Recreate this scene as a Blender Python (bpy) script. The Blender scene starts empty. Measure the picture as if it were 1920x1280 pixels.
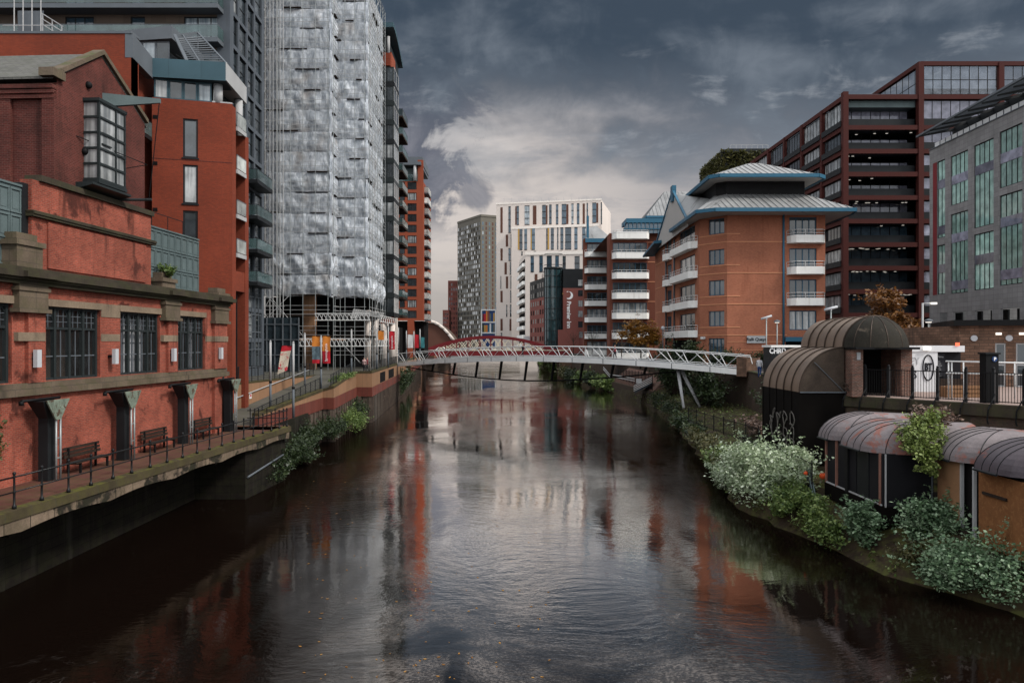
import bpy, math, random
from mathutils import Vector, noise
random.seed(7)
R = math.radians
sc = bpy.context.scene
COL = sc.collection
F, CX, CY, EYE = 1400.0, 960.0, 643.0, 9.0      # focal length in photo pixels, horizon, eye height over the water

def PX(px, Y): return (px - CX) * Y / F
def PZ(py, Y): return EYE - (py - CY) * Y / F
def P(px, py, Y): return Vector((PX(px, Y), Y, PZ(py, Y)))

# ---------------------------------------------------------------- mesh builder
WLOC = {}
class Fr:
    """a vertical wall plane: u runs along it, d outward, z up"""
    def __init__(s, p, q):
        s.o = Vector((p[0], p[1])); v = Vector((q[0]-p[0], q[1]-p[1])); s.L = v.length
        s.U = v.normalized(); s.N = Vector((s.U.y, -s.U.x))
    def pt(s, u, d, z):
        p = s.o + s.U*u + s.N*d
        return (p.x, p.y, z)
    def u_px(s, px, d=0.0):
        k = (px-CX)/F; o = s.o + s.N*d
        return (k*o.y - o.x)/(s.U.x - k*s.U.y)
    def z_px(s, px, py, d=0.0):
        u = s.u_px(px, d); Y = (s.o + s.N*d + s.U*u).y
        return PZ(py, Y)
WORLD = Fr((0, 0), (1, 0)); WORLD.N = Vector((0, 1))

class MB:
    def __init__(s): s.v = []; s.f = []; s.m = []; s.sm = []
    def face(s, pts, m=0, sm=False):
        i = len(s.v); s.v += [tuple(p) for p in pts]; s.f.append(tuple(range(i, i+len(pts)))); s.m.append(m); s.sm.append(sm)
    def box(s, x0, x1, y0, y1, z0, z1, m=0): return s.fbox(WORLD, x0, x1, y0, y1, z0, z1, m)
    def fbox(s, fr, u0, u1, d0, d1, z0, z1, m=0):
        i = len(s.v)
        s.v += [fr.pt(u, d, z) for z in (z0, z1) for (u, d) in ((u0, d0), (u1, d0), (u1, d1), (u0, d1))]
        for q in ((3,2,1,0),(4,5,6,7),(0,1,5,4),(1,2,6,5),(2,3,7,6),(3,0,4,7)):
            s.f.append(tuple(i+k for k in q)); s.m.append(m); s.sm.append(False)
        return s
    def hexa(s, b, t, m=0):
        i = len(s.v); n = len(b); s.v += [tuple(p) for p in b] + [tuple(p) for p in t]
        s.f.append(tuple(i+k for k in reversed(range(n)))); s.f.append(tuple(i+n+k for k in range(n)))
        for k in range(n):
            j = (k+1) % n; s.f.append((i+k, i+j, i+n+j, i+n+k))
        s.m += [m]*(n+2); s.sm += [False]*(n+2)
        return s
    def prism(s, poly, z0, z1, m=0):
        return s.hexa([(x, y, z0) for x, y in poly], [(x, y, z1) for x, y in poly], m)
    def tube(s, p0, p1, r, n=6, m=0, r1=None, caps=True):
        p0 = Vector(p0); p1 = Vector(p1); r1 = r if r1 is None else r1
        ax = (p1-p0)
        if ax.length < 1e-6: return s
        ax.normalize(); a = ax.orthogonal().normalized(); b = ax.cross(a); i = len(s.v)
        for (p, rr) in ((p0, r), (p1, r1)):
            for k in range(n):
                t = 2*math.pi*k/n; s.v.append(tuple(p + (a*math.cos(t)+b*math.sin(t))*rr))
        for k in range(n):
            j = (k+1) % n; s.f.append((i+k, i+j, i+n+j, i+n+k)); s.m.append(m); s.sm.append(n > 5)
        if caps:
            s.f.append(tuple(i+k for k in reversed(range(n)))); s.f.append(tuple(i+n+k for k in range(n))); s.m += [m]*2; s.sm += [False]*2
        return s
    def path(s, pts, r, n=6, m=0):
        for a, b in zip(pts[:-1], pts[1:]): s.tube(a, b, r, n, m)
        return s
    def ball(s, c, r, m=0, n=8, k=5, sz=1.0):
        rings = []
        for a in range(k+1):
            th = math.pi*a/k; rings.append([(c[0]+r*math.sin(th)*math.cos(2*math.pi*b/n), c[1]+r*math.sin(th)*math.sin(2*math.pi*b/n), c[2]-r*sz*math.cos(th)) for b in range(n)])
        s.loft(rings, True, m, True); return s
    def loft(s, rings, closed=False, m=0, sm=True):
        i = len(s.v); n = len(rings[0])
        for r in rings: s.v += [tuple(p) for p in r]
        for a in range(len(rings)-1):
            for b in range(n if closed else n-1):
                c = (b+1) % n
                s.f.append((i+a*n+b, i+a*n+c, i+(a+1)*n+c, i+(a+1)*n+b)); s.m.append(m); s.sm.append(sm)
        return s
    def lathe(s, c, prof, n=10, m=0):
        rings = [[(c[0]+r*math.cos(2*math.pi*b/n), c[1]+r*math.sin(2*math.pi*b/n), c[2]+z) for b in range(n)] for r, z in prof]
        return s.loft(rings, True, m, True)
    def wall(s, fr, u0, u1, z0, z1, holes=(), d=0.0, rev=0.18, m=0, mr=None):
        """a wall face with real openings and their reveals"""
        us = sorted({u0, u1, *[h[0] for h in holes], *[h[1] for h in holes]}); us = [u for u in us if u0-1e-6 <= u <= u1+1e-6]
        zs = sorted({z0, z1, *[h[2] for h in holes], *[h[3] for h in holes]}); zs = [z for z in zs if z0-1e-6 <= z <= z1+1e-6]
        for a, b in zip(zs[:-1], zs[1:]):
            zc = (a+b)/2; run = None
            for c, e in zip(us[:-1], us[1:]):
                uc = (c+e)/2
                hole = any(h[0] < uc < h[1] and h[2] < zc < h[3] for h in holes)
                if not hole: run = [c, e] if run is None else [run[0], e]
                if hole and run:
                    s.face([fr.pt(run[0], d, a), fr.pt(run[1], d, a), fr.pt(run[1], d, b), fr.pt(run[0], d, b)], m); run = None
            if run: s.face([fr.pt(run[0], d, a), fr.pt(run[1], d, a), fr.pt(run[1], d, b), fr.pt(run[0], d, b)], m)
        k = m if mr is None else mr
        for (a, b, c, e) in holes:
            p = lambda u, z, dd: fr.pt(u, dd, z)
            D = d-rev
            s.face([p(a,c,d), p(b,c,d), p(b,c,D), p(a,c,D)], k); s.face([p(a,e,D), p(b,e,D), p(b,e,d), p(a,e,d)], k)
            s.face([p(a,c,D), p(a,e,D), p(a,e,d), p(a,c,d)], k); s.face([p(b,c,d), p(b,e,d), p(b,e,D), p(b,c,D)], k)
        return s
    def build(s, name, mats, parent=None, loc=None):
        if not s.v: return None
        if not isinstance(mats, (list, tuple)): mats = [mats]
        if parent is not None: w = WLOC[parent.name]
        elif loc is not None: w = Vector(loc)
        else:
            xs = [v[0] for v in s.v]; ys = [v[1] for v in s.v]; zs = [v[2] for v in s.v]
            w = Vector(((min(xs)+max(xs))/2, (min(ys)+max(ys))/2, min(zs)))
        me = bpy.data.meshes.new(name)
        me.from_pydata([(x-w.x, y-w.y, z-w.z) for x, y, z in s.v], [], s.f)
        for mm in mats: me.materials.append(mm)
        me.polygons.foreach_set('material_index', s.m); me.polygons.foreach_set('use_smooth', s.sm); me.update()
        o = bpy.data.objects.new(name, me); COL.objects.link(o)
        if parent is not None: o.parent = parent
        else: o.location = w
        WLOC[o.name] = w
        return o

def thing(name, label, cat, loc, group=None):
    o = bpy.data.objects.new(name, None); COL.objects.link(o); o.location = loc; o.empty_display_size = 0.3
    o['label'] = label; o['category'] = cat
    if group: o['group'] = group
    WLOC[o.name] = Vector(loc); return o
def tag(o, label, cat, group=None):
    o['label'] = label; o['category'] = cat
    if group: o['group'] = group
    return o
def struct(o): o['kind'] = 'structure'; return o
def clone(root, loc, label, group=None):
    r = root.copy(); COL.objects.link(r); r.location = loc; r['label'] = label
    if group: r['group'] = group
    WLOC[r.name] = Vector(loc)
    for ch in list(root.children):
        c = ch.copy(); COL.objects.link(c); c.parent = r
        for g in ch.children:
            d = g.copy(); COL.objects.link(d); d.parent = c
    return r

# ---------------------------------------------------------------- materials
class G:
    def __init__(s, nt): s.nt = nt
    def add(s, t, ins=None, **at):
        n = s.nt.nodes.new(t)
        for k, v in at.items(): setattr(n, k, v)
        for k, v in (ins or {}).items():
            if isinstance(v, bpy.types.NodeSocket): s.nt.links.new(v, n.inputs[k])
            else: n.inputs[k].default_value = v
        return n
    def math(s, op, a, b=0.0, clamp=False):
        return s.add('ShaderNodeMath', {0: a, 1: b}, operation=op, use_clamp=clamp).outputs[0]
    def vm(s, op, a, b=(0,0,0)): return s.add('ShaderNodeVectorMath', {0: a, 1: b}, operation=op).outputs['Vector']
    def dot(s, a, b): return s.add('ShaderNodeVectorMath', {0: a, 1: b}, operation='DOT_PRODUCT').outputs['Value']
    def xyz(s, x, y, z): return s.add('ShaderNodeCombineXYZ', {0: x, 1: y, 2: z}).outputs[0]
    def sep(s, v): return s.add('ShaderNodeSeparateXYZ', {0: v}).outputs
    def noise(s, vec, scale, detail=4.0, rough=0.55, dist=0.0):
        return s.add('ShaderNodeTexNoise', {'Vector': vec, 'Scale': scale, 'Detail': detail, 'Roughness': rough, 'Distortion': dist}).outputs[0]
    def ramp(s, fac, stops):
        n = s.add('ShaderNodeValToRGB', {0: fac}); e = n.color_ramp.elements
        while len(e) < len(stops): e.new(0.5)
        for k, (p, c) in enumerate(stops):
            e[k].position = p; e[k].color = (c, c, c, 1) if isinstance(c, (int, float)) else (*c, 1)
        return n.outputs[0]
    def mix(s, fac, a, b, blend='MIX'):
        f = lambda c: (*c, 1) if isinstance(c, tuple) and len(c) == 3 else c
        return s.add('ShaderNodeMix', {0: fac, 6: f(a), 7: f(b)}, data_type='RGBA', blend_type=blend).outputs[2]
    def smooth(s, v, a, b):
        return s.add('ShaderNodeMapRange', {0: v, 1: a, 2: b, 3: 0.0, 4: 1.0}, interpolation_type='SMOOTHSTEP').outputs[0]
def newmat(name):
    m = bpy.data.materials.new(name); m.use_nodes = True; nt = m.node_tree
    return m, G(nt), nt.nodes['Principled BSDF']
def mul(c, k): return tuple(min(1, x*k) for x in c)

def surf(name, col, rough=0.75, metal=0.0, var=0.25, vs=0.6, streak=0.0, stain=(0.03,0.027,0.022), moss=0.0, mosscol=(0.05,0.06,0.018),
         brick=None, panel=None, bump=0.15, fine=14.0, spec=0.14, seam=None, patch=None, alpha=None):
    """weathered wall surface: optional brick or panel courses laid along the wall, broad tone changes, run-off streaks, moss"""
    m, g, b = newmat(name)
    geo = g.add('ShaderNodeNewGeometry'); pos = geo.outputs['Position']; nor = geo.outputs['True Normal']
    t = g.vm('NORMALIZE', g.vm('CROSS_PRODUCT', nor, (0, 0, 1))); u = g.dot(pos, t); z = g.sep(pos)[2]
    uv = g.xyz(u, z, 0.0); c = (*col, 1); h = None
    if brick:
        c2, mort, bw, bh, ms = brick
        bt = g.add('ShaderNodeTexBrick', {'Vector': uv, 'Color1': (*col, 1), 'Color2': (*c2, 1), 'Mortar': (*mort, 1), 'Scale': 1.0, 'Mortar Size': ms,
                   'Mortar Smooth': 0.3, 'Bias': -0.1, 'Brick Width': bw, 'Row Height': bh})
        c = bt.outputs['Color']; h = bt.outputs['Fac']
    if panel:
        pw, ph, ms, mc = panel
        bt = g.add('ShaderNodeTexBrick', {'Vector': uv, 'Color1': (*mul(col, .88), 1), 'Color2': (*mul(col, 1.1), 1), 'Mortar': (*mc, 1), 'Scale': 1.0, 'Mortar Size': ms,
                   'Mortar Smooth': 0.1, 'Brick Width': pw, 'Row Height': ph}, offset=0.0)
        c = bt.outputs['Color']; h = bt.outputs['Fac']
    n1 = g.noise(pos, vs, 6, 0.6); n2 = g.noise(pos, fine, 3, 0.6)
    c = g.mix(1.0, c, g.ramp(n1, [(0.25, 1-var), (0.75, 1+var*0.6)]), 'MULTIPLY')
    c = g.mix(1.0, c, g.ramp(n2, [(0.2, 1-var*0.6), (0.8, 1+var*0.4)]), 'MULTIPLY')
    if patch:
        pc, ps, p0 = patch
        c = g.mix(g.smooth(g.noise(pos, ps, 5, 0.65, 0.4), p0, p0+0.08), c, pc)
    if streak:
        sv = g.xyz(g.math('MULTIPLY', u, 1.7), g.math('MULTIPLY', z, 0.16), 3.1)
        s1 = g.math('MULTIPLY', g.smooth(g.noise(sv, 1.0, 6, 0.65), 0.5, 0.72), g.smooth(g.noise(pos, 0.25, 3), 0.38, 0.6))
        c = g.mix(g.math('MULTIPLY', s1, streak), c, stain)
    if moss:
        up = g.math('MAXIMUM', g.sep(nor)[2], 0.25)
        mm = g.math('MULTIPLY', g.smooth(g.noise(pos, 1.7, 6, 0.7), 0.42, 0.62), up)
        c = g.mix(g.math('MULTIPLY', mm, moss, True), c, mosscol)
    g.nt.links.new(c, b.inputs['Base Color'])
    rr = g.ramp(n1, [(0.3, max(0, rough-0.12)), (0.7, min(1, rough+0.1))]); g.nt.links.new(rr, b.inputs['Roughness'])
    b.inputs['Metallic'].default_value = metal; b.inputs['Specular IOR Level'].default_value = spec
    hh = n2 if h is None else g.math('SUBTRACT', g.math('MULTIPLY', n2, 0.5), g.math('MULTIPLY', h, 0.8))
    bp = g.add('ShaderNodeBump', {'Strength': bump, 'Distance': 0.02, 'Height': hh}); g.nt.links.new(bp.outputs[0], b.inputs['Normal'])
    return m

def glass(name, tint=(0.02,0.028,0.03), rough=0.04, pale=0.0, palecol=(0.35,0.36,0.36), spec=0.7, clear=0.0, wob=0.06):
    """window glass: dark room behind, some windows with pale blinds; slight waviness; optional see-through share"""
    m, g, b = newmat(name)
    oi = g.add('ShaderNodeObjectInfo'); pos = g.add('ShaderNodeNewGeometry').outputs['Position']
    c = g.mix(g.ramp(oi.outputs['Random'], [(0.0, 0.0), (1.0, 1.0)]), mul(tint, 0.6), mul(tint, 1.7))
    if pale:
        wn = g.add('ShaderNodeTexWhiteNoise', {'W': oi.outputs['Random']}, noise_dimensions='1D').outputs['Value']
        cur = g.math('MULTIPLY', g.math('LESS_THAN', wn, pale), g.ramp(g.noise(g.vm('MULTIPLY', pos, (1.0, 1.0, 0.06)), 3.0, 2), [(0.4, 0.35), (0.6, 1.0)]))
        c = g.mix(cur, c, palecol)
    c = g.mix(1.0, c, g.ramp(g.noise(pos, 0.9, 3), [(0.3, 0.6), (0.7, 1.3)]), 'MULTIPLY')
    g.nt.links.new(c, b.inputs['Base Color']); b.inputs['Roughness'].default_value = rough; b.inputs['Specular IOR Level'].default_value = spec
    b.inputs['IOR'].default_value = 1.55
    bp = g.add('ShaderNodeBump', {'Strength': wob, 'Distance': 0.15, 'Height': g.noise(pos, 0.7, 2)}); g.nt.links.new(bp.outputs[0], b.inputs['Normal'])
    if clear:
        tr = g.add('ShaderNodeBsdfTransparent'); mx = g.add('ShaderNodeMixShader', {0: clear, 1: b.outputs[0], 2: tr.outputs[0]})
        g.nt.links.new(mx.outputs[0], g.nt.nodes['Material Output'].inputs[0])
    return m

def leafmat(name, c1, c2, c3, gloss=0.45):
    m, g, b = newmat(name)
    geo = g.add('ShaderNodeNewGeometry'); r = geo.outputs['Random Per Island']; n = g.noise(geo.outputs['Position'], 1.3, 3)
    f = g.math('ADD', g.math('MULTIPLY', r, 0.65), g.math('MULTIPLY', g.math('SUBTRACT', n, 0.32), 0.8), True)
    c = g.ramp(f, [(0.0, c1), (0.5, c2), (1.0, c3)])
    g.nt.links.new(c, b.inputs['Base Color']); b.inputs['Roughness'].default_value = gloss; b.inputs['Specular IOR Level'].default_value = 0.35
    tl = g.add('ShaderNodeBsdfTranslucent', {0: c}); mx = g.add('ShaderNodeMixShader', {0: 0.25, 1: b.outputs[0], 2: tl.outputs[0]})
    g.nt.links.new(mx.outputs[0], g.nt.nodes['Material Output'].inputs[0])
    return m

def emit(name, col, s):
    m, g, b = newmat(name); b.inputs['Base Color'].default_value = (*mul(col, .8), 1)
    b.inputs['Emission Color'].default_value = (*col, 1); b.inputs['Emission Strength'].default_value = s
    return m

M = {}
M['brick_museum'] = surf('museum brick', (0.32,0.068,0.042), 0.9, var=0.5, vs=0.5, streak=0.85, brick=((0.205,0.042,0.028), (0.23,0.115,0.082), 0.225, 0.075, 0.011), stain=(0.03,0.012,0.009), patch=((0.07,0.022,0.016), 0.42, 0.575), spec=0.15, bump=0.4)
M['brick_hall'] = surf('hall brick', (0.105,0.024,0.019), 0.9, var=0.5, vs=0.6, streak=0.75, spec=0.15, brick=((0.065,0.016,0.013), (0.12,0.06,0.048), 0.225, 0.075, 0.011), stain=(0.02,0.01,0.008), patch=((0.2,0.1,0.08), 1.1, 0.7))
M['brick_orange'] = surf('orange red brick', (0.215,0.042,0.021), 0.9, var=0.25, vs=0.3, streak=0.4, spec=0.1, brick=((0.165,0.034,0.019), (0.12,0.045,0.03), 0.225, 0.075, 0.010), stain=(0.12,0.03,0.02))
M['brick_far'] = surf('far orange brick', (0.235,0.058,0.03), 0.85, var=0.15, vs=0.2)
M['brick_quays'] = surf('quays brick', (0.37,0.128,0.072), 0.9, var=0.22, vs=0.35, streak=0.55, brick=((0.27,0.088,0.05), (0.34,0.17,0.11), 0.225, 0.075, 0.010), stain=(0.2,0.07,0.04))
M['brick_block'] = surf('riverside block brick', (0.15,0.052,0.034), 0.85, var=0.15, vs=0.2)
M['brick_pink'] = surf('pink brick', (0.20,0.072,0.06), 0.85, var=0.15, vs=0.1)
M['brick_dark'] = surf('sooty brick', (0.075,0.045,0.034), 0.9, var=0.5, vs=0.5, streak=0.8, moss=0.7, brick=((0.045,0.03,0.025), (0.06,0.05,0.042), 0.225, 0.075, 0.010))
M['brick_pillar'] = surf('kiosk brick', (0.2,0.075,0.05), 0.88, var=0.5, vs=0.9, brick=((0.09,0.045,0.035), (0.22,0.18,0.15), 0.225, 0.075, 0.014))
M['stone'] = surf('weathered stone', (0.125,0.094,0.068), 0.85, var=0.35, vs=0.8, streak=1.0, moss=0.9, panel=(1.1, 0.45, 0.012, (0.08,0.065,0.05)))
M['stone_dark'] = surf('sooty mossy stone', (0.046,0.037,0.027), 0.9, var=0.45, vs=0.9, streak=0.9, moss=1.0, panel=(1.3, 0.6, 0.015, (0.03,0.026,0.02)))
M['stone_pale'] = surf('pale band stone', (0.205,0.155,0.11), 0.85, var=0.4, vs=0.8, streak=0.8)
M['stone_rust'] = surf('sandstone blocks', (0.19,0.11,0.075), 0.9, var=0.5, vs=0.6, streak=0.8, brick=((0.11,0.065,0.045), (0.06,0.045,0.035), 0.55, 0.2, 0.014))
M['concrete_stained'] = surf('stained concrete edge', (0.17,0.125,0.09), 0.85, var=0.5, vs=0.9, streak=1.0, stain=(0.012,0.010,0.008), moss=0.6, patch=((0.02,0.017,0.013), 0.75, 0.5), panel=(1.2, 9.0, 0.02, (0.02,0.017,0.013)))
M['moss_kerb'] = surf('mossy kerb', (0.055,0.043,0.024), 0.95, var=0.4, vs=0.9, moss=1.0, mosscol=(0.075,0.072,0.016), panel=(1.2, 9.0, 0.02, (0.05,0.045,0.03)))
M['tan'] = surf('tan rendered panels', (0.25,0.14,0.08), 0.8, var=0.14, vs=0.3, streak=0.5, stain=(0.14,0.085,0.055), panel=(2.4, 9.0, 0.012, (0.15,0.09,0.055)))
M['maroon'] = surf('dark red panels', (0.13,0.036,0.026), 0.75, var=0.2, vs=0.4, streak=0.6, panel=(1.2, 9.0, 0.012, (0.06,0.02,0.018)))
M['piling'] = surf('river wall piling', (0.10,0.075,0.06), 0.85, var=0.5, vs=0.8, streak=1.0, stain=(0.02,0.016,0.013), patch=((0.24,0.19,0.16), 1.3, 0.64), panel=(0.8, 9.0, 0.05, (0.02,0.016,0.014)))
M['paving'] = surf('red paving', (0.10,0.042,0.032), 0.7, var=0.35, vs=0.8, moss=0.35)
M['promenade'] = surf('promenade paving', (0.085,0.078,0.068), 0.75, var=0.3, vs=0.5, moss=0.3)
M['asphalt'] = surf('asphalt', (0.045,0.045,0.047), 0.8, var=0.3, vs=0.4)
M['quaytop'] = surf('pinkish quay paving', (0.27,0.20,0.175), 0.8, var=0.2, vs=0.5)
M['soil'] = surf('dark muddy bank', (0.04,0.028,0.018), 0.95, var=0.6, vs=1.3, moss=0.9, mosscol=(0.07,0.075,0.02), bump=0.6, fine=5)
M['ground'] = surf('far ground', (0.07,0.065,0.06), 0.9, var=0.3, vs=0.05)
M['tealsteel'] = surf('blue grey painted steel', (0.095,0.125,0.127), 0.55, var=0.25, vs=0.7, streak=0.55, stain=(0.06,0.055,0.045))
M['iron'] = surf('black iron', (0.007,0.007,0.0075), 0.6, var=0.3, spec=0.12)
M['iron_rail'] = surf('railing iron', (0.012,0.013,0.014), 0.35, var=0.3)
M['darkgrey'] = surf('dark grey metal', (0.013,0.0145,0.016), 0.5, var=0.25)
M['midgrey'] = surf('mid grey metal', (0.10,0.112,0.125), 0.5, var=0.15)
M['palegrey'] = surf('pale grey metal', (0.36,0.36,0.36), 0.5, var=0.15)
M['greypipe'] = surf('galvanised pipe', (0.26,0.28,0.28), 0.45, metal=0.4, var=0.2)
M['verdigris'] = surf('flaking green bracket', (0.16,0.19,0.15), 0.8, var=0.5, vs=3.0, patch=((0.07,0.05,0.035), 4.0, 0.53))
M['teal'] = surf('teal fascia', (0.045,0.085,0.105), 0.5, var=0.15, panel=(2.2, 9.0, 0.01, (0.03,0.05,0.06)))
M['slate'] = surf('slate roof', (0.13,0.125,0.115), 0.85, var=0.35, vs=0.8, brick=((0.10,0.097,0.09), (0.05,0.05,0.045), 0.4, 0.12, 0.012), moss=0.2)
M['brown_panel'] = surf('brown cladding', (0.085,0.062,0.047), 0.7, var=0.15, panel=(1.3, 3.0, 0.012, (0.05,0.04,0.034)))
M['tower_grey'] = surf('tower grey cladding', (0.075,0.086,0.10), 0.55, var=0.12, streak=0.25)
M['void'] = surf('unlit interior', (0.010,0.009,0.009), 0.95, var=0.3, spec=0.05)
M['under'] = surf('shade black masonry', (0.013,0.0105,0.0085), 0.95, var=0.5, vs=0.8, streak=0.8, spec=0.1, panel=(0.9, 0.4, 0.02, (0.006,0.005,0.0045)), patch=((0.035,0.029,0.023), 1.1, 0.68), moss=0.35)  # darkness under the walkway is put into this colour
M['bronze_dark'] = surf('sooty bronze panel', (0.055,0.04,0.03), 0.7, var=0.5, vs=1.0, spec=0.15)
M['green_frame'] = surf('dark green frame', (0.022,0.027,0.028), 0.4, var=0.15)
M['white'] = surf('white painted steel', (0.80,0.79,0.77), 0.45, var=0.12, streak=0.2, stain=(0.35,0.32,0.28))
M['white_rail'] = surf('white rail', (0.62,0.62,0.61), 0.45, var=0.12)
M['white_bal'] = surf('white balcony front', (0.80,0.785,0.75), 0.6, var=0.08, streak=0.35, stain=(0.4,0.37,0.33))
M['blue'] = surf('blue gutter', (0.034,0.115,0.18), 0.45, var=0.1)
M['blue_frame'] = surf('blue window frame', (0.035,0.085,0.13), 0.5, var=0.1)
M['zinc'] = surf('standing seam zinc', (0.27,0.27,0.268), 0.5, metal=0.2, var=0.3, vs=0.4, streak=1.0, stain=(0.05,0.047,0.043), patch=((0.075,0.072,0.068), 0.42, 0.63))
M['seam'] = surf('roof seam', (0.2,0.2,0.2), 0.5, metal=0.3, var=0.1)
M['soffit'] = surf('pale soffit', (0.42,0.40,0.38), 0.7, var=0.08)
M['louvre'] = surf('dark louvre', (0.012,0.011,0.012), 0.6, panel=(0.16, 9.0, 0.03, (0.005,0.005,0.005)))
M['band'] = surf('orange string course', (0.52,0.235,0.13), 0.8, var=0.1)
M['rusted'] = surf('oxide red steel', (0.055,0.015,0.0125), 0.7, spec=0.1, var=0.2, vs=0.3)
M['bridge_red'] = surf('dark red bridge paint', (0.15,0.018,0.022), 0.5, var=0.2, vs=0.3)
M['cream'] = surf('cream paint', (0.62,0.55,0.43), 0.55, var=0.1)
M['greystone'] = surf('grey granite panels', (0.205,0.20,0.20), 0.6, var=0.18, vs=0.35, panel=(0.9, 0.6, 0.012, (0.085,0.083,0.083)), streak=0.3, stain=(0.09,0.087,0.085))
M['oatmeal'] = surf('pale stone tower', (0.62,0.55,0.50), 0.8, var=0.07, vs=0.1, streak=0.15, stain=(0.37,0.325,0.295))
M['oat_light'] = surf('pale parapet', (0.76,0.70,0.64), 0.8, var=0.05)
M['choc'] = surf('chocolate panel', (0.10,0.045,0.032), 0.7, var=0.1)
M['ochre'] = surf('ochre panel', (0.42,0.25,0.07), 0.7, var=0.1)
M['slabtower'] = surf('khaki grey tower cladding', (0.13,0.118,0.098), 0.75, var=0.12, vs=0.1)
M['bronze'] = surf('bronze sheet roof', (0.22,0.16,0.12), 0.42, metal=0.45, var=0.22, vs=0.9, streak=0.6, stain=(0.07,0.05,0.035))
M['bronze_seam'] = surf('bronze seam', (0.05,0.036,0.028), 0.5, metal=0.3)
M['blackpanel'] = surf('black sheet panel', (0.0055,0.0045,0.004), 0.8, var=0.5, vs=0.8, spec=0.05)
M['dome'] = surf('sooty dome', (0.026,0.023,0.018), 0.8, spec=0.12, var=0.5, vs=1.5, patch=((0.075,0.06,0.045), 1.2, 0.62))
M['rust_roof'] = surf('peeling grey roof', (0.175,0.15,0.152), 0.55, var=0.35, vs=1.0, streak=0.4, patch=((0.21,0.085,0.066), 0.62, 0.52), stain=(0.05,0.045,0.045))
M['plum_roof'] = surf('dark plum roof', (0.075,0.062,0.07), 0.5, var=0.35, vs=0.8, patch=((0.17,0.06,0.045), 0.6, 0.6))
M['osb'] = surf('chipboard', (0.21,0.09,0.036), 0.8, var=0.3, vs=1.5, patch=((0.24,0.11,0.045), 7.0, 0.52), fine=22)
M['ply'] = surf('plywood', (0.25,0.135,0.07), 0.75, var=0.2, vs=1.0, streak=0.4, stain=(0.2,0.1,0.05))
M['wood_red'] = surf('reddish timber', (0.24,0.12,0.09), 0.75, var=0.3)
M['old_wood'] = surf('dark old timber', (0.03,0.02,0.015), 0.85, var=0.4, vs=2)
M['felt'] = surf('dark grey board', (0.009,0.009,0.011), 0.7, var=0.25)
M['pale_bldg'] = surf('white container', (0.60,0.605,0.615), 0.6, var=0.06, streak=0.2, stain=(0.4,0.4,0.4))
M['ink'] = surf('black lettering', (0.015,0.016,0.02), 0.6, var=0.05)
M['whiteink'] = surf('white lettering', (0.75,0.75,0.75), 0.6, var=0.05)
M['signblue'] = surf('sign blue', (0.018,0.05,0.15), 0.5, var=0.05)
M['signgrey'] = surf('sign grey', (0.38,0.39,0.40), 0.5, var=0.05)
M['orange'] = surf('orange plastic', (0.72,0.10,0.03), 0.5, var=0.08)
M['b_red'] = surf('banner red', (0.42,0.02,0.03), 0.7, var=0.06)
M['b_orange'] = surf('banner orange', (0.55,0.19,0.035), 0.7, var=0.06)
M['b_teal'] = surf('banner teal', (0.05,0.20,0.22), 0.7, var=0.1)
M['b_grey'] = surf('banner picture', (0.12,0.17,0.20), 0.7, var=0.6, vs=4.0)
M['b_white'] = surf('banner white', (0.62,0.62,0.62), 0.7, var=0.06)
M['b_food'] = surf('banner food picture', (0.55,0.48,0.38), 0.7, var=0.3, patch=((0.45,0.03,0.05), 2.6, 0.53))
M['pub_glass'] = glass('pub glass', (0.028,0.028,0.035), 0.2, spec=0.35)
M['glass_home'] = glass('apartment glass', (0.03,0.036,0.04), 0.05, pale=0.4)
M['glass_dark'] = glass('dark glass', (0.014,0.02,0.024), 0.05)
M['glass_blue'] = glass('blue glass', (0.035,0.062,0.085), 0.06, pale=0.12, palecol=(0.3,0.34,0.36))
M['glass_green_sky'] = glass('green glass', (0.22,0.34,0.30), 0.03, spec=1.0, wob=0.12)  # pale tint stands for bright sky reflected in the panes
M['glass_lav'] = glass('lavender glass', (0.16,0.16,0.20), 0.05, spec=0.5)  # pale tint stands for lit glazing on the red office's upper floors
M['glass_teal'] = glass('teal glass', (0.018,0.04,0.045), 0.05, spec=0.5, wob=0.1)
M['glass_museum'] = glass('museum glass', (0.03,0.032,0.034), 0.06, spec=0.45, clear=0.68)
M['glass_bal'] = glass('balustrade glass', (0.05,0.085,0.085), 0.04, spec=0.8, clear=0.35)
M['glass_bal_pale'] = glass('pale balustrade glass', (0.42,0.44,0.42), 0.1, spec=0.8, clear=0.25)
M['glass_clear'] = glass('clear screen glass', (0.2,0.22,0.25), 0.03, spec=0.5, clear=0.72)
M['curtain'] = surf('pale curtain', (0.62,0.63,0.66), 0.9, panel=(0.18, 9.0, 0.05, (0.16,0.165,0.18)))
M['lamp_warm'] = emit('warm lamp', (1.0,0.62,0.22), 2.2)
M['lamp_white'] = emit('white lamp', (1.0,0.93,0.82), 0.75)
M['lamp_soft'] = emit('pale lamp', (1.0,0.95,0.85), 1.1)
M['lamp_off'] = surf('lamp cover', (0.42,0.43,0.45), 0.4, var=0.03)
M['lit_red'] = emit('lit red sign', (1.0,0.12,0.05), 1.5)
M['skin'] = surf('skin', (0.45,0.27,0.2), 0.6, var=0.05); M['cloth_dark'] = surf('dark clothes', (0.025,0.025,0.03), 0.85); M['cloth_red'] = surf('red clothes', (0.25,0.05,0.06), 0.85)
M['cloth_pink'] = surf('pale pink clothes', (0.5,0.33,0.32), 0.85); M['hivis'] = surf('hi-vis jacket', (0.5,0.75,0.06), 0.7); M['cloth_white'] = surf('white clothes', (0.55,0.55,0.57), 0.85)
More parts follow.
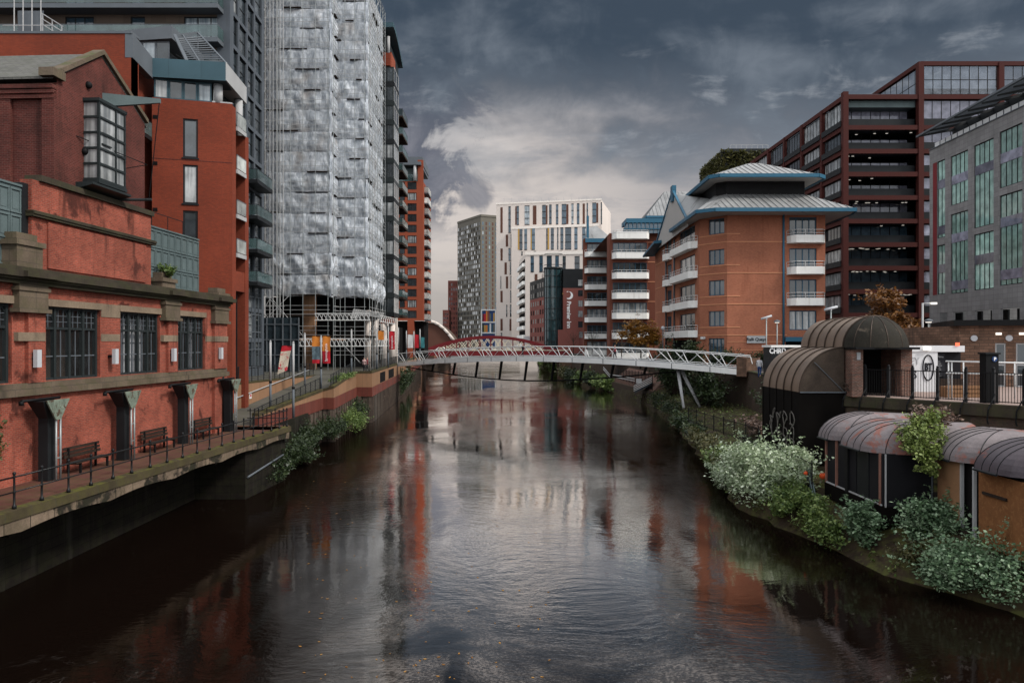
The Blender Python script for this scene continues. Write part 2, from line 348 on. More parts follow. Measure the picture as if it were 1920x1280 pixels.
M['graffiti'] = surf('grey spray paint', (0.15,0.14,0.125), 0.7, var=0.5, vs=5)
M['bark'] = surf('bark', (0.06,0.045,0.035), 0.9, var=0.4, vs=4)
M['leaf_pale'] = leafmat('pale flowering leaves', (0.06,0.10,0.035), (0.34,0.42,0.25), (0.80,0.84,0.70))
M['leaf_green'] = leafmat('green leaves', (0.025,0.05,0.012), (0.11,0.17,0.042), (0.32,0.38,0.13))
M['leaf_blue'] = leafmat('grey green leaves', (0.02,0.045,0.022), (0.12,0.20,0.10), (0.42,0.52,0.36))
M['leaf_yellow'] = leafmat('yellow green leaves', (0.035,0.06,0.012), (0.16,0.215,0.05), (0.40,0.45,0.17))
M['leaf_dark'] = leafmat('dark ivy leaves', (0.010,0.018,0.008), (0.025,0.042,0.015), (0.06,0.085,0.03))
M['leaf_olive'] = leafmat('olive bank leaves', (0.03,0.034,0.012), (0.075,0.075,0.025), (0.15,0.13,0.05))
M['leaf_orange'] = leafmat('autumn leaves', (0.13,0.05,0.012), (0.32,0.15,0.025), (0.48,0.27,0.06))
M['leaf_rust'] = leafmat('dark autumn leaves', (0.05,0.02,0.008), (0.15,0.062,0.016), (0.28,0.13,0.03))
M['leaf_dry'] = leafmat('dry stems', (0.06,0.04,0.03), (0.16,0.10,0.075), (0.32,0.22,0.17))

def plastic_mat():
    m, g, b = newmat('scaffold sheeting')
    geo = g.add('ShaderNodeNewGeometry'); pos = geo.outputs['Position']; oi = g.add('ShaderNodeObjectInfo').outputs['Random']
    q = g.vm('ADD', pos, g.xyz(g.math('MULTIPLY', oi, 37.0), 0.0, g.math('MULTIPLY', oi, 11.0)))
    vo = g.add('ShaderNodeTexVoronoi', {'Vector': g.vm('MULTIPLY', q, (0.55, 0.55, 0.8)), 'Scale': 1.0, 'Randomness': 1.0}, feature='DISTANCE_TO_EDGE').outputs[0]
    fold = g.noise(g.vm('MULTIPLY', q, (2.1, 2.1, 0.62)), 1.1, 5, 0.6, 0.9)
    h = g.math('ADD', g.math('MULTIPLY', fold, 1.2), g.math('MULTIPLY', g.math('MINIMUM', vo, 0.16), 2.2))
    c = g.mix(g.smooth(fold, 0.35, 0.7), (0.50,0.545,0.60), (0.74,0.77,0.81))  # reflected sky blue put into the tint, and fold hollows coloured darker
    c = g.mix(1.0, c, g.ramp(oi, [(0.0, 0.80), (1.0, 1.02)]), 'MULTIPLY')
    c = g.mix(g.smooth(g.noise(q, 0.35, 3), 0.52, 0.75), c, (0.42,0.40,0.39))
    g.nt.links.new(c, b.inputs['Base Color']); b.inputs['Roughness'].default_value = 0.42; b.inputs['Specular IOR Level'].default_value = 0.4
    bp = g.add('ShaderNodeBump', {'Strength': 0.6, 'Distance': 0.10, 'Height': h}); g.nt.links.new(bp.outputs[0], b.inputs['Normal'])
    tl = g.add('ShaderNodeBsdfTranslucent', {0: c}); a = g.add('ShaderNodeMixShader', {0: 0.12, 1: b.outputs[0], 2: tl.outputs[0]})
    tr = g.add('ShaderNodeBsdfTransparent', {0: (0.9,0.92,0.95,1)})
    mx = g.add('ShaderNodeMixShader', {0: g.ramp(fold, [(0.36, 0.30), (0.62, 0.10)]), 1: a.outputs[0], 2: tr.outputs[0]})
    g.nt.links.new(mx.outputs[0], g.nt.nodes['Material Output'].inputs[0])
    return m
M['plastic'] = plastic_mat()

def water_mat():
    m, g, b = newmat('peaty river water')
    pos = g.add('ShaderNodeNewGeometry').outputs['Position']; x, y, z = g.sep(pos)
    wn = g.add('ShaderNodeTexNoise', {'Vector': g.vm('MULTIPLY', pos, (0.10, 0.055, 0)), 'Scale': 1.0, 'Detail': 2.0}).outputs['Color']
    wv = g.vm('ADD', pos, g.vm('MULTIPLY', g.vm('SUBTRACT', wn, (0.5,0.5,0.5)), (9.0, 9.0, 0)))
    swell = g.noise(g.vm('MULTIPLY', wv, (0.25, 0.36, 0)), 1.0, 2, 0.5)
    rip = g.noise(g.vm('MULTIPLY', wv, (1.5, 2.6, 0)), 1.0, 4, 0.6)
    fine = g.noise(g.vm('MULTIPLY', pos, (6.0, 9.0, 0)), 1.0, 3, 0.6)
    mask = g.smooth(g.noise(g.vm('MULTIPLY', wv, (0.11, 0.05, 0)), 1.0, 3, 0.6), 0.42, 0.62)
    h = g.math('ADD', g.math('MULTIPLY', swell, 0.34), g.math('MULTIPLY', rip, g.math('ADD', 0.10, g.math('MULTIPLY', mask, 0.42))))
    h = g.math('ADD', h, g.math('MULTIPLY', fine, g.math('MULTIPLY', mask, 0.06)))
    bp = g.add('ShaderNodeBump', {'Strength': 1.0, 'Distance': 0.046, 'Height': h})
    # scum: thin swirling lines and flecks of foam carried by the current, then a painted mid-channel sheen
    fl = g.noise(g.vm('MULTIPLY', wv, (0.55, 0.42, 0)), 1.0, 6, 0.62, 1.2)
    line = g.math('SUBTRACT', 1.0, g.smooth(g.math('ABSOLUTE', g.math('SUBTRACT', fl, 0.5)), 0.0, 0.014))
    zone = g.smooth(g.noise(g.vm('MULTIPLY', wv, (0.09, 0.045, 0)), 1.0, 2), 0.52, 0.64)
    vo = g.add('ShaderNodeTexVoronoi', {'Vector': g.vm('MULTIPLY', wv, (3.2, 3.2, 0)), 'Scale': 1.0}).outputs['Distance']
    fleck = g.math('MULTIPLY', g.math('LESS_THAN', vo, 0.13), g.smooth(g.noise(g.vm('MULTIPLY', wv, (0.25, 0.2, 0)), 1.0, 3), 0.56, 0.68))
    foam_sheen = g.math('ADD', g.math('MULTIPLY', g.math('MULTIPLY', line, zone), g.smooth(g.noise(pos, 1.6, 4), 0.45, 0.65)), g.math('MULTIPLY', fleck, 0.6), True)
    foam_sheen = g.math('MULTIPLY', foam_sheen, 0.7)
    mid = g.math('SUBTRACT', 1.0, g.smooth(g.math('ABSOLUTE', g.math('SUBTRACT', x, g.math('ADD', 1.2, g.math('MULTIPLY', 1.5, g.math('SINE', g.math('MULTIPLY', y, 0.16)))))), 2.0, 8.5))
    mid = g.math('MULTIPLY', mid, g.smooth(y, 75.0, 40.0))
    sheen_film = g.math('MULTIPLY', mid, g.smooth(g.noise(g.vm('MULTIPLY', wv, (0.20, 0.17, 0)), 1.0, 4, 0.62, 0.8), 0.40, 0.60))
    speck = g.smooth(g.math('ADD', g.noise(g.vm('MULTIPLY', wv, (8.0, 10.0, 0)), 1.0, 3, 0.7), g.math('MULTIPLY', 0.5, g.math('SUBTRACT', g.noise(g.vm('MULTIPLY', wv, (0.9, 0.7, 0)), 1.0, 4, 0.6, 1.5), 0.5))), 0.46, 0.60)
    foam_sheen = g.math('ADD', foam_sheen, g.math('MULTIPLY', g.math('MULTIPLY', sheen_film, g.math('ADD', 0.35, speck)), 0.27), True)  # pale mid-channel film: real foam specks, plus sky brightness put into the colour
    foam_sheen = g.math('MULTIPLY', foam_sheen, g.math('SUBTRACT', 1.0, g.math('MULTIPLY', g.smooth(g.math('ABSOLUTE', g.math('SUBTRACT', x, 1.5)), 6.0, 11.0), 0.85)))
    c = g.mix(foam_sheen, (0.0042,0.0024,0.0017), (0.37,0.325,0.295))
    g.nt.links.new(c, b.inputs['Base Color']); g.nt.links.new(bp.outputs[0], b.inputs['Normal'])
    g.nt.links.new(g.math('ADD', 0.035, g.math('MULTIPLY', foam_sheen, 0.4)), b.inputs['Roughness'])
    b.inputs['Specular IOR Level'].default_value = 0.0
    fac = g.add('ShaderNodeLayerWeight', {'Blend': 0.5, 'Normal': bp.outputs[0]}).outputs['Facing']
    fr = g.math('ADD', 0.05, g.math('MULTIPLY', g.smooth(fac, 0.51, 0.78), 0.95))
    fr = g.math('MULTIPLY', fr, g.math('SUBTRACT', 1.0, g.math('MULTIPLY', foam_sheen, 0.8)))
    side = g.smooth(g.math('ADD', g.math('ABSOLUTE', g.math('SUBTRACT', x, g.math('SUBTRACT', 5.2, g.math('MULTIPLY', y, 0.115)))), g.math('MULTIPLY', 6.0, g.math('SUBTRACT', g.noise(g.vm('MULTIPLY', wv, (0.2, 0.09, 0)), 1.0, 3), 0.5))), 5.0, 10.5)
    bank_dim = g.math('MULTIPLY', side, g.smooth(y, 105.0, 65.0))          # painted mask: reflections dimmed towards the banks, kept bright mid-channel
    fr = g.math('MULTIPLY', fr, g.math('SUBTRACT', 1.0, g.math('MULTIPLY', bank_dim, 0.84)))
    gl = g.add('ShaderNodeBsdfGlossy', {'Color': (1.0, 0.96, 0.92, 1), 'Roughness': 0.035, 'Normal': bp.outputs[0]})
    mx = g.add('ShaderNodeMixShader', {0: fr, 1: b.outputs[0], 2: gl.outputs[0]}); g.nt.links.new(mx.outputs[0], g.nt.nodes['Material Output'].inputs[0])
    return m
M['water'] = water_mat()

# ---------------------------------------------------------------- common parts
def window(fr, u0, u1, z0, z1, par, d=-0.14, nx=2, ny=1, fm='darkgrey', gm='glass_home', fw=0.07, name='window', simple=False, dep=0.07):
    mb = MB()
    for k in range(nx+1):
        c = u0+fw/2+(u1-u0-fw)*k/nx; mb.fbox(fr, c-fw/2, c+fw/2, d-dep/2, d+dep/2, z0, z1)
    for k in range(ny+1):
        c = z0+fw/2+(z1-z0-fw)*k/ny; mb.fbox(fr, u0+fw, u1-fw, d-dep/2+0.004, d+dep/2-0.004, c-fw/2, c+fw/2)
    pm = mb if simple else MB()
    pm.face([fr.pt(u0, d-0.012, z0), fr.pt(u1, d-0.012, z0), fr.pt(u1, d-0.012, z1), fr.pt(u0, d-0.012, z1)], 1 if simple else 0)
    o = mb.build(name, [M[fm], M[gm]] if simple else M[fm], par)
    if not simple: pm.build('pane', M[gm], o)
    return o
def glassonly(fr, u0, u1, z0, z1, par, m, d=-0.1, name='window'):
    return MB().fbox(fr, u0, u1, d-0.06, d, z0, z1).build(name, M[m], par)

def text(s, fr, u, z, h, par, m, d=0.02, name='lettering', align='CENTER', rot=0.0, sx=1.0, bold=0.0):
    cu = bpy.data.curves.new('lettering', 'FONT'); cu.body = s; cu.size = h*1.42; cu.align_x = align; cu.align_y = 'CENTER'; cu.extrude = 0.01; cu.offset = bold; cu.resolution_u = 3
    o = bpy.data.objects.new('lettering', cu); COL.objects.link(o); bpy.context.view_layer.update()
    me = bpy.data.meshes.new_from_object(o.evaluated_get(bpy.context.evaluated_depsgraph_get())); bpy.data.objects.remove(o); bpy.data.curves.remove(cu)
    w = WLOC[par.name]; c, sn = math.cos(rot), math.sin(rot)
    for v in me.vertices:
        x, y = v.co.x*sx, v.co.y; x, y = x*c-y*sn, x*sn+y*c
        v.co = Vector(fr.pt(u+x, d+v.co.z, z+y)) - w
    me.materials.clear(); me.materials.append(M[m])
    t = bpy.data.objects.new(name, me); COL.objects.link(t); t.parent = par; WLOC[t.name] = w
    return t

def balcony(par, fr, u0, u1, z, dep, slab='midgrey', gm='glass_bal', rail='darkgrey', th=0.22, h=1.05, name='balcony', glassy=True):
    o = MB().fbox(fr, u0, u1, 0.003, dep, z-th, z).build(name, M[slab], par)
    r = MB()
    for (a, b, c, e) in ((u0, u1, dep-0.05, dep-0.02), (u0+0.02, u0+0.05, 0.02, dep-0.05), (u1-0.05, u1-0.02, 0.02, dep-0.05)):
        r.fbox(fr, a, b, c, e, z+h, z+h+0.05)
    n = max(2, int((u1-u0)/1.3))
    for k in range(n+1):
        c = u0+0.04+(u1-u0-0.08)*k/n; r.fbox(fr, c-0.02, c+0.02, dep-0.07, dep-0.03, z, z+h)
    r.build('rail', M[rail], o)
    gl = MB()
    gl.fbox(fr, u0+0.03, u1-0.03, dep-0.028, dep-0.018, z+0.06, z+h-0.03); gl.fbox(fr, u0+0.025, u0+0.035, 0.03, dep-0.06, z+0.06, z+h-0.03); gl.fbox(fr, u1-0.035, u1-0.025, 0.03, dep-0.06, z+0.06, z+h-0.03)
    gl.build('glass_panel', M[gm], o)
    return o

# ---------------------------------------------------------------- foliage
def leaves(mb, c, rad, n, size, rng, m=0, shell=0.45, drop=0.0):
    for _ in range(n):
        v = Vector((rng.gauss(0,1), rng.gauss(0,1), rng.gauss(0,1))).normalized() * (shell + (1-shell)*rng.random()**0.5)
        p = Vector((c[0]+v.x*rad[0], c[1]+v.y*rad[1], c[2]+v.z*rad[2]))
        a = Vector((rng.gauss(0,1), rng.gauss(0,1), rng.gauss(0,0.6)-drop)).normalized(); nn = Vector((rng.gauss(0,.7), rng.gauss(0,.7), 1.0)).normalized()
        b = a.cross(nn).normalized(); s = size*(0.45+1.25*rng.random()**1.6)
        t = b*s*0.33; mid = p + a*s*0.5
        mb.face([p, mid+t, p+a*s, mid-t], m)

def bush(name, label, cat, c, rad, n, size, mat, seed, clumps=9, group=None, stems=True, base=None, ragged=0.5):
    rng = random.Random(seed); z0 = c[2]-rad[2] if base is None else base
    t = thing(name, label, cat, (c[0], c[1], z0), group)
    lf = MB(); st = MB()
    for k in range(clumps):
        an = rng.uniform(0, 6.28); rr = rng.random()**0.5*0.72
        q = (c[0]+math.cos(an)*rr*rad[0], c[1]+math.sin(an)*rr*rad[1], c[2]+rng.uniform(-0.62, 0.62)*rad[2]*(1-rr*0.4))
        f = rng.uniform(0.28, 0.28+ragged*0.5)
        leaves(lf, q, (rad[0]*f, rad[1]*f, rad[2]*f*rng.uniform(0.8, 1.2)), n//clumps, size, rng, shell=0.25)
        if stems:
            b = (c[0]+(q[0]-c[0])*0.25, c[1]+(q[1]-c[1])*0.25, z0)
            st.tube(b, q, 0.03*max(rad)/1.5, 4, r1=0.012)
        for _ in range(3):      # sprays that break the outline
            e = Vector((rng.gauss(0,1), rng.gauss(0,1), abs(rng.gauss(0.3,0.8)))).normalized()
            for j in range(5):
                w = f+0.12*j; leaves(lf, (q[0]+e.x*rad[0]*w, q[1]+e.y*rad[1]*w, q[2]+e.z*rad[2]*w), (size,)*3, 5, size, rng)
    lf.build('foliage', M[mat], t)
    if stems: st.build('stem', M['bark'], t)
    return t
def tree(name, label, base, top, rad, n, size, mat, seed, group=None, trunk=0.14, clumps=16):
    rng = random.Random(seed); t = thing(name, label, 'tree', base, group)
    tr = MB(); lf = MB(); H = top-base[2]; fork = base[2]+H*0.35
    tr.tube(base, (base[0]+0.1, base[1], fork), trunk, 7, r1=trunk*0.7)
    tr.tube((base[0]+0.1, base[1], fork), (base[0], base[1], top-0.1*H), trunk*0.7, 6, r1=0.02)
    cz = (fork+top)/2+0.05*H; hz = (top-fork)/2
    for k in range(clumps):
        an = rng.uniform(0, 6.28); zz = rng.uniform(-0.85, 0.9); rr = rad*math.sqrt(max(0.05, 1-zz*zz))*rng.uniform(0.35, 0.85)
        q = (base[0]+math.cos(an)*rr, base[1]+math.sin(an)*rr, cz+zz*hz); f = rng.uniform(0.2, 0.4)
        leaves(lf, q, (rad*f, rad*f, hz*f*0.8), n//clumps, size, rng, shell=0.1)
        s = (base[0]+0.05, base[1], min(q[2]-0.2*hz, fork+0.5*(q[2]-fork)+0.1))
        tr.tube(s, q, trunk*0.3, 5, r1=0.012)
        for j in range(3):
            e = Vector((rng.gauss(0,1), rng.gauss(0,1), rng.gauss(0.2,0.7))).normalized()*rad*f*1.5
            tr.tube(q, (q[0]+e.x, q[1]+e.y, q[2]+e.z), 0.014, 4, r1=0.005)
            leaves(lf, (q[0]+e.x, q[1]+e.y, q[2]+e.z), (rad*.12,)*3, 12, size, rng)
    tr.build('trunk', M['bark'], t); lf.build('crown', M[mat], t)
    return t
# ================================================================ camera, sky, light
cam = bpy.data.cameras.new('camera'); co = bpy.data.objects.new('camera', cam); COL.objects.link(co)
co.location = (0, 0, EYE); co.rotation_euler = (R(90), 0, 0)
cam.sensor_width = 36.0; cam.lens = 36.0*F/1920; cam.shift_y = 3/1920; cam.clip_end = 6000; cam.clip_start = 0.3
sc.camera = co
SUN_AZ, SUN_EL = 115.0, 42.0          # degrees clockwise from straight ahead (+Y)
w = bpy.data.worlds.new('World'); sc.world = w; w.use_nodes = True
g = G(w.node_tree); bg = w.node_tree.nodes['Background']; out = w.node_tree.nodes['World Output']
sky = g.add('ShaderNodeTexSky', sky_type='NISHITA', sun_disc=False, sun_elevation=R(SUN_EL), sun_rotation=R(SUN_AZ), air_density=1.0, dust_density=2.0)
w.node_tree.links.new(sky.outputs[0], bg.inputs['Color']); bg.inputs['Strength'].default_value = 0.1
d = g.add('ShaderNodeTexCoord').outputs['Generated']; x, y, z = g.sep(d)
az = g.math('DEGREES', g.math('ARCTAN2', x, y)); el = g.math('DEGREES', g.math('ARCSINE', z))
ez = g.math('MAXIMUM', z, 0.0)
q = g.add('ShaderNodeVectorMath', {0: d, 'Scale': g.math('DIVIDE', 1.0, g.math('ADD', ez, 0.22))}, operation='SCALE').outputs['Vector']
n1 = g.noise(q, 1.5, 4, 0.5, 0.2); n2 = g.noise(g.vm('ADD', q, (7.3,1.1,4.0)), 2.6, 5, 0.52, 0.4)
n3 = g.noise(g.vm('MULTIPLY', d, (1.0, 1.0, 3.2)), 9.0, 6, 0.62, 0.4); n4 = g.noise(d, 16.0, 7, 0.62, 0.5)
c0 = g.math('SUBTRACT', n1, 0.5); c2 = g.math('SUBTRACT', n2, 0.5); c3 = g.math('SUBTRACT', n3, 0.5); c4 = g.math('SUBTRACT', n4, 0.5)
def lin(*t):
    r = None
    for k, v in t:
        p = g.math('MULTIPLY', v, k); r = p if r is None else g.math('ADD', r, p)
    return r
SKY_PALE = (0.68,0.61,0.565); SKY_MID = (0.235,0.255,0.295); SKY_DARK = (0.044,0.063,0.088)
col = g.mix(g.smooth(lin((1.0, el), (16.0, c2)), 10.5, 17.0), SKY_PALE, (0.36,0.355,0.37))
col = g.mix(g.math('MULTIPLY', g.smooth(lin((1.0, c3), (0.4, c2)), -0.02, 0.16), 0.35), col, SKY_MID)       # faint layering in the pale part
right = g.smooth(lin((1.0, az), (14.0, c0), (0.6, el)), 7.0, 26.0)
col = g.mix(g.smooth(el, 8.0, 2.0), col, (0.455,0.415,0.39))
col = g.mix(g.math('MULTIPLY', right, 0.72), col, (0.20,0.215,0.25))
colm = g.smooth(lin((-1.0, az), (15.0, c4), (5.0, c3), (0.12, el)), 4.6, 6.6)                                 # dark column of cloud on the left
colm = g.math('MULTIPLY', colm, g.smooth(el, 7.2, 10.5))
pa = g.math('ADD', az, 2.9); pe = g.math('SUBTRACT', el, 11.3)
puff = g.math('ADD', g.math('MULTIPLY', g.math('MULTIPLY', pa, pa), 0.55), g.math('MULTIPLY', g.math('MULTIPLY', pe, pe), 0.42))
puff = g.smooth(lin((-1.0, puff), (7.0, c4), (3.0, c3)), -1.7, 0.1)
cl = g.math('MAXIMUM', colm, g.math('MULTIPLY', puff, 0.85))
col = g.mix(cl, col, g.mix(g.smooth(c4, -0.15, 0.2), (0.13,0.135,0.165), (0.26,0.255,0.285)))
top = g.smooth(lin((1.0, el), (17.0, c0), (15.0, c2), (7.0, c4), (0.05, az)), 11.0, 20.5)
shade = g.mix(g.smooth(lin((1.0, c2), (0.7, c0), (0.35, c4)), -0.13, 0.26), SKY_DARK, (0.185,0.213,0.25))
shade = g.mix(g.math('MULTIPLY', g.smooth(lin((1.0, n3), (0.4, c4)), 0.56, 0.80), g.smooth(el, 24.0, 16.0)), shade, (0.33,0.35,0.38))
col = g.mix(top, col, shade)
ga = g.math('ADD', az, 3.6); ge = g.math('SUBTRACT', el, 14.2); gb = g.math('ADD', g.math('MULTIPLY', g.math('MULTIPLY', ga, ga), 0.05), g.math('MULTIPLY', g.math('MULTIPLY', ge, ge), 0.16))
col = g.mix(g.math('MULTIPLY', g.math('MULTIPLY', g.smooth(g.math('ADD', gb, g.math('MULTIPLY', c4, 1.5)), 1.5, 0.0), g.math('SUBTRACT', 1.0, g.math('MAXIMUM', cl, top))), 0.3), col, (0.76,0.725,0.70))
over = g.math('MAXIMUM', g.smooth(el, 25.2, 36.0), g.smooth(g.math('ABSOLUTE', az), 38.0, 75.0))
col = g.mix(over, col, g.mix(g.smooth(n1, 0.35, 0.65), (1.2,1.26,1.36), (1.65,1.69,1.72)))
b2 = g.add('ShaderNodeBackground', {0: col, 1: 1.0})
mx = g.add('ShaderNodeMixShader', {0: 0.93, 1: bg.outputs[0], 2: b2.outputs[0]}); w.node_tree.links.new(mx.outputs[0], out.inputs[0])
sl = bpy.data.lights.new('sun', 'SUN'); so = bpy.data.objects.new('sun', sl); COL.objects.link(so)
sl.energy = 3.3; sl.angle = R(11); sl.color = (1.0, 0.95, 0.88)
sd = Vector((math.sin(R(SUN_AZ))*math.cos(R(SUN_EL)), math.cos(R(SUN_AZ))*math.cos(R(SUN_EL)), math.sin(R(SUN_EL))))
so.rotation_euler = sd.to_track_quat('Z', 'Y').to_euler()
sc.view_settings.view_transform = 'Standard'; sc.view_settings.look = 'None'; sc.view_settings.gamma = 1.0; sc.view_settings.exposure = 0.0
sc.cycles.max_bounces = 6; sc.cycles.transparent_max_bounces = 8; sc.cycles.use_denoising = True; sc.cycles.caustics_reflective = False; sc.cycles.caustics_refractive = False

# ================================================================ ground, water, land
struct(MB().box(-4000, 4000, -300, 4500, -3.0, -2.0).build('ground', M['ground']))
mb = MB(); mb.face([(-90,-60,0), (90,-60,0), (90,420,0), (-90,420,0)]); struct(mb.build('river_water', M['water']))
QW = [(-17.0,50), (-17.2,67.8), (-16.2,67.8), (-17.5,83.9), (-15.76,83.9), (-17.7,115), (-20.3,150), (-24.6,203), (-28,243), (-27,330)]
INNER = [(-20.75,50), (-20.9,56), (-21.4,81)]
land = [(-20.75,50), (-20.9,56), (-21.4,81), (-17.5,86.5), (-15.9,86.4), (-17.85,115), (-20.4,150), (-24.7,203), (-28.1,243), (-27.1,330), (-900,330), (-900,50)]
struct(MB().prism(land, -2, 5.6).build('promenade', M['promenade']))
struct(MB().prism([(-900,-60), (-18.9,-60), (-18.9,49.9), (-900,49.9)], -2, 3.38).build('museum_ground', M['ground']))
# ramp from the riverside walkway up to the promenade
mb = MB(); ra = [(-17.15,50,3.5), (-17.35,67.9,4.55), (-16.35,67.9,4.55), (-17.6,84,5.55), (-17.5,86.5,5.62), (-21.4,81,5.5), (-20.9,56,3.9), (-20.75,50,3.5)]
mb.hexa([(a, b, -2) for a, b, c in ra], ra); struct(mb.build('ramp_path', M['promenade']))
mb = MB(); mb.hexa([(-20.7,47.4,3.0), (-14.9,47.4,3.0), (-14.9,50.0,3.0), (-20.7,50.0,3.0)], [(-20.7,47.4,3.5), (-14.9,47.4,3.5), (-14.9,50.0,3.5), (-20.7,50.0,3.5)]); struct(mb.build('ramp_landing', M['paving']))

# ---- right bank: quay level and the low muddy bank
RLAND = [(12.5,330), (14,240), (17.5,160), (21.5,137), (22.3,118), (23.5,95), (24.5,78), (22.3,60), (21.5,47), (18.2,41.4), (23.4,34.2), (27,25), (30,5), (30,-40)]
RWAT = [(11,330), (12.2,240), (15,160), (18.2,137), (19.8,110), (18.2,88), (16.3,71), (14.7,55.5), (12.9,46), (12.2,40.5), (13.6,34), (14.4,29.0), (16.6,25.2), (20,10)]
RZ = [6.0,6.0,6.1,6.4,6.4,6.5,6.5,6.3,6.2,6.1,6.1,6.1,6.1,6.1]
mb = MB(); mb.prism(RLAND[::-1]+[(900,-40), (900,330)][::-1] if False else [(900,330)]+RLAND+[(900,-40)], -2, 6.1); struct(mb.build('quay_ground', M['asphalt']))
mb = MB(); rings = []
for (wx, wy), (lx, ly) in zip(RWAT, RLAND):
    ring = []
    for t, zz in ((-0.06, -0.5), (0.02, 0.15), (0.08, 0.9), (0.22, 1.5), (0.5, 1.95), (0.8, 2.2), (1.0, 2.3)):
        ring.append((wx+(lx-wx)*t, wy+(ly-wy)*t, zz))
    rings.append(ring)
fine = []
for a, b in zip(rings[:-1], rings[1:]):
    L = (Vector(a[0])-Vector(b[0])).length; n = max(2, int(L/1.2))
    for k in range(n):
        fine.append([tuple(Vector(p).lerp(Vector(q), k/n)) for p, q in zip(a, b)])
fine.append(rings[-1])
fine = [[(p[0]+0.5*noise.noise((p[0]*.5, p[1]*.5, 1)), p[1], p[2]+(0.28*noise.noise((p[0]*.8, p[1]*.8, 5)) if 0 < i < 6 else 0)) for i, p in enumerate(r)] for r in fine]
mb.loft(fine); struct(mb.build('river_bank', M['soil']))

def quaywall(name, pts, z0, z1, mat, label, th=0.35, cope=None, cm='stone_dark', ch=0.22, group=None):
    t = thing(name, label, 'wall', (*pts[0], z0), group); mb = MB(); cp = MB()
    zz = z1 if isinstance(z1, (list, tuple)) else [z1]*len(pts)
    for (a, b, za, zb) in zip(pts[:-1], pts[1:], zz[:-1], zz[1:]):
        f = Fr(a, b)
        mb.hexa([f.pt(0,-th,z0), f.pt(f.L,-th,z0), f.pt(f.L,.03,z0), f.pt(0,.03,z0)], [f.pt(0,-th,za), f.pt(f.L,-th,zb), f.pt(f.L,.03,zb), f.pt(0,.03,za)])
        if cope: cp.hexa([f.pt(0,-th-.08,za), f.pt(f.L,-th-.08,zb), f.pt(f.L,cope,zb), f.pt(0,cope,za)], [f.pt(0,-th-.08,za+ch), f.pt(f.L,-th-.08,zb+ch), f.pt(f.L,cope,zb+ch), f.pt(0,cope,za+ch)])
    mb.build('wall_face', M[mat], t); cp.build('coping', M[cm], t)
    return t
# left quay wall in three bands
QZ = [3.35, 4.62, 4.9, 5.62, 5.62, 5.62, 5.62, 5.62, 5.62, 5.62]
t = quaywall('quay_wall', QW, 4.05, [max(4.1, z) for z in QZ], 'tan', 'tan and dark red stepped river wall below the promenade', cope=0.06, cm='moss_kerb')
mb = MB(); m2 = MB(); rib = MB()
for a, b in zip(QW[:-1], QW[1:]):
    f = Fr(a, b); mb.fbox(f, 0, f.L, -0.35, 0.06, 3.0, 4.05); m2.fbox(f, 0, f.L, -0.35, -0.05, -2, 3.0)
    for k in range(int(f.L/1.6)): rib.fbox(f, k*1.6+0.2, k*1.6+0.5, -0.04, 0.10, -1.0, 3.0)
mb.build('red_band', M['maroon'], t); m2.build('piled_base', M['piling'], t); rib.build('pile', M['piling'], t)
mb = MB()
f = Fr(QW[4], QW[5])
for px0, px1 in ((712, 722), (728, 738)):
    a, b = f.u_px(px0), f.u_px(px1); mb.fbox(f, a, b, -0.1, 0.035, 4.1, 5.35)
mb.build('drain_opening', M['void'], t)
quaywall('retaining_wall', INNER, 3.2, [5.85, 5.85, 5.45], 'tan', 'tan retaining wall along the upper side of the ramp', cope=0.05, cm='moss_kerb', ch=0.12)
def slatrail(name, label, pts, h=1.1, n=8, group=None, mat='darkgrey', gap=1.5):
    t = thing(name, label, 'railing', pts[0], group); sl = MB(); 
    for a, b in zip(pts[:-1], pts[1:]):
        a = Vector(a); b = Vector(b); L = (b-a).length; k = max(1, int(L/gap))
        for j in range(n):
            zz = Vector((0, 0, h*(j+0.7)/n)); sl.tube(a+zz, b+zz, 0.022 if j < n-1 else 0.035, 4)
        for i in range(k+1):
            q = a.lerp(b, i/k); MB().tube(q, q+Vector((0,0,h+0.02)), 0.035, 5).build('post', M[mat], t)
    sl.build('slats', M[mat], t); return t
W3 = [Vector((x-0.25, y, z)) for (x, y), z in zip(QW, [3.5,4.75,5.05,5.8,5.8,5.84,5.84,5.84,5.84,5.84])]
slatrail('slatted_railing', 'slatted railing climbing beside the lower edge of the ramp', [W3[0], W3[1]], group='slatted railings on the promenade')
slatrail('slatted_railing', 'slatted railing on the angled wall between ramp top and promenade block', W3[2:5], group='slatted railings on the promenade')
slatrail('slatted_railing', 'slatted railing along promenade edge up to the white footbridge', W3[4:6], group='slatted railings on the promenade')
slatrail('slatted_railing', 'slatted railing on promenade edge beyond the white footbridge', W3[5:7], group='slatted railings on the promenade')
slatrail('slatted_railing', 'slatted railing on top of the tan retaining wall by the red brick block', [(-20.95,50.2,5.97), (-21.05,56,5.97), (-21.55,81,5.57)], h=1.25, group='slatted railings on the promenade')
mb = MB(); mb.path([(-20.6,50.4,4.45), (-20.75,56,4.85), (-21.2,78,6.2)], 0.04)
for k in range(12): yy = 51+k*2.2; mb.tube((-20.62-0.024*(yy-51), yy, 4.5+0.062*(yy-51)), (-20.9-0.02*(yy-51), yy, 4.4+0.062*(yy-51)), 0.02, 4)
tag(mb.build('handrail', M['palegrey']), 'pale handrail fixed along the tan retaining wall', 'handrail')
mb = MB(); f = Fr((-20.9,56), (-21.4,81)); mb2 = MB(); a = f.u_px(470, 0.06); mb.fbox(f, a-0.25, a+0.25, 0.03, 0.06, PZ(752, 57), PZ(740, 57))
o = tag(mb.build('warning_sign', M['b_white']), 'small white warning sign on the tan retaining wall', 'sign'); 
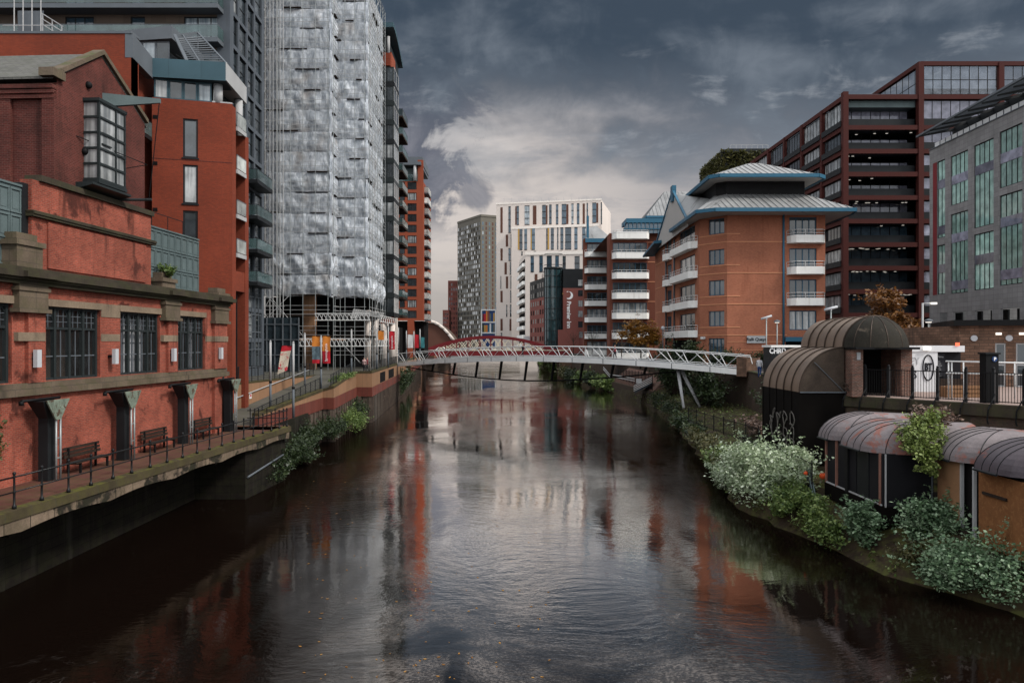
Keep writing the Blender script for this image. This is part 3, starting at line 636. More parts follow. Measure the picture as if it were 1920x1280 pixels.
mb2.fbox(f, a-0.13, a+0.13, 0.062, 0.07, PZ(748.5,57), PZ(743.5,57)); mb2.build('symbol', M['b_red'], o)

# ================================================================ riverside walkway under the museum
def wx(Y): return -16.26+0.068*(Y-24.6)
E = [(wx(Y), Y) for Y in (12, 18, 24, 30, 36, 42, 49.2)]
mb = MB()
for (a, b) in zip(E[:-1], E[1:]): mb.hexa([(-22,a[1],3.2), (a[0]-.34,a[1],3.2), (b[0]-.34,b[1],3.2), (-22,b[1],3.2)], [(-22,a[1],3.5), (a[0]-.34,a[1],3.5), (b[0]-.34,b[1],3.5), (-22,b[1],3.5)])
struct(mb.build('walkway_path', M['paving']))
mb = MB()
for (a, b) in zip(E[:-1], E[1:]): mb.hexa([(a[0]-.339,a[1],3.22), (a[0]+.06,a[1],3.22), (b[0]+.06,b[1],3.22), (b[0]-.339,b[1],3.22)], [(a[0]-.339,a[1],3.56), (a[0]+.03,a[1],3.53), (b[0]+.03,b[1],3.53), (b[0]-.339,b[1],3.56)])
struct(mb.build('walkway_kerb', M['moss_kerb']))
t = thing('walkway_bridge', 'stained concrete arched edge beam carrying the riverside walkway', 'walkway', (wx(30), 30, 0))
mb = MB()
for s in range(8):
    y0 = 10.2+s*4.85; ys = [y0+4.85*k/10 for k in range(11)]
    lo = [3.22-0.46+0.13*math.sin(math.pi*k/10) for k in range(11)]
    for k in range(10):
        a, b = ys[k], ys[k+1]
        mb.hexa([(wx(a)-.3,a,lo[k]), (wx(a),a,lo[k]), (wx(b),b,lo[k+1]), (wx(b)-.3,b,lo[k+1])], [(wx(a)-.3,a,3.22), (wx(a),a,3.22), (wx(b),b,3.22), (wx(b)-.3,b,3.22)])
mb.build('edge_beam', M['concrete_stained'], t)
for s in range(9):
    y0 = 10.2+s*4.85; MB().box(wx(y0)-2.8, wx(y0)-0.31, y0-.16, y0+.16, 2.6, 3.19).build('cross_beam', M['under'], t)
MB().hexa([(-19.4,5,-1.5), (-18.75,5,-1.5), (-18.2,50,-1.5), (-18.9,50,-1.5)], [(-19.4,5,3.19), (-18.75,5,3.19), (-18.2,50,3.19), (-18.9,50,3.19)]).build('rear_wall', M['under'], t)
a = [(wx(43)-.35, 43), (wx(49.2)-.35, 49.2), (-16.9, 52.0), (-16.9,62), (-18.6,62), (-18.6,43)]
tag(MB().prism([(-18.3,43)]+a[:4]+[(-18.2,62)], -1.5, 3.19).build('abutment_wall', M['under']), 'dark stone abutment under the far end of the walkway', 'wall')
tag(MB().tube((wx(43)-.28,43.2,1.25), (wx(49)-.28,48.6,1.75), 0.06, 7).build('water_pipe', M['midgrey']), 'pale pipe running along the dark walkway abutment', 'pipe')
t = thing('walkway_railing', 'black iron railing with ball topped posts along the brick walkway', 'railing', (wx(24.6)-.12, 24.6, 3.55))
YS = [20.8, 22.1, 23.3, 24.6, 25.9, 27.3, 28.6, 30.0, 31.3, 32.7, 34.1, 35.5, 36.9, 38.2, 39.6, 41.0, 42.3, 43.6, 45.0, 46.3, 47.6, 48.9]
for Y in YS:
    c = (wx(Y)-.14, Y, 3.55); MB().lathe(c, [(0.0,0), (0.075,0.0), (0.07,0.1), (0.038,0.13), (0.036,0.5), (0.055,0.53), (0.036,0.57), (0.032,1.0), (0.055,1.05), (0.03,1.09), (0.055,1.13), (0.06,1.16), (0.045,1.2), (0.0,1.22)], 8).build('post', M['iron_rail'], t)
for h, r in ((1.04, .03), (0.55, .024)): MB().path([(wx(Y)-.14, Y, 3.55+h) for Y in (15, 24.6, 36.9, 48.9)], r).build('rail', M['iron_rail'], t)
t = thing('landing_railing', 'short black railing across the foot of the ramp', 'railing', (-16.5, 49.3, 3.5))
for k in range(5):
    c = (-17.3+k*0.55, 49.35, 3.5); MB().lathe(c, [(0.0,0), (0.06,0), (0.032,0.1), (0.032,1.1), (0.05,1.16), (0.0,1.22)], 7).build('post', M['iron_rail'], t)
for h in (1.05, .55): MB().tube((-17.5,49.35,3.5+h), (-14.8,49.35,3.5+h), .027).build('rail', M['iron_rail'], t)
# ================================================================ brick museum with its gabled hall
FM = Fr((-20.9, 0), (-20.9+0.057*10, 10))
mus = thing('brick_museum', 'old red brick riverside museum with tall leaded windows and a gabled hall', 'building', FM.pt(38, 0, 3.5))
WIN = [(24.6, 28.8), (30.5, 34.4), (36.0, 39.6), (41.2, 44.7)]
ZW0, ZW1 = 7.46, 10.52
mb = MB(); mb.wall(FM, 8, 47.3, 3.3, 6.93); mb.wall(FM, 8, 47.3, 6.93, 11.3, [(a, b, ZW0, ZW1) for a, b in WIN], rev=0.35)
mb.face([FM.pt(47.3,0,3.3), FM.pt(47.3,-9,3.3), FM.pt(47.3,-9,11.95), FM.pt(47.3,0,11.95)])
for u0, u1 in ((29.5, 30.5), (40.2, 41.2)): mb.fbox(FM, u0, u1, 0.003, 0.16, 7.42, 10.2)
mb.fbox(FM, 45.6, 47.31, 0.003, 0.2, 3.3, 6.93); mb.fbox(FM, 45.6, 47.31, 0.003, 0.2, 7.42, 10.2)
mb.build('wall', M['brick_museum'], mus)
mb = MB(); mb.fbox(FM, 8, 47.55, -0.3, 0.24, 6.93, 7.2); mb.fbox(FM, 8, 47.45, -0.3, 0.13, 7.2, 7.42); mb.build('sill_course', M['stone'], mus)
mb = MB()
for u0, u1 in ((28.9, 30.45), (34.45, 35.95), (39.65, 41.15), (44.75, 45.55)): mb.fbox(FM, u0, u1, -0.05, 0.02 if u0 in (34.45, 44.75) else 0.19, 9.08, 9.42)
mb.fbox(FM, 45.55, 47.36, -0.05, 0.24, 9.08, 9.42)
for a, b in WIN: mb.fbox(FM, a-0.1, b+0.1, -0.3, 0.06, ZW1+0.004, 10.82)
mb.fbox(FM, 34.45, 35.95, -0.05, 0.03, 10.2, 10.816); mb.build('pale_band', M['stone_pale'], mus)
mb = MB()
for u0, u1 in ((28.85, 30.5), (39.7, 41.25), (45.5, 47.4)):
    mb = MB(); mb.fbox(FM, u0, u1, -0.05, 0.27, 10.2, 11.3); mb.fbox(FM, u0-0.1, u1+0.1, -0.05, 0.36, 10.2, 10.36); mb.fbox(FM, u0-0.08, u1+0.08, -0.05, 0.33, 11.05, 11.2); mb.build('pilaster', M['stone'], mus)
mb = MB()
for d, z0, z1 in ((0.3, 11.3, 11.45), (0.42, 11.45, 11.55), (0.55, 11.55, 11.78), (0.42, 11.78, 11.95)): mb.fbox(FM, 8, 47.4+d*0.6, -0.4, d, z0, z1)
for u0, u1 in ((28.7, 30.6), (39.6, 41.4), (45.4, 47.5)): mb.fbox(FM, u0, u1, 0.05, 0.72, 11.56, 11.775)
mb.build('cornice', M['stone_dark'], mus)
mb = MB(); mb.fbox(FM, 30.1, 39.0, -0.65, -0.15, 11.95, 15.6); mb.fbox(FM, 31.0, 38.4, -0.17, -0.08, 12.1, 14.0); mb.build('parapet_wall', M['brick_museum'], mus)
mb = MB(); mb.fbox(FM, 29.95, 39.2, -0.7, 0.02, 14.1, 14.34); mb.fbox(FM, 29.95, 39.2, -0.7, 0.07, 14.2, 14.3); mb.fbox(FM, 30.5, 39.1, -0.75, -0.02, 15.6, 15.85); mb.build('coping', M['stone_dark'], mus)
for u0, u1, z1 in ((28.7, 30.15, 13.3), (39.35, 40.7, 12.75), (45.9, 47.3, 12.4)):
    mb = MB(); mb.fbox(FM, u0, u1, -0.55, 0.28, 11.95, z1-0.5); mb.fbox(FM, u0-0.1, u1+0.1, -0.65, 0.36, z1-0.5, z1-0.3); mb.fbox(FM, u0+0.15, u1-0.15, -0.45, 0.15, z1-0.3, z1)
    mb.build('pedestal', M['stone'], mus)
for u0, u1, z1 in ((12, 29.75, 15.2), (39.05, 44.6, 15.1)):
    mb = MB(); mb.fbox(FM, u0, u1, -0.62, -0.35, 11.95, z1); nn = int((u1-u0)/0.62)
    for k in range(nn):
        a = u0+(u1-u0)*k/nn; b = u0+(u1-u0)*(k+1)/nn
        for r in range(3):
            za = 12.0+(z1-12.05)*r/3; zb = 12.0+(z1-12.05)*(r+1)/3
            mb.fbox(FM, a+.02, b-.02, -0.36, -0.30, za+.03, za+.09); mb.fbox(FM, a+.02, b-.02, -0.36, -0.30, zb-.12, zb-.03)
            mb.fbox(FM, a+.02, a+.09, -0.36, -0.31, za+.09, zb-.12); mb.fbox(FM, b-.09, b-.02, -0.36, -0.31, za+.09, zb-.12)
            mb.fbox(FM, a+.16, b-.16, -0.36, -0.335, za+.18, zb-.22)
    mb.fbox(FM, u0, u1, -0.66, -0.28, z1, z1+0.08)
    mb.build('steel_tank_panel', M['tealsteel'], mus)
MB().fbox(FM, 29.75, 30.4, -0.9, -0.3, 12.0, 15.4).build('flue', M['darkgrey'], mus)
for u0, u1, z in ((39.2, 44.4, 15.2), (20, 29.6, 15.3)):
    mb = MB(); mb.tube(FM.pt(u0,-1.2,z+1.0), FM.pt(u1,-1.2,z+1.0), 0.025, 4)
    for k in range(4): u = u0+(u1-u0)*k/3; mb.tube(FM.pt(u,-1.2,z-.3), FM.pt(u,-1.2,z+1.0), 0.022, 4)
    mb.build('roof_rail', M['darkgrey'], mus)
for i, (a, b) in enumerate(WIN):
    o = MB(); n = 4; L = (b-a)/n
    for k in range(n+1):
        c = a+0.06+(b-a-0.12)*k/n; o.fbox(FM, c-0.07, c+0.07, -0.30, -0.14, ZW0, ZW1)
    for z in (ZW0+0.05, 9.62, ZW1-0.05): o.fbox(FM, a, b, -0.29, -0.16, z-0.05, z+0.05)
    th_ = MB(); th_.fbox(FM, a, b, -0.26, -0.2, 8.42, 8.47)
    for k in range(n):
        c = a+L*(k+.5)
        for q in (-0.17, 0.17): th_.fbox(FM, c+q*L*1.0-0.012, c+q*L+0.012, -0.25, -0.21, 9.62, ZW1-.1)
        th_.fbox(FM, c-0.018, c+0.018, -0.25, -0.21, ZW0, 9.6)
        for z in (9.9, 10.15): th_.fbox(FM, a+L*k+.06, a+L*(k+1)-.06, -0.25, -0.21, z-0.012, z+0.012)
        arc = [FM.pt(c+math.cos(th)*(L/2-.07), -0.22, 10.02+math.sin(th)*(0.42)) for th in [math.pi*j/8 for j in range(9)]]; o.path(arc, 0.03, 4)
        sp = [FM.pt(c+sx*(L/2-.06), -0.24, zz) for sx, zz in ((-1, 10.1), (-1, 10.48), (-.3, 10.48), (-.75, 10.3))]; o.face(sp)
        sp = [FM.pt(c+sx*(L/2-.06), -0.24, zz) for sx, zz in ((1, 10.1), (.75, 10.3), (.3, 10.48), (1, 10.48))]; o.face(sp)
    o = o.build('window', M['green_frame'], mus); th_.build('glazing_bar', M['midgrey'], o)
    mb = MB(); mb.face([FM.pt(a,-.23,ZW0), FM.pt(b,-.23,ZW0), FM.pt(b,-.23,ZW1), FM.pt(a,-.23,ZW1)]); mb.build('pane', M['glass_museum'], o)
    if i != 1:
        mb = MB(); n2 = 26
        for k, (c0, c1) in enumerate(((a, a+0.9), (b-1.0, b)) if i != 2 else ((a+0.5, a+1.3), (a+1.7, b-.7))):
            pts = [(c0+(c1-c0)*j/n2, -0.55+0.05*math.sin(j*1.7)) for j in range(n2+1)]
            mb.loft([[FM.pt(u, d, ZW0) for u, d in pts], [FM.pt(u, d, ZW1-.3) for u, d in pts]])
        mb.build('curtain', M['curtain'], o)
    else:
        mb = MB(); mb.fbox(FM, 31.6, 32.5, -1.5, -1.4, 7.7, 7.85); mb.fbox(FM, 30.9, 31.1, -1.2, -1.1, 7.8, 8.0); mb.build('lamp_glow', M['lamp_warm'], o)
mb = MB(); mb.fbox(FM, 20, 47.0, -2.2, -2.0, 7, 11.5); mb.fbox(FM, 20, 47.0, -5.0, -0.4, 6.95, 7.1); mb.fbox(FM, 20, 47.0, -5.0, -0.5, 11.2, 11.4); mb.build('interior', M['brown_panel'], mus)
mb = MB(); mb.fbox(FM, 8, 47.2, -9, -0.4, 11.5, 11.94); mb.build('flat_roof', M['felt'], mus)
for px, py in ((71, 672), (217, 668), (327, 665), (415, 662)):
    u = FM.u_px(px, 0.35); z = FM.z_px(px, py, 0.35)
    o = MB().fbox(FM, u-0.13, u+0.13, 0.25, 0.42, z-0.35, z+0.35).build('wall_light', M['lamp_off'], mus); MB().fbox(FM, u-0.06, u+0.06, 0.0, 0.25, z-0.06, z+0.06).build('bracket', M['iron'], o)
MB().tube(FM.pt(46.6,0.28,3.5), FM.pt(46.6,0.28,6.9), 0.05, 6).build('drainpipe', M['darkgrey'], mus)
# gabled hall
GU0, GU1, GP, ZE, ZP, DG = 31.9, 38.75, 35.05, 20.35, 22.4, -0.35
mb = MB(); pl = [(GU0, 11.9), (GU1, 11.9), (GU1, ZE), (GP, ZP), (GU0, ZE)]
hole = (33.75, 35.75, 16.4, 19.9)
mb.wall(FM, GU0, GU1, 11.9, ZE, [hole], d=DG)
mb.face([FM.pt(GU0,DG,ZE), FM.pt(GU1,DG,ZE), FM.pt(GP,DG,ZP)])
FN = Fr(FM.pt(GU0, -16, 0)[:2], FM.pt(GU0, DG, 0)[:2])
ow = FN.L-4.15
mb.wall(FN, 0, FN.L, 11.9, 20.1, [(ow-1.3, ow, 14.5, 18.4)], rev=0.25)
for c0, c1 in ((FN.L-0.55, FN.L+0.0), (FN.L-2.5, FN.L-1.95), (FN.L-4.1, FN.L-3.6)): mb.fbox(FN, c0, c1-0.003, 0.003, 0.16, 11.9, 19.7)
for k in range(3): mb.fbox(FN, 0, FN.L-.003, 0.003, 0.2+0.05*k, 19.4+0.2*k, 19.56+0.2*k)
mb.face([FM.pt(GU1,DG,11.9), FM.pt(GU1,-16,11.9), FM.pt(GU1,-16,ZE), FM.pt(GU1,DG,ZE)])
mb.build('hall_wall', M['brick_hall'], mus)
window(FN, ow-1.3, ow, 14.5, 18.4, mus, d=-0.15, nx=2, ny=4, fm='green_frame', gm='glass_dark')
mb = MB(); 
for (ua, za, ub, zb) in ((GU0-.25, 20.2, GP, ZP+.05), (GP, ZP+.05, GU1+.2, 20.2)):
    mb.hexa([FM.pt(ua,-.35,za), FM.pt(ub,-.35,zb), FM.pt(ub,-16,zb), FM.pt(ua,-16,za)], [FM.pt(ua,-.35,za+.1), FM.pt(ub,-.35,zb+.1), FM.pt(ub,-16,zb+.1), FM.pt(ua,-16,za+.1)])
mb.build('roof', M['slate'], mus)
mb = MB()
for (ua, za, ub, zb) in ((GU0-.1, 20.4, GP, ZP+.12), (GP, ZP+.12, GU1+.12, 20.4)):
    mb.hexa([FM.pt(ua,-.75,za), FM.pt(ub,-.75,zb), FM.pt(ub,-.2,zb), FM.pt(ua,-.2,za)], [FM.pt(ua,-.75,za+.22), FM.pt(ub,-.75,zb+.22), FM.pt(ub,-.2,zb+.22), FM.pt(ua,-.2,za+.22)])
mb.fbox(FM, GU0-.5, GU0+.3, -0.8, -0.15, 20.25, 20.6); mb.build('gable_coping', M['stone'], mus)
a, b, c, e = hole
o = MB()
DO = 0.35
for u in (a, (a*.36+b*.64), b): o.fbox(FM, u-.05, u+.05, DO-.06, DO+.04, c, e)
for k in range(6): z = c+(e-c)*k/5; o.fbox(FM, a-.06, b+.06, DO-.07, DO+.05, z-.05, z+.05)
for u in (a, b):
    for k in range(6): z = c+(e-c)*k/5; o.fbox(FM, u-.05, u+.05, DG, DO, z-.05, z+.05)
o.fbox(FM, a-.1, b+.1, DG, DO+.08, e, e+.14); o.fbox(FM, a-.1, b+.1, DG, DO+.08, c-.2, c-.05); o.fbox(FM, a+.2, a+.9, DO, DO+.06, 18.0, 18.06); o.fbox(FM, a+.2, a+.9, DO, DO+.06, 18.5, 18.56)
o = o.build('oriel_window', M['green_frame'], mus)
mb = MB(); mb.fbox(FM, a, b, DG, DO-.01, c, e); mb.build('pane', M['glass_home'], o)
mb = MB(); mb.hexa([FM.pt(a-.6,DG,c-.55), FM.pt(b+.4,DG,c-.55), FM.pt(b+.4,DO+.1,c-.35), FM.pt(a-.6,DO+.1,c-.35)], [FM.pt(a-.6,DG,c-.25), FM.pt(b+.4,DG,c-.25), FM.pt(b+.4,DO+.1,c-.25), FM.pt(a-.6,DO+.1,c-.25)])
mb.tube(FM.pt(b+.3,DG,c-.5), FM.pt(b+.9,1.2,c-.4), .07, 5); mb.build('platform', M['green_frame'], mus)
mb = MB(); mb.hexa([FM.pt(35.1,-.4,20.1), FM.pt(35.35,-.4,20.1), FM.pt(36.2,1.9,20.55), FM.pt(36.1,1.9,20.55)], [FM.pt(35.1,-.4,20.75), FM.pt(35.35,-.4,20.75), FM.pt(36.2,1.9,20.75), FM.pt(36.1,1.9,20.75)])
mb.build('hoist_beam', M['tealsteel'], mus)
mb = MB()
mb.tube(FM.pt(36.15,1.85,20.6), FM.pt(36.4,1.2,c-.4), .022, 4); mb.tube(FM.pt(33.2,DG,18.2), FM.pt(36.6,1.0,17.7), .022, 4); mb.tube(FM.pt(36.6,1.0,17.7), FM.pt(36.0,DG,17.3), .022, 4); mb.build('tie_rod', M['iron'], mus)
mb = MB()
for px, py in ((164, 160), (157, 284)): u = FM.u_px(px, DG); mb.ball(FM.pt(u, DG+.05, FM.z_px(px, py, DG)), .17)
mb.build('pattress_plate', M['iron'], mus)
mb = MB(); u0, u1 = 44.9, 50.3
# ---- free-standing steel columns
GRP = 'steel columns along the museum wall'
def steel_column(Y, label):
    u = Y; t = thing('steel_column', label, 'column', FM.pt(u, 0.55, 3.5), GRP); z0 = 3.5; zt = 6.72
    MB().fbox(FM, u-.22, u+.22, 0.35, 0.75, z0, 6.0).build('shaft', M['darkgrey'], t)
    mb = MB(); mb.hexa([FM.pt(u-.22,.35,6.0), FM.pt(u+.22,.35,6.0), FM.pt(u+.22,.75,6.0), FM.pt(u-.22,.75,6.0)], [FM.pt(u-.85,.35,zt), FM.pt(u+.3,.35,zt), FM.pt(u+.3,1.0,zt), FM.pt(u-.85,1.0,zt)]); mb.build('flared_head', M['darkgrey'], t)
    mb = MB(); k = 0.62
    mb.hexa([FM.pt(u-.2,1.02,5.95), FM.pt(u+.1,1.02,5.95), FM.pt(u+.1,1.08,5.95), FM.pt(u-.2,1.08,5.95)], [FM.pt(u-.75,1.02,zt+.03), FM.pt(u+.65,1.02,zt+.03), FM.pt(u+.65,1.08,zt+.03), FM.pt(u-.75,1.08,zt+.03)])
    mb.build('bracket_plate', M['verdigris'], t)
    mb = MB(); mb.tube(FM.pt(u-1.5,.6,zt+.06), FM.pt(u+.7,.6,zt+.06), .06, 6); mb.tube(FM.pt(u-1.5,.6,zt+.06), FM.pt(u-1.5,.6,zt-.1), .09, 6); mb.build('top_bar', M['iron'], t)
    mb = MB()
    for q in (-.06, .2): mb.tube(FM.pt(u+q,.98,z0), FM.pt(u+q,.98,6.1), .045, 6)
    for z in (4.4, 5.2): mb.tube(FM.pt(u-.06,.98,z), FM.pt(u+.2,.98,z), .03, 5)
    mb.build('pipe', M['greypipe'], t)
for Y, l in ((30.0, 'flared steel column nearest the left edge of the brick walkway'), (35.3, 'flared steel column between the first and second walkway benches'), (41.0, 'flared steel column between the second and third walkway benches'), (46.7, 'flared steel column at the end corner of the brick museum')): steel_column(Y, l)
def bench(u, label):
    t = thing('park_bench', label, 'bench', FM.pt(u, .5, 3.5), 'benches against the museum wall'); L = 1.25
    mb = MB(); [mb.fbox(FM, u-L, u+L, .35+.13*k, .45+.13*k, 3.93, 3.97) for k in range(4)]; mb.build('seat', M['old_wood'], t)
    mb = MB(); [mb.fbox(FM, u-L, u+L, .2+.03*k, .24+.03*k, 4.46-.16*k, 4.58-.16*k) for k in range(3)]; mb.build('backrest', M['old_wood'], t)
    for s in (-.95, .95):
        mb = MB(); mb.fbox(FM, u+s-.04, u+s+.04, .76, .84, 3.5, 3.93); mb.fbox(FM, u+s-.04, u+s+.04, .22, .3, 3.5, 4.55); mb.fbox(FM, u+s-.04, u+s+.04, .3, .84, 3.86, 3.925); mb.build('leg', M['iron'], t)
bench(32.7, 'dark wooden bench between the first two steel columns'); bench(38.6, 'dark wooden bench between the middle two steel columns'); bench(43.8, 'dark wooden bench beside the last steel column')
bush('cornice_shrub', 'small green shrub sprouting from the museum cornice', 'shrub', FM.pt(39.9, 0.25, 12.85), (.45,.5,.5), 700, .12, 'leaf_green', 3, clumps=6)
bush('wall_shrub', 'straggly shrub against the museum wall at the left picture edge', 'shrub', FM.pt(27.2, .5, 5.0), (.28,.35,1.2), 260, .14, 'leaf_olive', 4, clumps=6, base=3.5, ragged=.9)

# ================================================================ orange red brick apartment block behind the museum
A0, A1 = (PX(285, 53.5), 53.5), (-20.6, 55.0)
FB = Fr(A0, A1)
blk = thing('brick_apartment_block', 'bright orange red brick apartment block with teal roof edge', 'building', (-23.5, 56, 5.6))
ZB = 26.6
hs = []
for ya, yb in ((223, 296), (309, 382), (395, 470)):
    hs.append((FB.u_px(343), FB.u_px(371), PZ(yb, 54.2), PZ(ya, 54.2)))
hb = hs; mb = MB(); mb.wall(FB, 0, FB.L, 3.5, ZB, hs, rev=.16)
FS = Fr((-20.6, 55), (-20.6, 58.4)); L = FS.L
mb.fbox(FS, 0.003, .7, -.8, 0, 3.5, ZB-.1); mb.fbox(FS, L-.75, L, -.8, 0, 3.5, ZB-1.6); mb.fbox(FS, .7, L-.75, -.8, -.05, 12.9, 14.4)
mb.face([(A0[0],A0[1],3.5), (A0[0],A0[1]+6,3.5), (A0[0],A0[1]+6,ZB), (A0[0],A0[1],ZB)])
FL = Fr((-62, 50), (-25.5, 50)); mb.wall(FL, 0, FL.L, 3.5, 29.7); mb.fbox(FL, FL.L-.01, FL.L+.0, -.9, 0, 3.5, 29.7)
FL2 = Fr((-25.5, 50), (-25.5, 51.0)); mb.wall(FL2, 0, FL2.L, 3.5, 29.7)
mb.build('wall', M['brick_orange'], blk)
for a, b, c, e in hs:
    window(FB, a, b, c, e, blk, d=-.1, nx=1, ny=1, fm='darkgrey', gm='glass_home', fw=.12)
mb = MB(); mb.box(-25.7, -22.2, 56.8, 58.3, 3.5, 26.5); mb.box(-62, -26.6, 51.2, 60, 3.5, 29.5); mb.box(-26.4, -22.3, 55.4, 58.2, 3.5, 26.55); mb.build('rear_wall', M['brick_orange'], blk)
mb = MB(); mb.box(-21.6, -21.4, 55.6, 58.3, 3.5, 26); mb.build('recess_wall', M['void'], blk)
for py in (232, 313, 398, 472):
    z = PZ(py, 55); balcony(blk, FS, .72, L-.78, z, .12, slab='palegrey', gm='glass_bal_pale', rail='midgrey', th=.3)
MB().fbox(FS, 2.0, 2.1, -.5, -.4, 3.5, 12.8).build('screen_post', M['darkgrey'], blk)
mb = MB(); FC = Fr((-25.5, 50), A0); mb.fbox(FL, 0, FL.L+.05, -1, .06, 29.7, 29.85); mb.hexa([FC.pt(0,-.4,28.1), FC.pt(FC.L,-.4,27.9), FC.pt(FC.L,.1,27.9), FC.pt(0,.1,28.1)], [FC.pt(0,-.4,29.75), FC.pt(FC.L,-.4,29.35), FC.pt(FC.L,.1,29.35), FC.pt(0,.1,29.75)])
mb.build('roof_edge', M['midgrey'], blk)
mb = MB(); zt, zb = 29.35, 28.0; e = Fr((A0[0]-.05, 53.45), (PX(424, 54.3), 54.3)); fe = e
mb.fbox(e, 0, e.L, -2, .15, zb, zt); g2 = Fr((PX(424, 54.3), 54.15), (PX(461, 59.5), 59.5))
mb.build('fascia', M['teal'], blk)
mb = MB(); mb.fbox(g2, .003, g2.L, -1.5, .06, zb+.05, zt+.003); mb.build('side_fascia', M['palegrey'], blk)
mb = MB(); mb.box(-25.6, -21.3, 54.6, 60, zt-.1, zt+.02); mb.build('flat_roof', M['felt'], blk)
Lw = FB.u_px(397); 
for k in range(4): window(FB, .12+(Lw-.12)*k/4, .12+(Lw-.12)*(k+1)/4-.02, ZB, zb, blk, d=-.12, nx=1, ny=1, fm='teal', gm='glass_blue' if k == 3 else 'glass_home', fw=.1)
mb = MB(); mb.box(-25.4, -22.2, 55.2, 60, ZB, zb); mb.build('penthouse_wall', M['green_frame'], blk)
MB().fbox(FB, Lw+.02, FB.L, -.2, -.02, ZB, ZB+.1).build('sill', M['palegrey'], blk)
MB().fbox(FB, Lw+.1, FB.L-.9, -.16, -.12, ZB+.1, ZB+.9).build('glass_panel', M['glass_bal_pale'], blk)
for px, Y in ((409, 55.0), (447, 58.5)): MB().tube((PX(px, Y), Y, 24.9 if px > 420 else ZB), (PX(px, Y), Y, zb), .32, 12).build('column', M['palegrey'], blk)
for py in (223, 309, 395): u = FB.u_px(291); z = PZ(py, 54); MB().fbox(FB, u-.15, u+.15, -.02, .03, z-.13, z+.13).build('vent', M['void'], blk)
for a, b, c, e in hb: MB().fbox(FB, a-.08, b+.08, .004, .07, c-.1, c-.003).build('sill', M['darkgrey'], blk)
MB().fbox(FB, .0, FB.L, .004, .012, 22.22, 22.27).build('movement_joint', M['brick_hall'], blk)
balcony(blk, FC, .3, FC.L-.2, 23.6, .1, slab='darkgrey', rail='darkgrey')
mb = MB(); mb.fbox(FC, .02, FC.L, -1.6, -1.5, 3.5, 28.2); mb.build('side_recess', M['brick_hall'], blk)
# set-back upper storey with a sloping louvred pergola
up = MB(); Y = 62.0
up.hexa([(PX(190,Y),Y,PZ(80,Y)), (PX(322,Y),Y,PZ(72,Y)), (PX(322,Y),Y+7,PZ(72,Y)), (PX(190,Y),Y+7,PZ(80,Y))], [(PX(190,Y),Y,PZ(62,Y)), (PX(322,Y),Y,PZ(48,Y)), (PX(322,Y),Y+7,PZ(48,Y)), (PX(190,Y),Y+7,PZ(62,Y))])
up.build('upper_fascia', M['midgrey'], blk)
fu = Fr((PX(190,Y+.3),Y+.3), (PX(318,Y+.3),Y+.3)); zz0, zz1 = 29.0, PZ(76, Y)
for k in range(5): window(fu, fu.L*k/5, fu.L*(k+1)/5-.02, zz0, zz1, blk, d=0, nx=1, ny=2, fm='midgrey', gm='glass_blue' if k < 4 else 'glass_dark')
mb = MB(); mb.box(PX(190,Y+1), PX(300,Y+1), Y+.5, Y+7, 29, 34.2); mb.build('upper_wall', M['midgrey'], blk)
a, b, c, e = P(328,67,61), P(371,62,62.5), P(425,120,57.5), P(352,118,57)
mb = MB(); mb.tube(a, b, .14, 4); mb.tube(b, c, .09, 4); mb.tube(a, e, .16, 4)
for k in range(1, 14): mb.tube(a.lerp(e, k/14), b.lerp(c, k/14), .055, 4)
m3 = a.lerp(b, .33); m4 = e.lerp(c, .33); mb.tube(m3, m4, .07, 4)
mb.tube(b, (b.x, b.y, 29.3), .06, 5); mb.build('louvred_pergola', M['midgrey'], blk)
for k in range(3): MB().tube(P(318+k*12, 100+k*2, 58), P(345+k*12, 120, 58), .03, 4).build('roof_rail', M['darkgrey'], blk)

# ================================================================ dark apartment tower behind
TW = thing('apartment_tower', 'dark grey apartment tower with long glazed balconies at the top left', 'building', (-40, 76, 5.6))
Y = 70.0; FT = Fr((-70, Y), (-26.4, Y)); LT = FT.L
slabs = [PZ(82, Y)-6.2+3.1*k for k in range(6)]
hs = []
for z in slabs:
    for px0, px1 in ((122, 176), (245, 272), (345, 420)):
        hs.append((FT.u_px(px0), FT.u_px(px1), z+.05, z+2.5))
mb = MB(); mb.wall(FT, 0, LT-1.2, 5.6, 60, hs, rev=.2); mb.build('front_wall', M['brown_panel'], TW)
for (a, b, c, e) in hs: window(FT, a, b, c, e, TW, d=-.12, nx=3 if b-a > 2 else 1, ny=1, fm='darkgrey', gm='glass_blue', fw=.09)
for z in slabs: balcony(TW, FT, FT.u_px(-120), LT-.6, z, 1.5, slab='midgrey', gm='glass_bal', rail='midgrey', th=.4, h=1.15)
mb = MB(); mb.fbox(FT, LT-1.2, LT-.003, -.5, .1, 5.6, 60); 
FTs = Fr((-26.4, 70), (-26.9, 81)); 
hs = []
FH = 3.1
for k in range(18):
    z = 6.2+FH*k
    for a, b in ((.9, 2.3), (2.7, 4.9), (5.3, 7.4), (7.8, 10.2)): hs.append((a, b, z+.2, z+FH-.2))
mb.wall(FTs, 0, FTs.L, 5.6, 62, hs, rev=.3); mb.box(-70, -27.5, 71, 80.5, 5.6, 60); mb.build('side_wall', M['tower_grey'], TW)
for (a, b, c, e) in hs: window(FTs, a, b, c, e, TW, d=-.2, nx=1, ny=2, fm='darkgrey', gm='glass_home' if random.random() < .3 else 'glass_dark', simple=True)
for py in (342, 408, 470, 530): balcony(TW, FTs, 4.0, 9.5, PZ(py, 75.5), 1.35, slab='darkgrey', gm='glass_bal', rail='darkgrey', th=.35)
mb = MB()
for k in range(8): mb.fbox(FTs, 1.2*k+.4, 1.2*k+.48, .02, .1, 5.6, 14.2)
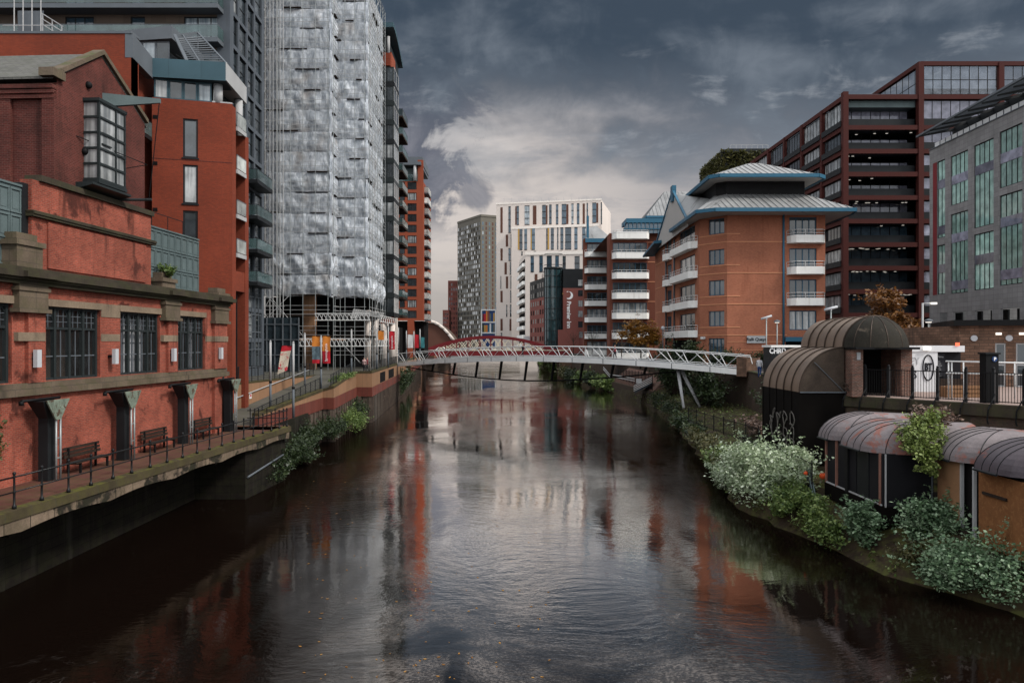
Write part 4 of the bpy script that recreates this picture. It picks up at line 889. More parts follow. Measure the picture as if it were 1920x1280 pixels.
for k in range(5): mb.fbox(FTs, .4, 9.6, .02, .09, 6.5+1.8*k, 6.58+1.8*k)
mb.build('lobby_frame', M['midgrey'], TW)
# wrapped scaffold corner far left
t = thing('wrapped_scaffold', 'short wrapped scaffold at the top left corner of the picture', 'scaffold', (PX(50, 66), 66, 29.8))
Fq = Fr((PX(28,66),66), (PX(78,66),66)); mb = MB()
for k in range(4): mb.tube(Fq.pt(Fq.L*k/3,.1,29.5), Fq.pt(Fq.L*k/3,.1,41), .05, 5)
for z in (31,33,35,37): mb.tube(Fq.pt(-1,.1,z), Fq.pt(Fq.L+1,.1,z), .04, 5)
mb.build('frame', M['palegrey'], t)
mb = MB(); mb.loft([[Fq.pt(Fq.L*i/12, -.35+.12*noise.noise((i*.7, j*.6, 3)), 34+4.5*(j/8)) for i in range(13)] for j in range(9)]); mb.build('sheet', M['midgrey'], t)
mb = MB(); [mb.tube(P(78,25+k*10,64), P(118,50+k*10,64), .05, 4) for k in (0, 1, 2)]; [mb.tube(P(x0,25+(x0-78)*.62,64), P(x0,60+(x0-78)*.62,64), .04, 4) for x0 in (80, 98, 116)]; mb.build('stair_rail', M['palegrey'], t)
# ================================================================ sheeted scaffold tower
t = thing('scaffold_tower', 'tall riverside tower wrapped in white plastic scaffold sheeting', 'scaffold', (-24, 98, 5.6))
S1 = Fr((PX(500, 95), 95), (PX(617, 95), 95)); S2 = Fr((PX(617, 95), 95), (PX(617, 95), 98.8)); S3 = Fr((PX(617, 95), 98.8), (-19.4, 98.8)); S4 = Fr((-19.4, 98.8), (-19.4, 110.9))
ZS0, LIFT, NL = 15.25, 2.6, 16
mb = MB(); mb.box(-33, -24.6, 97.2, 112, 15.5, 60); mb.box(-24.6, -20.7, 100.6, 112, 15.5, 60); mb.build('tower_core', M['brown_panel'], t)
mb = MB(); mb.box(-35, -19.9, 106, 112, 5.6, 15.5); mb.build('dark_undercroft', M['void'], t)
mb = MB(); rng = random.Random(5)
for fr, n in ((S1, 3), (S3, 2), (S4, 4)):
    for k in range(NL):
        for j in range(n):
            if rng.random() < .7: mb.fbox(fr, fr.L*(j+.2)/n, fr.L*(j+.8)/n, -2.15, -2.05, ZS0+k*LIFT+.5, ZS0+k*LIFT+2.0)
mb.build('covered_window', M['glass_dark'], t)
def sheet(fr, u0, u1, z0, z1, seed, amp=.16, nz=12, hem=.12):
    rng = random.Random(seed); nx = max(6, int((u1-u0)/.28)); rows = []
    fa = rng.uniform(-1.2, 1.2); ph = rng.uniform(0, 6); sag = rng.uniform(.1, .3); tilt = rng.uniform(-.45, .45)
    bang = [rng.uniform(-1.3, 1.3) for _ in range(8)]
    for j in range(nz+1):
        v = j/nz; row = []
        for i in range(nx+1):
            u = u0+(u1-u0)*i/nx
            w = noise.noise((u*.8+seed*7.1, v*1.6, seed))*.9 + abs(noise.noise((u*1.5+v*fa*3+seed, v*.9, seed*3.3)))*1.3 + .5*noise.noise((u*3.5, v*4, seed+9))
            edge = math.sin(math.pi*v)**.6
            bay = abs(math.sin(math.pi*(u-u0)/2.6))**.5
            bi = int((u-u0)/2.6); ba = bang[bi % 8]; q = (u*math.cos(ba)+v*2.4*math.sin(ba)+bi*1.7)*1.05; tri = abs((q % 2)-1)
            q2 = (u*math.cos(ba*1.7+1)+v*2.4*math.sin(ba*1.7+1))*2.3; tri2 = abs((q2 % 2)-1)
            dd = .10+amp*edge*(.35*abs(w)*(.4+.6*bay)+1.15*tri*(.35+.65*bay)+.4*tri2)
            zz = z0+(z1-z0)*v-(hem*(.5+1.1*noise.noise((u*.55, seed*1.7, 2)))+tilt*(u-(u0+u1)/2)/(u1-u0)+.07*rng.random())*(1-v)**3
            row.append(fr.pt(u, dd, zz))
        rows.append(row)
    return MB().loft(rows)
sd = 1
for fr, nm in ((S1, 0), (S2, 1), (S3, 2), (S4, 3)):
    for k in range(NL):
        z0 = ZS0+k*LIFT-.06; z1 = z0+LIFT+rng.uniform(-.22, .12)
        u0, u1 = (0.0, fr.L)
        if nm in (0, 2): u1 = fr.L+.4
        if nm in (1, 3): u0 = -.32
        sheet(fr, u0, u1, z0, z1, sd, amp=.40 if k < 2 else rng.uniform(.12, .26), hem=.45 if k == 0 else rng.uniform(.05, .45)).build('plastic_sheet', M['plastic'], t); sd += 1
rng = random.Random(11)
S0 = Fr((PX(481, 95.6), 95.6), (PX(500, 95), 95))
for fr, n in ((S1, 5), (S2, 1), (S3, 3), (S4, 6), (S0, 1)):
    for k in range(n+1):
        u = fr.L*k/n; MB().tube(fr.pt(u, .55, 5.6), fr.pt(u, .55, 58), .04, 5).build('standard', M['greypipe'], t)
for px in (489, 494, 497, 506, 512, 519, 525, 531):
    MB().tube((PX(px, 94.4), 94.4, 5.6), (PX(px, 94.4), 94.4, 58), .055, 5).build('standard', M['palegrey'], t)
for k in range(-3, NL+1):
    z = ZS0+k*LIFT; mb = MB(); bd = MB()
    for fr in (S1, S2, S3, S4, S0):
        for dz in (0, .55, 1.1): mb.tube(fr.pt(-.2 if fr is not S2 else 0, .58, z+dz), fr.pt(fr.L+.2, .58, z+dz), .03, 4)
        bd.fbox(fr, 0.02, fr.L-.02, -1.1, .06, z-.18, z-.06); ua = fr.L*rng.uniform(-.3, .8); bd.fbox(fr, max(.02, ua), max(.1, min(fr.L-.02, ua+fr.L*rng.uniform(.15, .6))), .06, rng.uniform(.25, .46), z-.17, z-.07)
    for q in range(2):
        u = rng.uniform(0, S4.L-2.6); mb.tube(S4.pt(u, .42, z), S4.pt(u+2.4, .42, z+LIFT), .035, 4)
    u = -1.6+rng.uniform(0, .8); mb.tube((PX(489,94.4), 94.4, z), (PX(512,94.4), 94.4, z+LIFT), .035, 4); mb.tube((PX(531,94.4), 94.4, z), (PX(497,94.4), 94.4, z+LIFT), .035, 4); mb.tube((PX(484,94.4), 94.4, z+1), (PX(534,94.4), 94.4, z+1), .035, 4)
    mb.build('ledger', M['palegrey'], t)
    if k > -3: bd.build('scaffold_deck', M['old_wood'], t)
    if rng.random() < .75:
        sheet(S0, -.3-rng.random()*.6, S0.L, z, z+LIFT*.98, 400+k, amp=.5).build('plastic_sheet', M['plastic'], t) if k >= 0 else None
for fr, p, q in ((S1, (.5, 15), (5, 9.6)), (S1, (3, 15), (.4, 12.4)), (S3, (.4, 9.5), (3.3, 6.4))): MB().tube(fr.pt(p[0],.5,p[1]), fr.pt(q[0],.5,q[1]), .047, 5).build('brace', M['palegrey'], t)
mb = MB(); a = PX(569, 97); mb.box(a, PX(589, 97), 97, 98.3, 5.6, 15.5); mb.build('column', M['tan'], t)
mb = MB()
for px, Y in ((690, 103), (704, 106)): mb.tube((PX(px, Y), Y, 5.6), (PX(px, Y), Y, 13.5), .42, 12)
mb.build('round_column', M['oatmeal'], t)
mb = MB(); mb.box(PX(510, 93.5), PX(640, 93.5), 93.3, 96, 9.35, 9.6); mb.build('first_floor_edge', M['tan'], t)
def lattice(fr, u0, u1, z0, z1, n, mat, name, par, r=.05, d=.5):
    mb = MB(); mb.tube(fr.pt(u0, d, z0), fr.pt(u1, d, z0), r, 5); mb.tube(fr.pt(u0, d, z1), fr.pt(u1, d, z1), r, 5)
    for k in range(n):
        a = u0+(u1-u0)*k/n; b = u0+(u1-u0)*(k+1)/n
        mb.tube(fr.pt(a, d, z1), fr.pt(b, d, z0), r*.8, 4); mb.tube(fr.pt(b, d, z1), fr.pt(a+(b-a)*.5, d, z0), r*.7, 4)
    return mb.build(name, M[mat], par)
fl = Fr((PX(520, 93), 93), (PX(695, 93), 93)); lattice(fl, 0, fl.L, PZ(649, 93), PZ(635, 93), 22, 'white_rail', 'lattice_beam', t)
fl = Fr((PX(592, 94), 94), (PX(695, 94), 94)); lattice(fl, 0, fl.L, PZ(600.5, 94), PZ(588, 94), 13, 'white_rail', 'lattice_beam', t)
fl = Fr((PX(695, 94), 94), (PX(735, 112), 112)); lattice(fl, 0, fl.L, PZ(649, 94), PZ(635, 94), 9, 'white_rail', 'lattice_beam', t); lattice(fl, 4, fl.L, PZ(602, 96), PZ(590, 96), 8, 'white_rail', 'lattice_beam', t)
fl = Fr((PX(652, 96), 96), (PX(712, 108), 108)); mb = MB()
for k in range(16): mb.hexa([fl.pt(k*.75,.3,12.2), fl.pt(k*.75+.55,.3,12.2), fl.pt(k*.75+.55,.36,12.2), fl.pt(k*.75,.36,12.2)], [fl.pt(k*.75+.1,.75,13.4), fl.pt(k*.75+.65,.75,13.4), fl.pt(k*.75+.65,.81,13.4), fl.pt(k*.75+.1,.81,13.4)])
mb.build('protection_fan', M['palegrey'], t)
mb = MB()
for k in range(9): mb.tube((PX(470+k*7, 90), 90, 7.4+.1*k), (PX(500+k*7, 92), 92, 9.6), .05, 4)
mb.tube((PX(460, 90), 90, 7.4), (PX(560, 90), 90, 7.4), .12, 5); mb.build('lean_to_roof', M['old_wood'], t)
# ground floor glazing and clutter behind the promenade
o = MB().box(PX(440, 88), PX(560, 88), 88, 88.3, 5.6, 12).build('lobby_glazing', M['glass_dark']); tag(o, 'dark glazed lobby front behind the ramp, left of the scaffold', 'shopfront')
mb = MB()
for k in range(9): mb.box(PX(440+k*15, 87.9)-.06, PX(440+k*15, 87.9)+.06, 87.85, 87.99, 5.6, 12)
for z in (7.6, 9.4, 11.2): mb.box(PX(440,87.9), PX(560,87.9), 87.86, 87.98, z-.05, z+.05)
mb.build('mullion', M['midgrey'], o)

# ================================================================ tower of glazed bays
bt = thing('bay_tower', 'narrow tower of dark green glazed bays behind the sheeted scaffold', 'building', (-19, 114, 5.6))
FB1 = Fr((PX(700, 112), 112), (PX(738.5, 112), 112)); xr = PX(738.5, 112); FB2 = Fr((xr, 112), (xr, 116.6))
FHB = 2.88; zb0 = PZ(590, 112); NF = 13
mb = MB(); mb.box(-30, xr-.5, 112.7, 116.6, zb0-1.2, zb0+NF*FHB+2.2); mb.box(PX(712, 112), xr-.1, 112.1, 112.7, zb0-1.3, zb0); mb.build('brick_core', M['brick_far'], bt)
for k in range(NF):
    z = zb0+k*FHB; nz = z+FHB
    window(FB1, 0.05, FB1.L, z+.35, nz-.3, bt, d=0, nx=3, ny=1, fm='green_frame', gm='glass_home', fw=.14, name='bay_window', simple=True)
    window(FB2, 0, FB2.L, z+.35, nz-.3, bt, d=0, nx=2, ny=1, fm='palegrey', gm='glass_home', fw=.14, name='bay_window', simple=True)
    mb = MB(); mb.box(-21.5, xr+.06, 111.93, 116.7, z-.3+.003, z+.35); mb.build('spandrel', M['green_frame'] if k % 3 else M['darkgrey'], bt)
    if k < NF-1: balcony(bt, Fr((xr-1.2, 118.6), (xr-1.2, 124.5)), 0, 5.9, z+.2, 1.55, slab='old_wood', gm='glass_bal', rail='iron', th=.3)
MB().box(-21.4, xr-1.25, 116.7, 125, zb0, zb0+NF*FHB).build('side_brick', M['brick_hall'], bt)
ztop = zb0+NF*FHB
mb = MB(); mb.box(-21.5, PX(731, 112), 112.2, 116, ztop, ztop+1.9); mb.build('parapet', M['brick_orange'], bt)
mb = MB(); mb.box(-21.5, PX(724, 112), 113, 124, ztop+1.9, ztop+4.6); mb.build('penthouse', M['green_frame'], bt)
MB().tube((PX(728, 112.4), 112.4, ztop+1.9), (PX(728, 112.4), 112.4, ztop+4.4), .25, 8).build('column', M['palegrey'], bt)
mb = MB(); rows = []
for k in range(9):
    v = k/8; Y = 111+v*14; xx = PX(737.5+18*v**.9, Y); zt = PZ(49+78*v**1.15, Y); rows.append([(-21.5, Y, zt+.5), (xx, Y, zt+.55), (xx, Y, zt-.1), (-21.5, Y, zt-.35)])
mb.loft(rows, True, sm=False); mb.face(rows[0]); mb.face(rows[-1][::-1]); mb.build('wing_roof', M['teal'], bt)
for px, Y in ((719, 112.6), (735, 116)): MB().tube((PX(px, Y), Y, 5.6), (PX(px, Y), Y, zb0-1.2), .5, 12).build('round_column', M['oatmeal'], bt)
MB().box(PX(739, 118), PX(744, 118), 118, 119, 5.6, zb0+1).build('column', M['oatmeal'], bt)
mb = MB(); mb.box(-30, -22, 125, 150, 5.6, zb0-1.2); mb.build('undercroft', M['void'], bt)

# ================================================================ far orange tower
ot = thing('orange_brick_tower', 'slim orange brick tower with balconies down its river edge', 'building', (-24, 172, 5.6))
Y = 170.0; FO = Fr((PX(735, Y), Y), (PX(793.5, Y), Y)); NFO = 13; zt = PZ(340, Y); zo = PZ(601, Y); fh = (zt-zo)/NFO
hs = []
for k in range(NFO):
    for a, b in ((749, 759), (764, 781)): hs.append((FO.u_px(a), FO.u_px(b), zo+k*fh+.55, zo+(k+1)*fh-.15))
mb = MB(); mb.wall(FO, 0, FO.L, zo, zt, hs, rev=.2)
FO2 = Fr((PX(793.5, Y), Y), (PX(793.5, Y), 186)); mb.wall(FO2, 0, 16, zo, zt)
mb.box(PX(764,Y), PX(776,Y), Y, Y+2, 5.6, zo); mb.box(PX(783,Y), PX(793.4,Y), Y+.01, Y+.6, zt, PZ(300,Y)); mb.build('wall', M['brick_far'], ot)
for (a, b, c, e) in hs: window(FO, a, b, c, e, ot, d=-.12, nx=4 if b-a > 1.7 else 2, ny=1, fm='darkgrey', gm='glass_home', fw=.1, simple=True)
for k in range(NFO): balcony(ot, FO2, 2, 8, zo+k*fh+.3, .95, slab='midgrey', gm='glass_bal_pale', rail='iron', th=.25, h=1.3)
mb = MB(); mb.box(PX(738,Y), PX(783,Y), Y+1.5, Y+12, zt, PZ(312,Y)); mb.build('penthouse', M['tealsteel'], ot)
mb = MB(); mb.fbox(FO, 0, FO.u_px(783), .02, .1, zt, zt+1.5); mb.build('roof_balustrade', M['glass_bal'], ot)
mb = MB(); mb.box(PX(736,Y), PX(790,Y), Y-1, Y+14, PZ(311,Y), PZ(305,Y)); mb.box(PX(752,Y), PX(791,Y), Y+2, Y+14, PZ(305,Y), PZ(290,Y)); mb.build('roof', M['midgrey'], ot)
MB().tube((PX(778,Y-.5), Y-.5, zt), (PX(778,Y-.5), Y-.5, PZ(311,Y)), .35, 8).build('column', M['palegrey'], ot)
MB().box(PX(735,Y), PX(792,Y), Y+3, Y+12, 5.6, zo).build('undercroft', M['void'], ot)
# barrel roofed hall beyond
bh = thing('barrel_hall', 'low brown hall with a curved roof beyond the orange tower', 'building', (PX(800, 235), 235, 5.6))
rows = []
for yy in (235, 262):
    rows.append([(PX(745, 235)+(PX(850, 235)-PX(745, 235))*k/12, yy, 6.2+(PZ(604, 235)-6.2)*math.sin(math.pi*(.12+.88*(1-k/12)) if k > 3 else math.pi*.5)) for k in range(13)])
mb = MB(); mb.loft(rows); mb.build('roof', M['brown_panel'], bh)
mb = MB(); mb.face(rows[0]+[(rows[0][-1][0], 235, 5), (rows[0][0][0], 235, 5)]); mb.build('front_wall', M['choc'], bh)
MB().path([(p[0]+.1, 234.6, p[2]+.25) for p in rows[0]], .5, 6).build('edge_rib', M['oatmeal'], bh)

# ================================================================ buildings closing the river
def gridwindows(fr, par, nu, nz, u0, u1, z0, z1, wf, hf, mats, cap=100, d=.0, pick=None):
    """windows of a distant block: the topmost hundred as parts, the rest as one part"""
    k = 0; rest = MB(); rng = random.Random(nu*nz)
    for j in reversed(range(nz)):
        for i in range(nu):
            a = u0+(u1-u0)*(i+.5-wf/2)/nu; b = a+(u1-u0)/nu*wf; c = z0+(z1-z0)*(j+.5-hf/2)/nz; e = c+(z1-z0)/nz*hf
            mt = rng.randrange(len(mats)) if pick is None else pick(i, j)
            if k < cap: MB().fbox(fr, a, b, d-.2, d+.03, c, e).build('window', M[mats[mt]], par)
            else: rest.fbox(fr, a, b, d-.2, d+.03, c, e, mt)
            k += 1
    if rest.v:
        o = rest.build('windows', [M[m] for m in mats], par); o['kind'] = 'stuff'
def tower(name, label, poly, z0, z1, mat):
    t = thing(name, label, 'building', (*poly[0], z0)); MB().prism(poly, z0, z1).build('wall', M[mat], t); return t
k1, k2 = (PX(858, 446), 446), (PX(901.5, 420), 420); k3 = (PX(975, 430), 430)
st = tower('slab_tower', 'tall khaki grey slab tower of many small windows', [k1, k2, k3, (k3[0]-10, 470), (k1[0], 475)], 5, PZ(406, 420), 'slabtower')
fk = Fr(k1, k2); zt = PZ(406, 420); nfl = 26
gridwindows(fk, st, 15, nfl, .5, fk.L-.8, 9, zt-2.5, .5, .66, ['glass_dark', 'void', 'b_white'], pick=lambda i, j: 2 if math.sin(i*12.9+j*78.2)*43758.5 % 1 < .3 else int(math.sin(i*3.9+j*8.2)*437.5 % 1 < .5))
fk2 = Fr(k2, k3); gridwindows(fk2, st, 9, nfl, .3, fk2.L*.75, 9, zt-2.5, .42, .7, ['glass_blue', 'choc'], pick=lambda i, j: i % 2, cap=60)
mb = MB(); mb.fbox(fk, 0, fk.L, -2, .3, zt, zt+1.2); mb.fbox(fk2, 0.01, fk2.L, -2, .3, zt+.01, zt+1.21)
for k in range(1, nfl): z = 9+(zt-11.5)*k/nfl; mb.fbox(fk, 0, fk.L, 0, .12, z-.25, z+.25)
mb.build('cornice', M['slabtower'], st)
p1 = tower('pink_brick_tower', 'distant pink brick tower left of the khaki slab tower', [(PX(840,470),470), (PX(858,470),470), (PX(858,470),490), (PX(840,470),490)], 5, PZ(526, 470), 'brick_pink')
gridwindows(Fr((PX(840,470),470), (PX(858,470),470)), p1, 4, 13, .3, 5.9, 8, PZ(529,470), .45, .6, ['glass_dark', 'choc'])
p2 = tower('pink_brick_block', 'lower distant pink brick block beside the curved hall roof', [(PX(830,440),440), (PX(842,440),440), (PX(842,440),455), (PX(830,440),455)], 5, PZ(581, 440), 'brick_pink')
gridwindows(Fr((PX(830,440),440), (PX(842,440),440)), p2, 3, 8, .2, 3.6, 8, PZ(585,440), .5, .6, ['glass_dark', 'choc'])
# picture screen frame
Y = 290.0; sf = Fr((PX(902,Y),Y), (PX(930,Y),Y)); t = thing('picture_hoarding', 'white framed hoarding showing tall coloured stripes like book spines', 'hoarding', (PX(916,Y), Y, 5.6))
mb = MB(); mb.fbox(sf, 0, sf.L, -.6, 0, 6, PZ(581,Y)); mb.build('backing', M['signblue'], t)
mb = MB()
for z in (PZ(581,Y), PZ(604,Y), PZ(624,Y)): mb.fbox(sf, 0, sf.L, .003, .35, z-.25, z+.25)
for u in (.2, sf.L-.2): mb.fbox(sf, u-.2, u+.2, .003, .33, 6, PZ(581,Y))
mb.build('frame', M['b_white'], t)
rng = random.Random(2)
for r, (za, zb) in enumerate(((PZ(603,Y), PZ(582.5,Y)), (PZ(623,Y), PZ(605.5,Y)))):
    u = .45; cs = [['bridge_red','b_red','b_orange','brick_pink','tealsteel','signblue','ochre'], ['leaf_dark','ochre','b_orange','blue','b_white','blue_frame','slabtower']][r]
    for k, m in enumerate(cs):
        wd = (sf.L-.9)/7; MB().fbox(sf, u+.05, u+wd-.05, .003, .12, za, zb-rng.uniform(0, 1.3)).build('stripe', M[m], t); u += wd

# ---- pale stepped tower
po = thing('pale_stepped_tower', 'large pale stone tower stepping down in three tiers, with strip windows', 'building', (15, 305, 5.6))
A, B = (PX(930.5, 310), 310), (PX(1128, 300), 300); FA = Fr(A, B); C = (PX(1145, 330), 330); FCc = Fr(B, C); ztp = PZ(376, 301)
mb = MB(); mb.prism([A, B, C, (C[0]-5, 350), (A[0], 350)], 5, ztp); mb.build('wall', M['oatmeal'], po)
A2, B2 = (PX(959, 305), 305), (PX(1122, 296.5), 296.5); F2 = Fr(A2, B2); z2 = PZ(423, 300)
mb = MB(); mb.prism([A2, B2, (B2[0], 300), (A2[0], 308)], 5, z2); mb.build('middle_tier', M['oatmeal'], po)
A3, B3 = (PX(985, 262), 262), (PX(1125, 258), 258); F3 = Fr(A3, B3); z3 = PZ(475, 261); D3 = (PX(973.5, 285), 285); F3s = Fr(D3, A3)
mb = MB(); mb.prism([A3, B3, (B3[0], 288), (D3[0]+.1, 288), D3], 5, z3); mb.build('lower_tier', M['oatmeal'], po)
mb = MB(); mb.fbox(FA, 0, FA.L, -.5, .15, ztp, ztp+.6); mb.fbox(F2, 0, F2.L, -.3, .15, z2-.7, z2+.15); mb.fbox(F3, 0, F3.L, -.3, .2, z3-.5, z3+.6); mb.build('parapet', M['oat_light'], po)
def strips(fr, rows, s=1/6., ox=840, oy=360, d=.0):
    for (x0, x1, y0, y1, m) in rows:
        a, b = fr.u_px(ox+x0*s), fr.u_px(ox+x1*s); px = ox+(x0+x1)/2*s
        z0, z1 = fr.z_px(px, oy+y1*s), fr.z_px(px, oy+y0*s)
        if m == 'w' or m == 'g':
            n = max(1, round((z1-z0)/3.0)); mb = MB(); mb.fbox(fr, a, b, -.3, .04, z0, z1, 0)
            for k in range(n+1): z = z0+(z1-z0)*k/n; mb.fbox(fr, a, b, .041, .1, z-.14, z+.14, 1)
            if (b-a) > 5: c = (a+b)/2; mb.fbox(fr, c-.12, c+.12, .041, .09, z0, z1, 1); zz = z0+(z1-z0)*.34; mb.fbox(fr, a-.1, b+.1, .0, 1.1, zz, zz+1.1, 2)
            mb.build('strip_window', [M['glass_blue' if m == 'w' else 'glass_dark'], M['darkgrey'], M['midgrey']], po)
        else: MB().fbox(fr, a, b, -.3, .05, z0, z1).build('colour_panel', M[{'c':'choc','o':'ochre','r':'rusted'}[m]], po)
strips(FA, [(590,615,172,460,'c'), (680,706,165,458,'w'), (757,772,162,370,'c'), (773,798,162,370,'w'), (862,917,156,368,'w'), (955,995,153,366,'c'), (1060,1100,150,364,'w'), (1101,1120,150,364,'c'),
  (1138,1166,146,362,'w'), (1215,1241,143,362,'w'), (1280,1330,140,362,'w'), (1331,1355,138,362,'c'), (1388,1413,134,360,'w'), (1450,1478,132,360,'w'), (1515,1540,130,360,'c'), (1560,1575,128,360,'w'), (1624,1668,124,345,'w'), (1669,1690,124,345,'c'), (1720,1733,120,360,'g'),
  (650,676,480,615,'c'), (706,714,480,615,'g'), (590,615,635,772,'c'), (680,706,635,772,'w'), (636,662,792,927,'c'), (695,709,790,927,'g'), (590,600,950,1085,'g'), (651,676,950,1085,'c'), (702,712,950,1085,'g'), (590,615,1110,1240,'c'), (700,712,1110,1240,'g'), (655,667,1270,1400,'g'), (697,714,1270,1400,'g'), (590,615,1425,1560,'c'), (692,714,1425,1560,'c'), (592,610,1585,1680,'g')])
strips(F2, [(787,803,408,650,'o'), (804,838,406,650,'w'), (859,890,406,650,'w'), (930,942,405,648,'o'), (943,978,405,648,'w'), (1105,1121,404,646,'g'), (1122,1139,404,646,'o'), (1157,1191,403,646,'w'), (1228,1242,403,645,'g'), (1265,1298,402,645,'w'), (1318,1387,402,645,'w'), (1422,1457,401,644,'w'), (1510,1552,400,643,'w'), (825,840,672,712,'g'), (965,990,668,680,'g'), (1245,1280,668,682,'g'), (1320,1420,668,682,'g'), (1440,1510,668,682,'g')])
strips(F3, [(930,967,722,897,'w'), (1028,1067,720,897,'w'), (1112,1167,720,860,'w'), (1207,1247,720,860,'w'), (1290,1325,725,880,'g'), (1425,1481,725,880,'g'), (975,1007,922,1000,'c')])
for k in range(11):
    z = z3-3.6-k*3.15
    if z < 7: break
    MB().fbox(F3s, .4, F3s.L-.4, .03, 1.0, z-.9, z+.35).build('balcony', M['white_bal'], po); MB().fbox(F3s, .8, F3s.L-.8, -.3, .035, z+.36, z+1.9).build('window', M['void'], po)
mb = MB()
for k in range(14): mb.tube((PX(945+k*14, 302), 304-k*.3, ztp), (PX(945+k*14, 302), 304-k*.3, ztp+1.5), .08, 4)
mb.build('roof_rail', M['palegrey'], po)
for a, b, y0, y1, m, nm, lb in ((983, 1042, 630, 652, 'b_white', 'white_hoarding', 'long white hoarding behind the dark red arch bridge'),):
    tag(MB().box(PX(a,240), PX(b,240), 240, 241, PZ(y1,240), PZ(y0,240)).build(nm, M[m]), lb, 'hoarding')

# ---- hotel with the vertical sign
ho = thing('hotel', 'brick hotel with a rounded dark glass corner and vertical white lettering', 'building', (14, 215, 6))
H0, H1, H2, H3 = (PX(993.5,232),232), (PX(1021,214),214), (PX(1056,210),210), (PX(1110,210),210)
FH0, FH2 = Fr(H0, H1), Fr(H2, H3); zh = PZ(520, 214); zc = PZ(502, 211)
mb = MB(); mb.prism([H0, H1, (H1[0]+2, 230), (H0[0]+3, 240)], 5, zh-5.5); mb.prism([H2, H3, (H3[0], 230), (H2[0], 230)], 5, PZ(540, 210)); mb.build('brick_wall', M['brick_pink'], ho)
mb = MB(); mb.prism([(H0[0],H0[1]+.0), H1, (H1[0]+2, 230), (H0[0]+3, 240)], zh-5.5, zh); mb.prism([H2, H3, (H3[0], 230), (H2[0], 230)], PZ(540,210), PZ(504,210)); mb.build('dark_attic', M['darkgrey'], ho)
cx, cy, rr = (PX(1038,212)), 214.0, (H2[0]-H1[0])/2
arc = [(cx-rr*math.cos(th), 213-rr*.8*math.sin(th)) for th in [math.pi*k/10 for k in range(11)]]
mb = MB(); mb.prism(arc+[(arc[-1][0], 232), (arc[0][0], 232)], 5, zc); mb.build('glass_corner', M['glass_teal'], ho)
mb = MB()
for z in [PZ(640,212)+k*3.1 for k in range(9)]: mb.path([(x, y-.08, z) for x, y in arc], .11, 4)
for x, y in arc[::2]: mb.tube((x, y-.1, 5), (x, y-.1, zc), .13, 4)
mb.path([(x, y-.05, zc) for x, y in arc], .35, 5); mb.build('mullion', M['green_frame'], ho)
gridwindows(FH0, ho, 6, 7, .6, FH0.L-.5, 9, zh-.6, .42, .52, ['glass_dark', 'void'])
for k in range(6):
    for a, b in ((1084, 1094),):
        z = FH2.z_px(1089, 530+k*19.5); MB().fbox(FH2, FH2.u_px(a), FH2.u_px(b), -.2, .05, z-.85, z+.85).build('window', M['glass_home'], ho)
MB().fbox(FH2, -1.5, 4.4, .0, .5, 5, PZ(618,210)).build('low_wall', M['brick_pink'], ho)
text('Premier Inn', FH2, FH2.u_px(1066.5), PZ(590, 210), 1.12, ho, 'whiteink', d=.08, rot=-math.pi/2, bold=.05)
mb = MB(); u, z = FH2.u_px(1067), PZ(554, 210); ring = []
for k in range(25):
    th = -2.2+4.4*k/24; ring.append((u+1.1*math.cos(th), z+1.1*math.sin(th)))
inn = [(u-.45+.95*math.cos(-1.75+3.5*k/24)*1.0, z+.25+.95*math.sin(-1.75+3.5*k/24)) for k in range(25)]
mb.loft([[FH2.pt(a, .1, b) for a, b in ring], [FH2.pt(a, .1, b) for a, b in inn]], sm=False); mb.build('moon_emblem', M['whiteink'], ho)
mb = MB(); mb.fbox(FH2, u-1.9, u-1.65, .0, .1, z+.4, z+.65); mb.build('star_emblem', M['ochre'], ho)

# ================================================================ dark red arch bridge
ab = thing('arch_bridge', 'dark red arched road bridge with cream lattice far down the river', 'bridge', (-6, 200, 6))
Y = 198.0; xa, xb = PX(793, Y), PX(1046, Y); FAb = Fr((xa, Y), (xb, Y)); LA = FAb.L; zd = PZ(664, Y); zr = PZ(654.5, Y); za = PZ(629, Y)
arcz = lambda u: zr-.2+(za-zr+.2)*(1-(2*u/LA-1)**2)
for dd in (0, -11):
    mb = MB(); n = 36
    for k in range(n):
        a, b = LA*k/n, LA*(k+1)/n
        mb.hexa([FAb.pt(a,dd-.35,arcz(a)-.75), FAb.pt(b,dd-.35,arcz(b)-.75), FAb.pt(b,dd,arcz(b)-.75), FAb.pt(a,dd,arcz(a)-.75)], [FAb.pt(a,dd-.35,arcz(a)), FAb.pt(b,dd-.35,arcz(b)), FAb.pt(b,dd,arcz(b)), FAb.pt(a,dd,arcz(a))])
    mb.build('arch_rib', M['bridge_red'], ab)
    mb = MB(); mb.fbox(FAb, -3, LA+3, dd-.4, dd, zd-.4, zr-.4); mb.build('girder', M['bridge_red'], ab)
    mb = MB(); mb.fbox(FAb, -3, LA+3, dd-.45, dd+.06, zr-.4, zr-.28); mb.build('cream_rail', M['cream'], ab)
    lt = MB(); n = 19
    for k in range(1, n-1):
        u = LA*(k+.5)/n; h = arcz(u)-.8-zr; w = LA/n*.52
        if h > .3:
            hh = min(h, 3.0); lt.tube(FAb.pt(u-w,dd-.15,zr-.3), FAb.pt(u+w,dd-.15,zr+hh), .11, 4); lt.tube(FAb.pt(u+w,dd-.15,zr-.3), FAb.pt(u-w,dd-.15,zr+hh), .11, 4)
    lt.build('lattice', M['cream'], ab)
    for k in range(1, 12):
        u = LA*k/12; MB().fbox(FAb, u-.13, u+.13, dd-.3, dd-.05, zr-.4, arcz(u)-.7).build('hanger', M['bridge_red'], ab)
MB().fbox(FAb, -3, LA+3, -10.9, -.5, zd-.3, zd+.3).build('deck', M['asphalt'], ab)
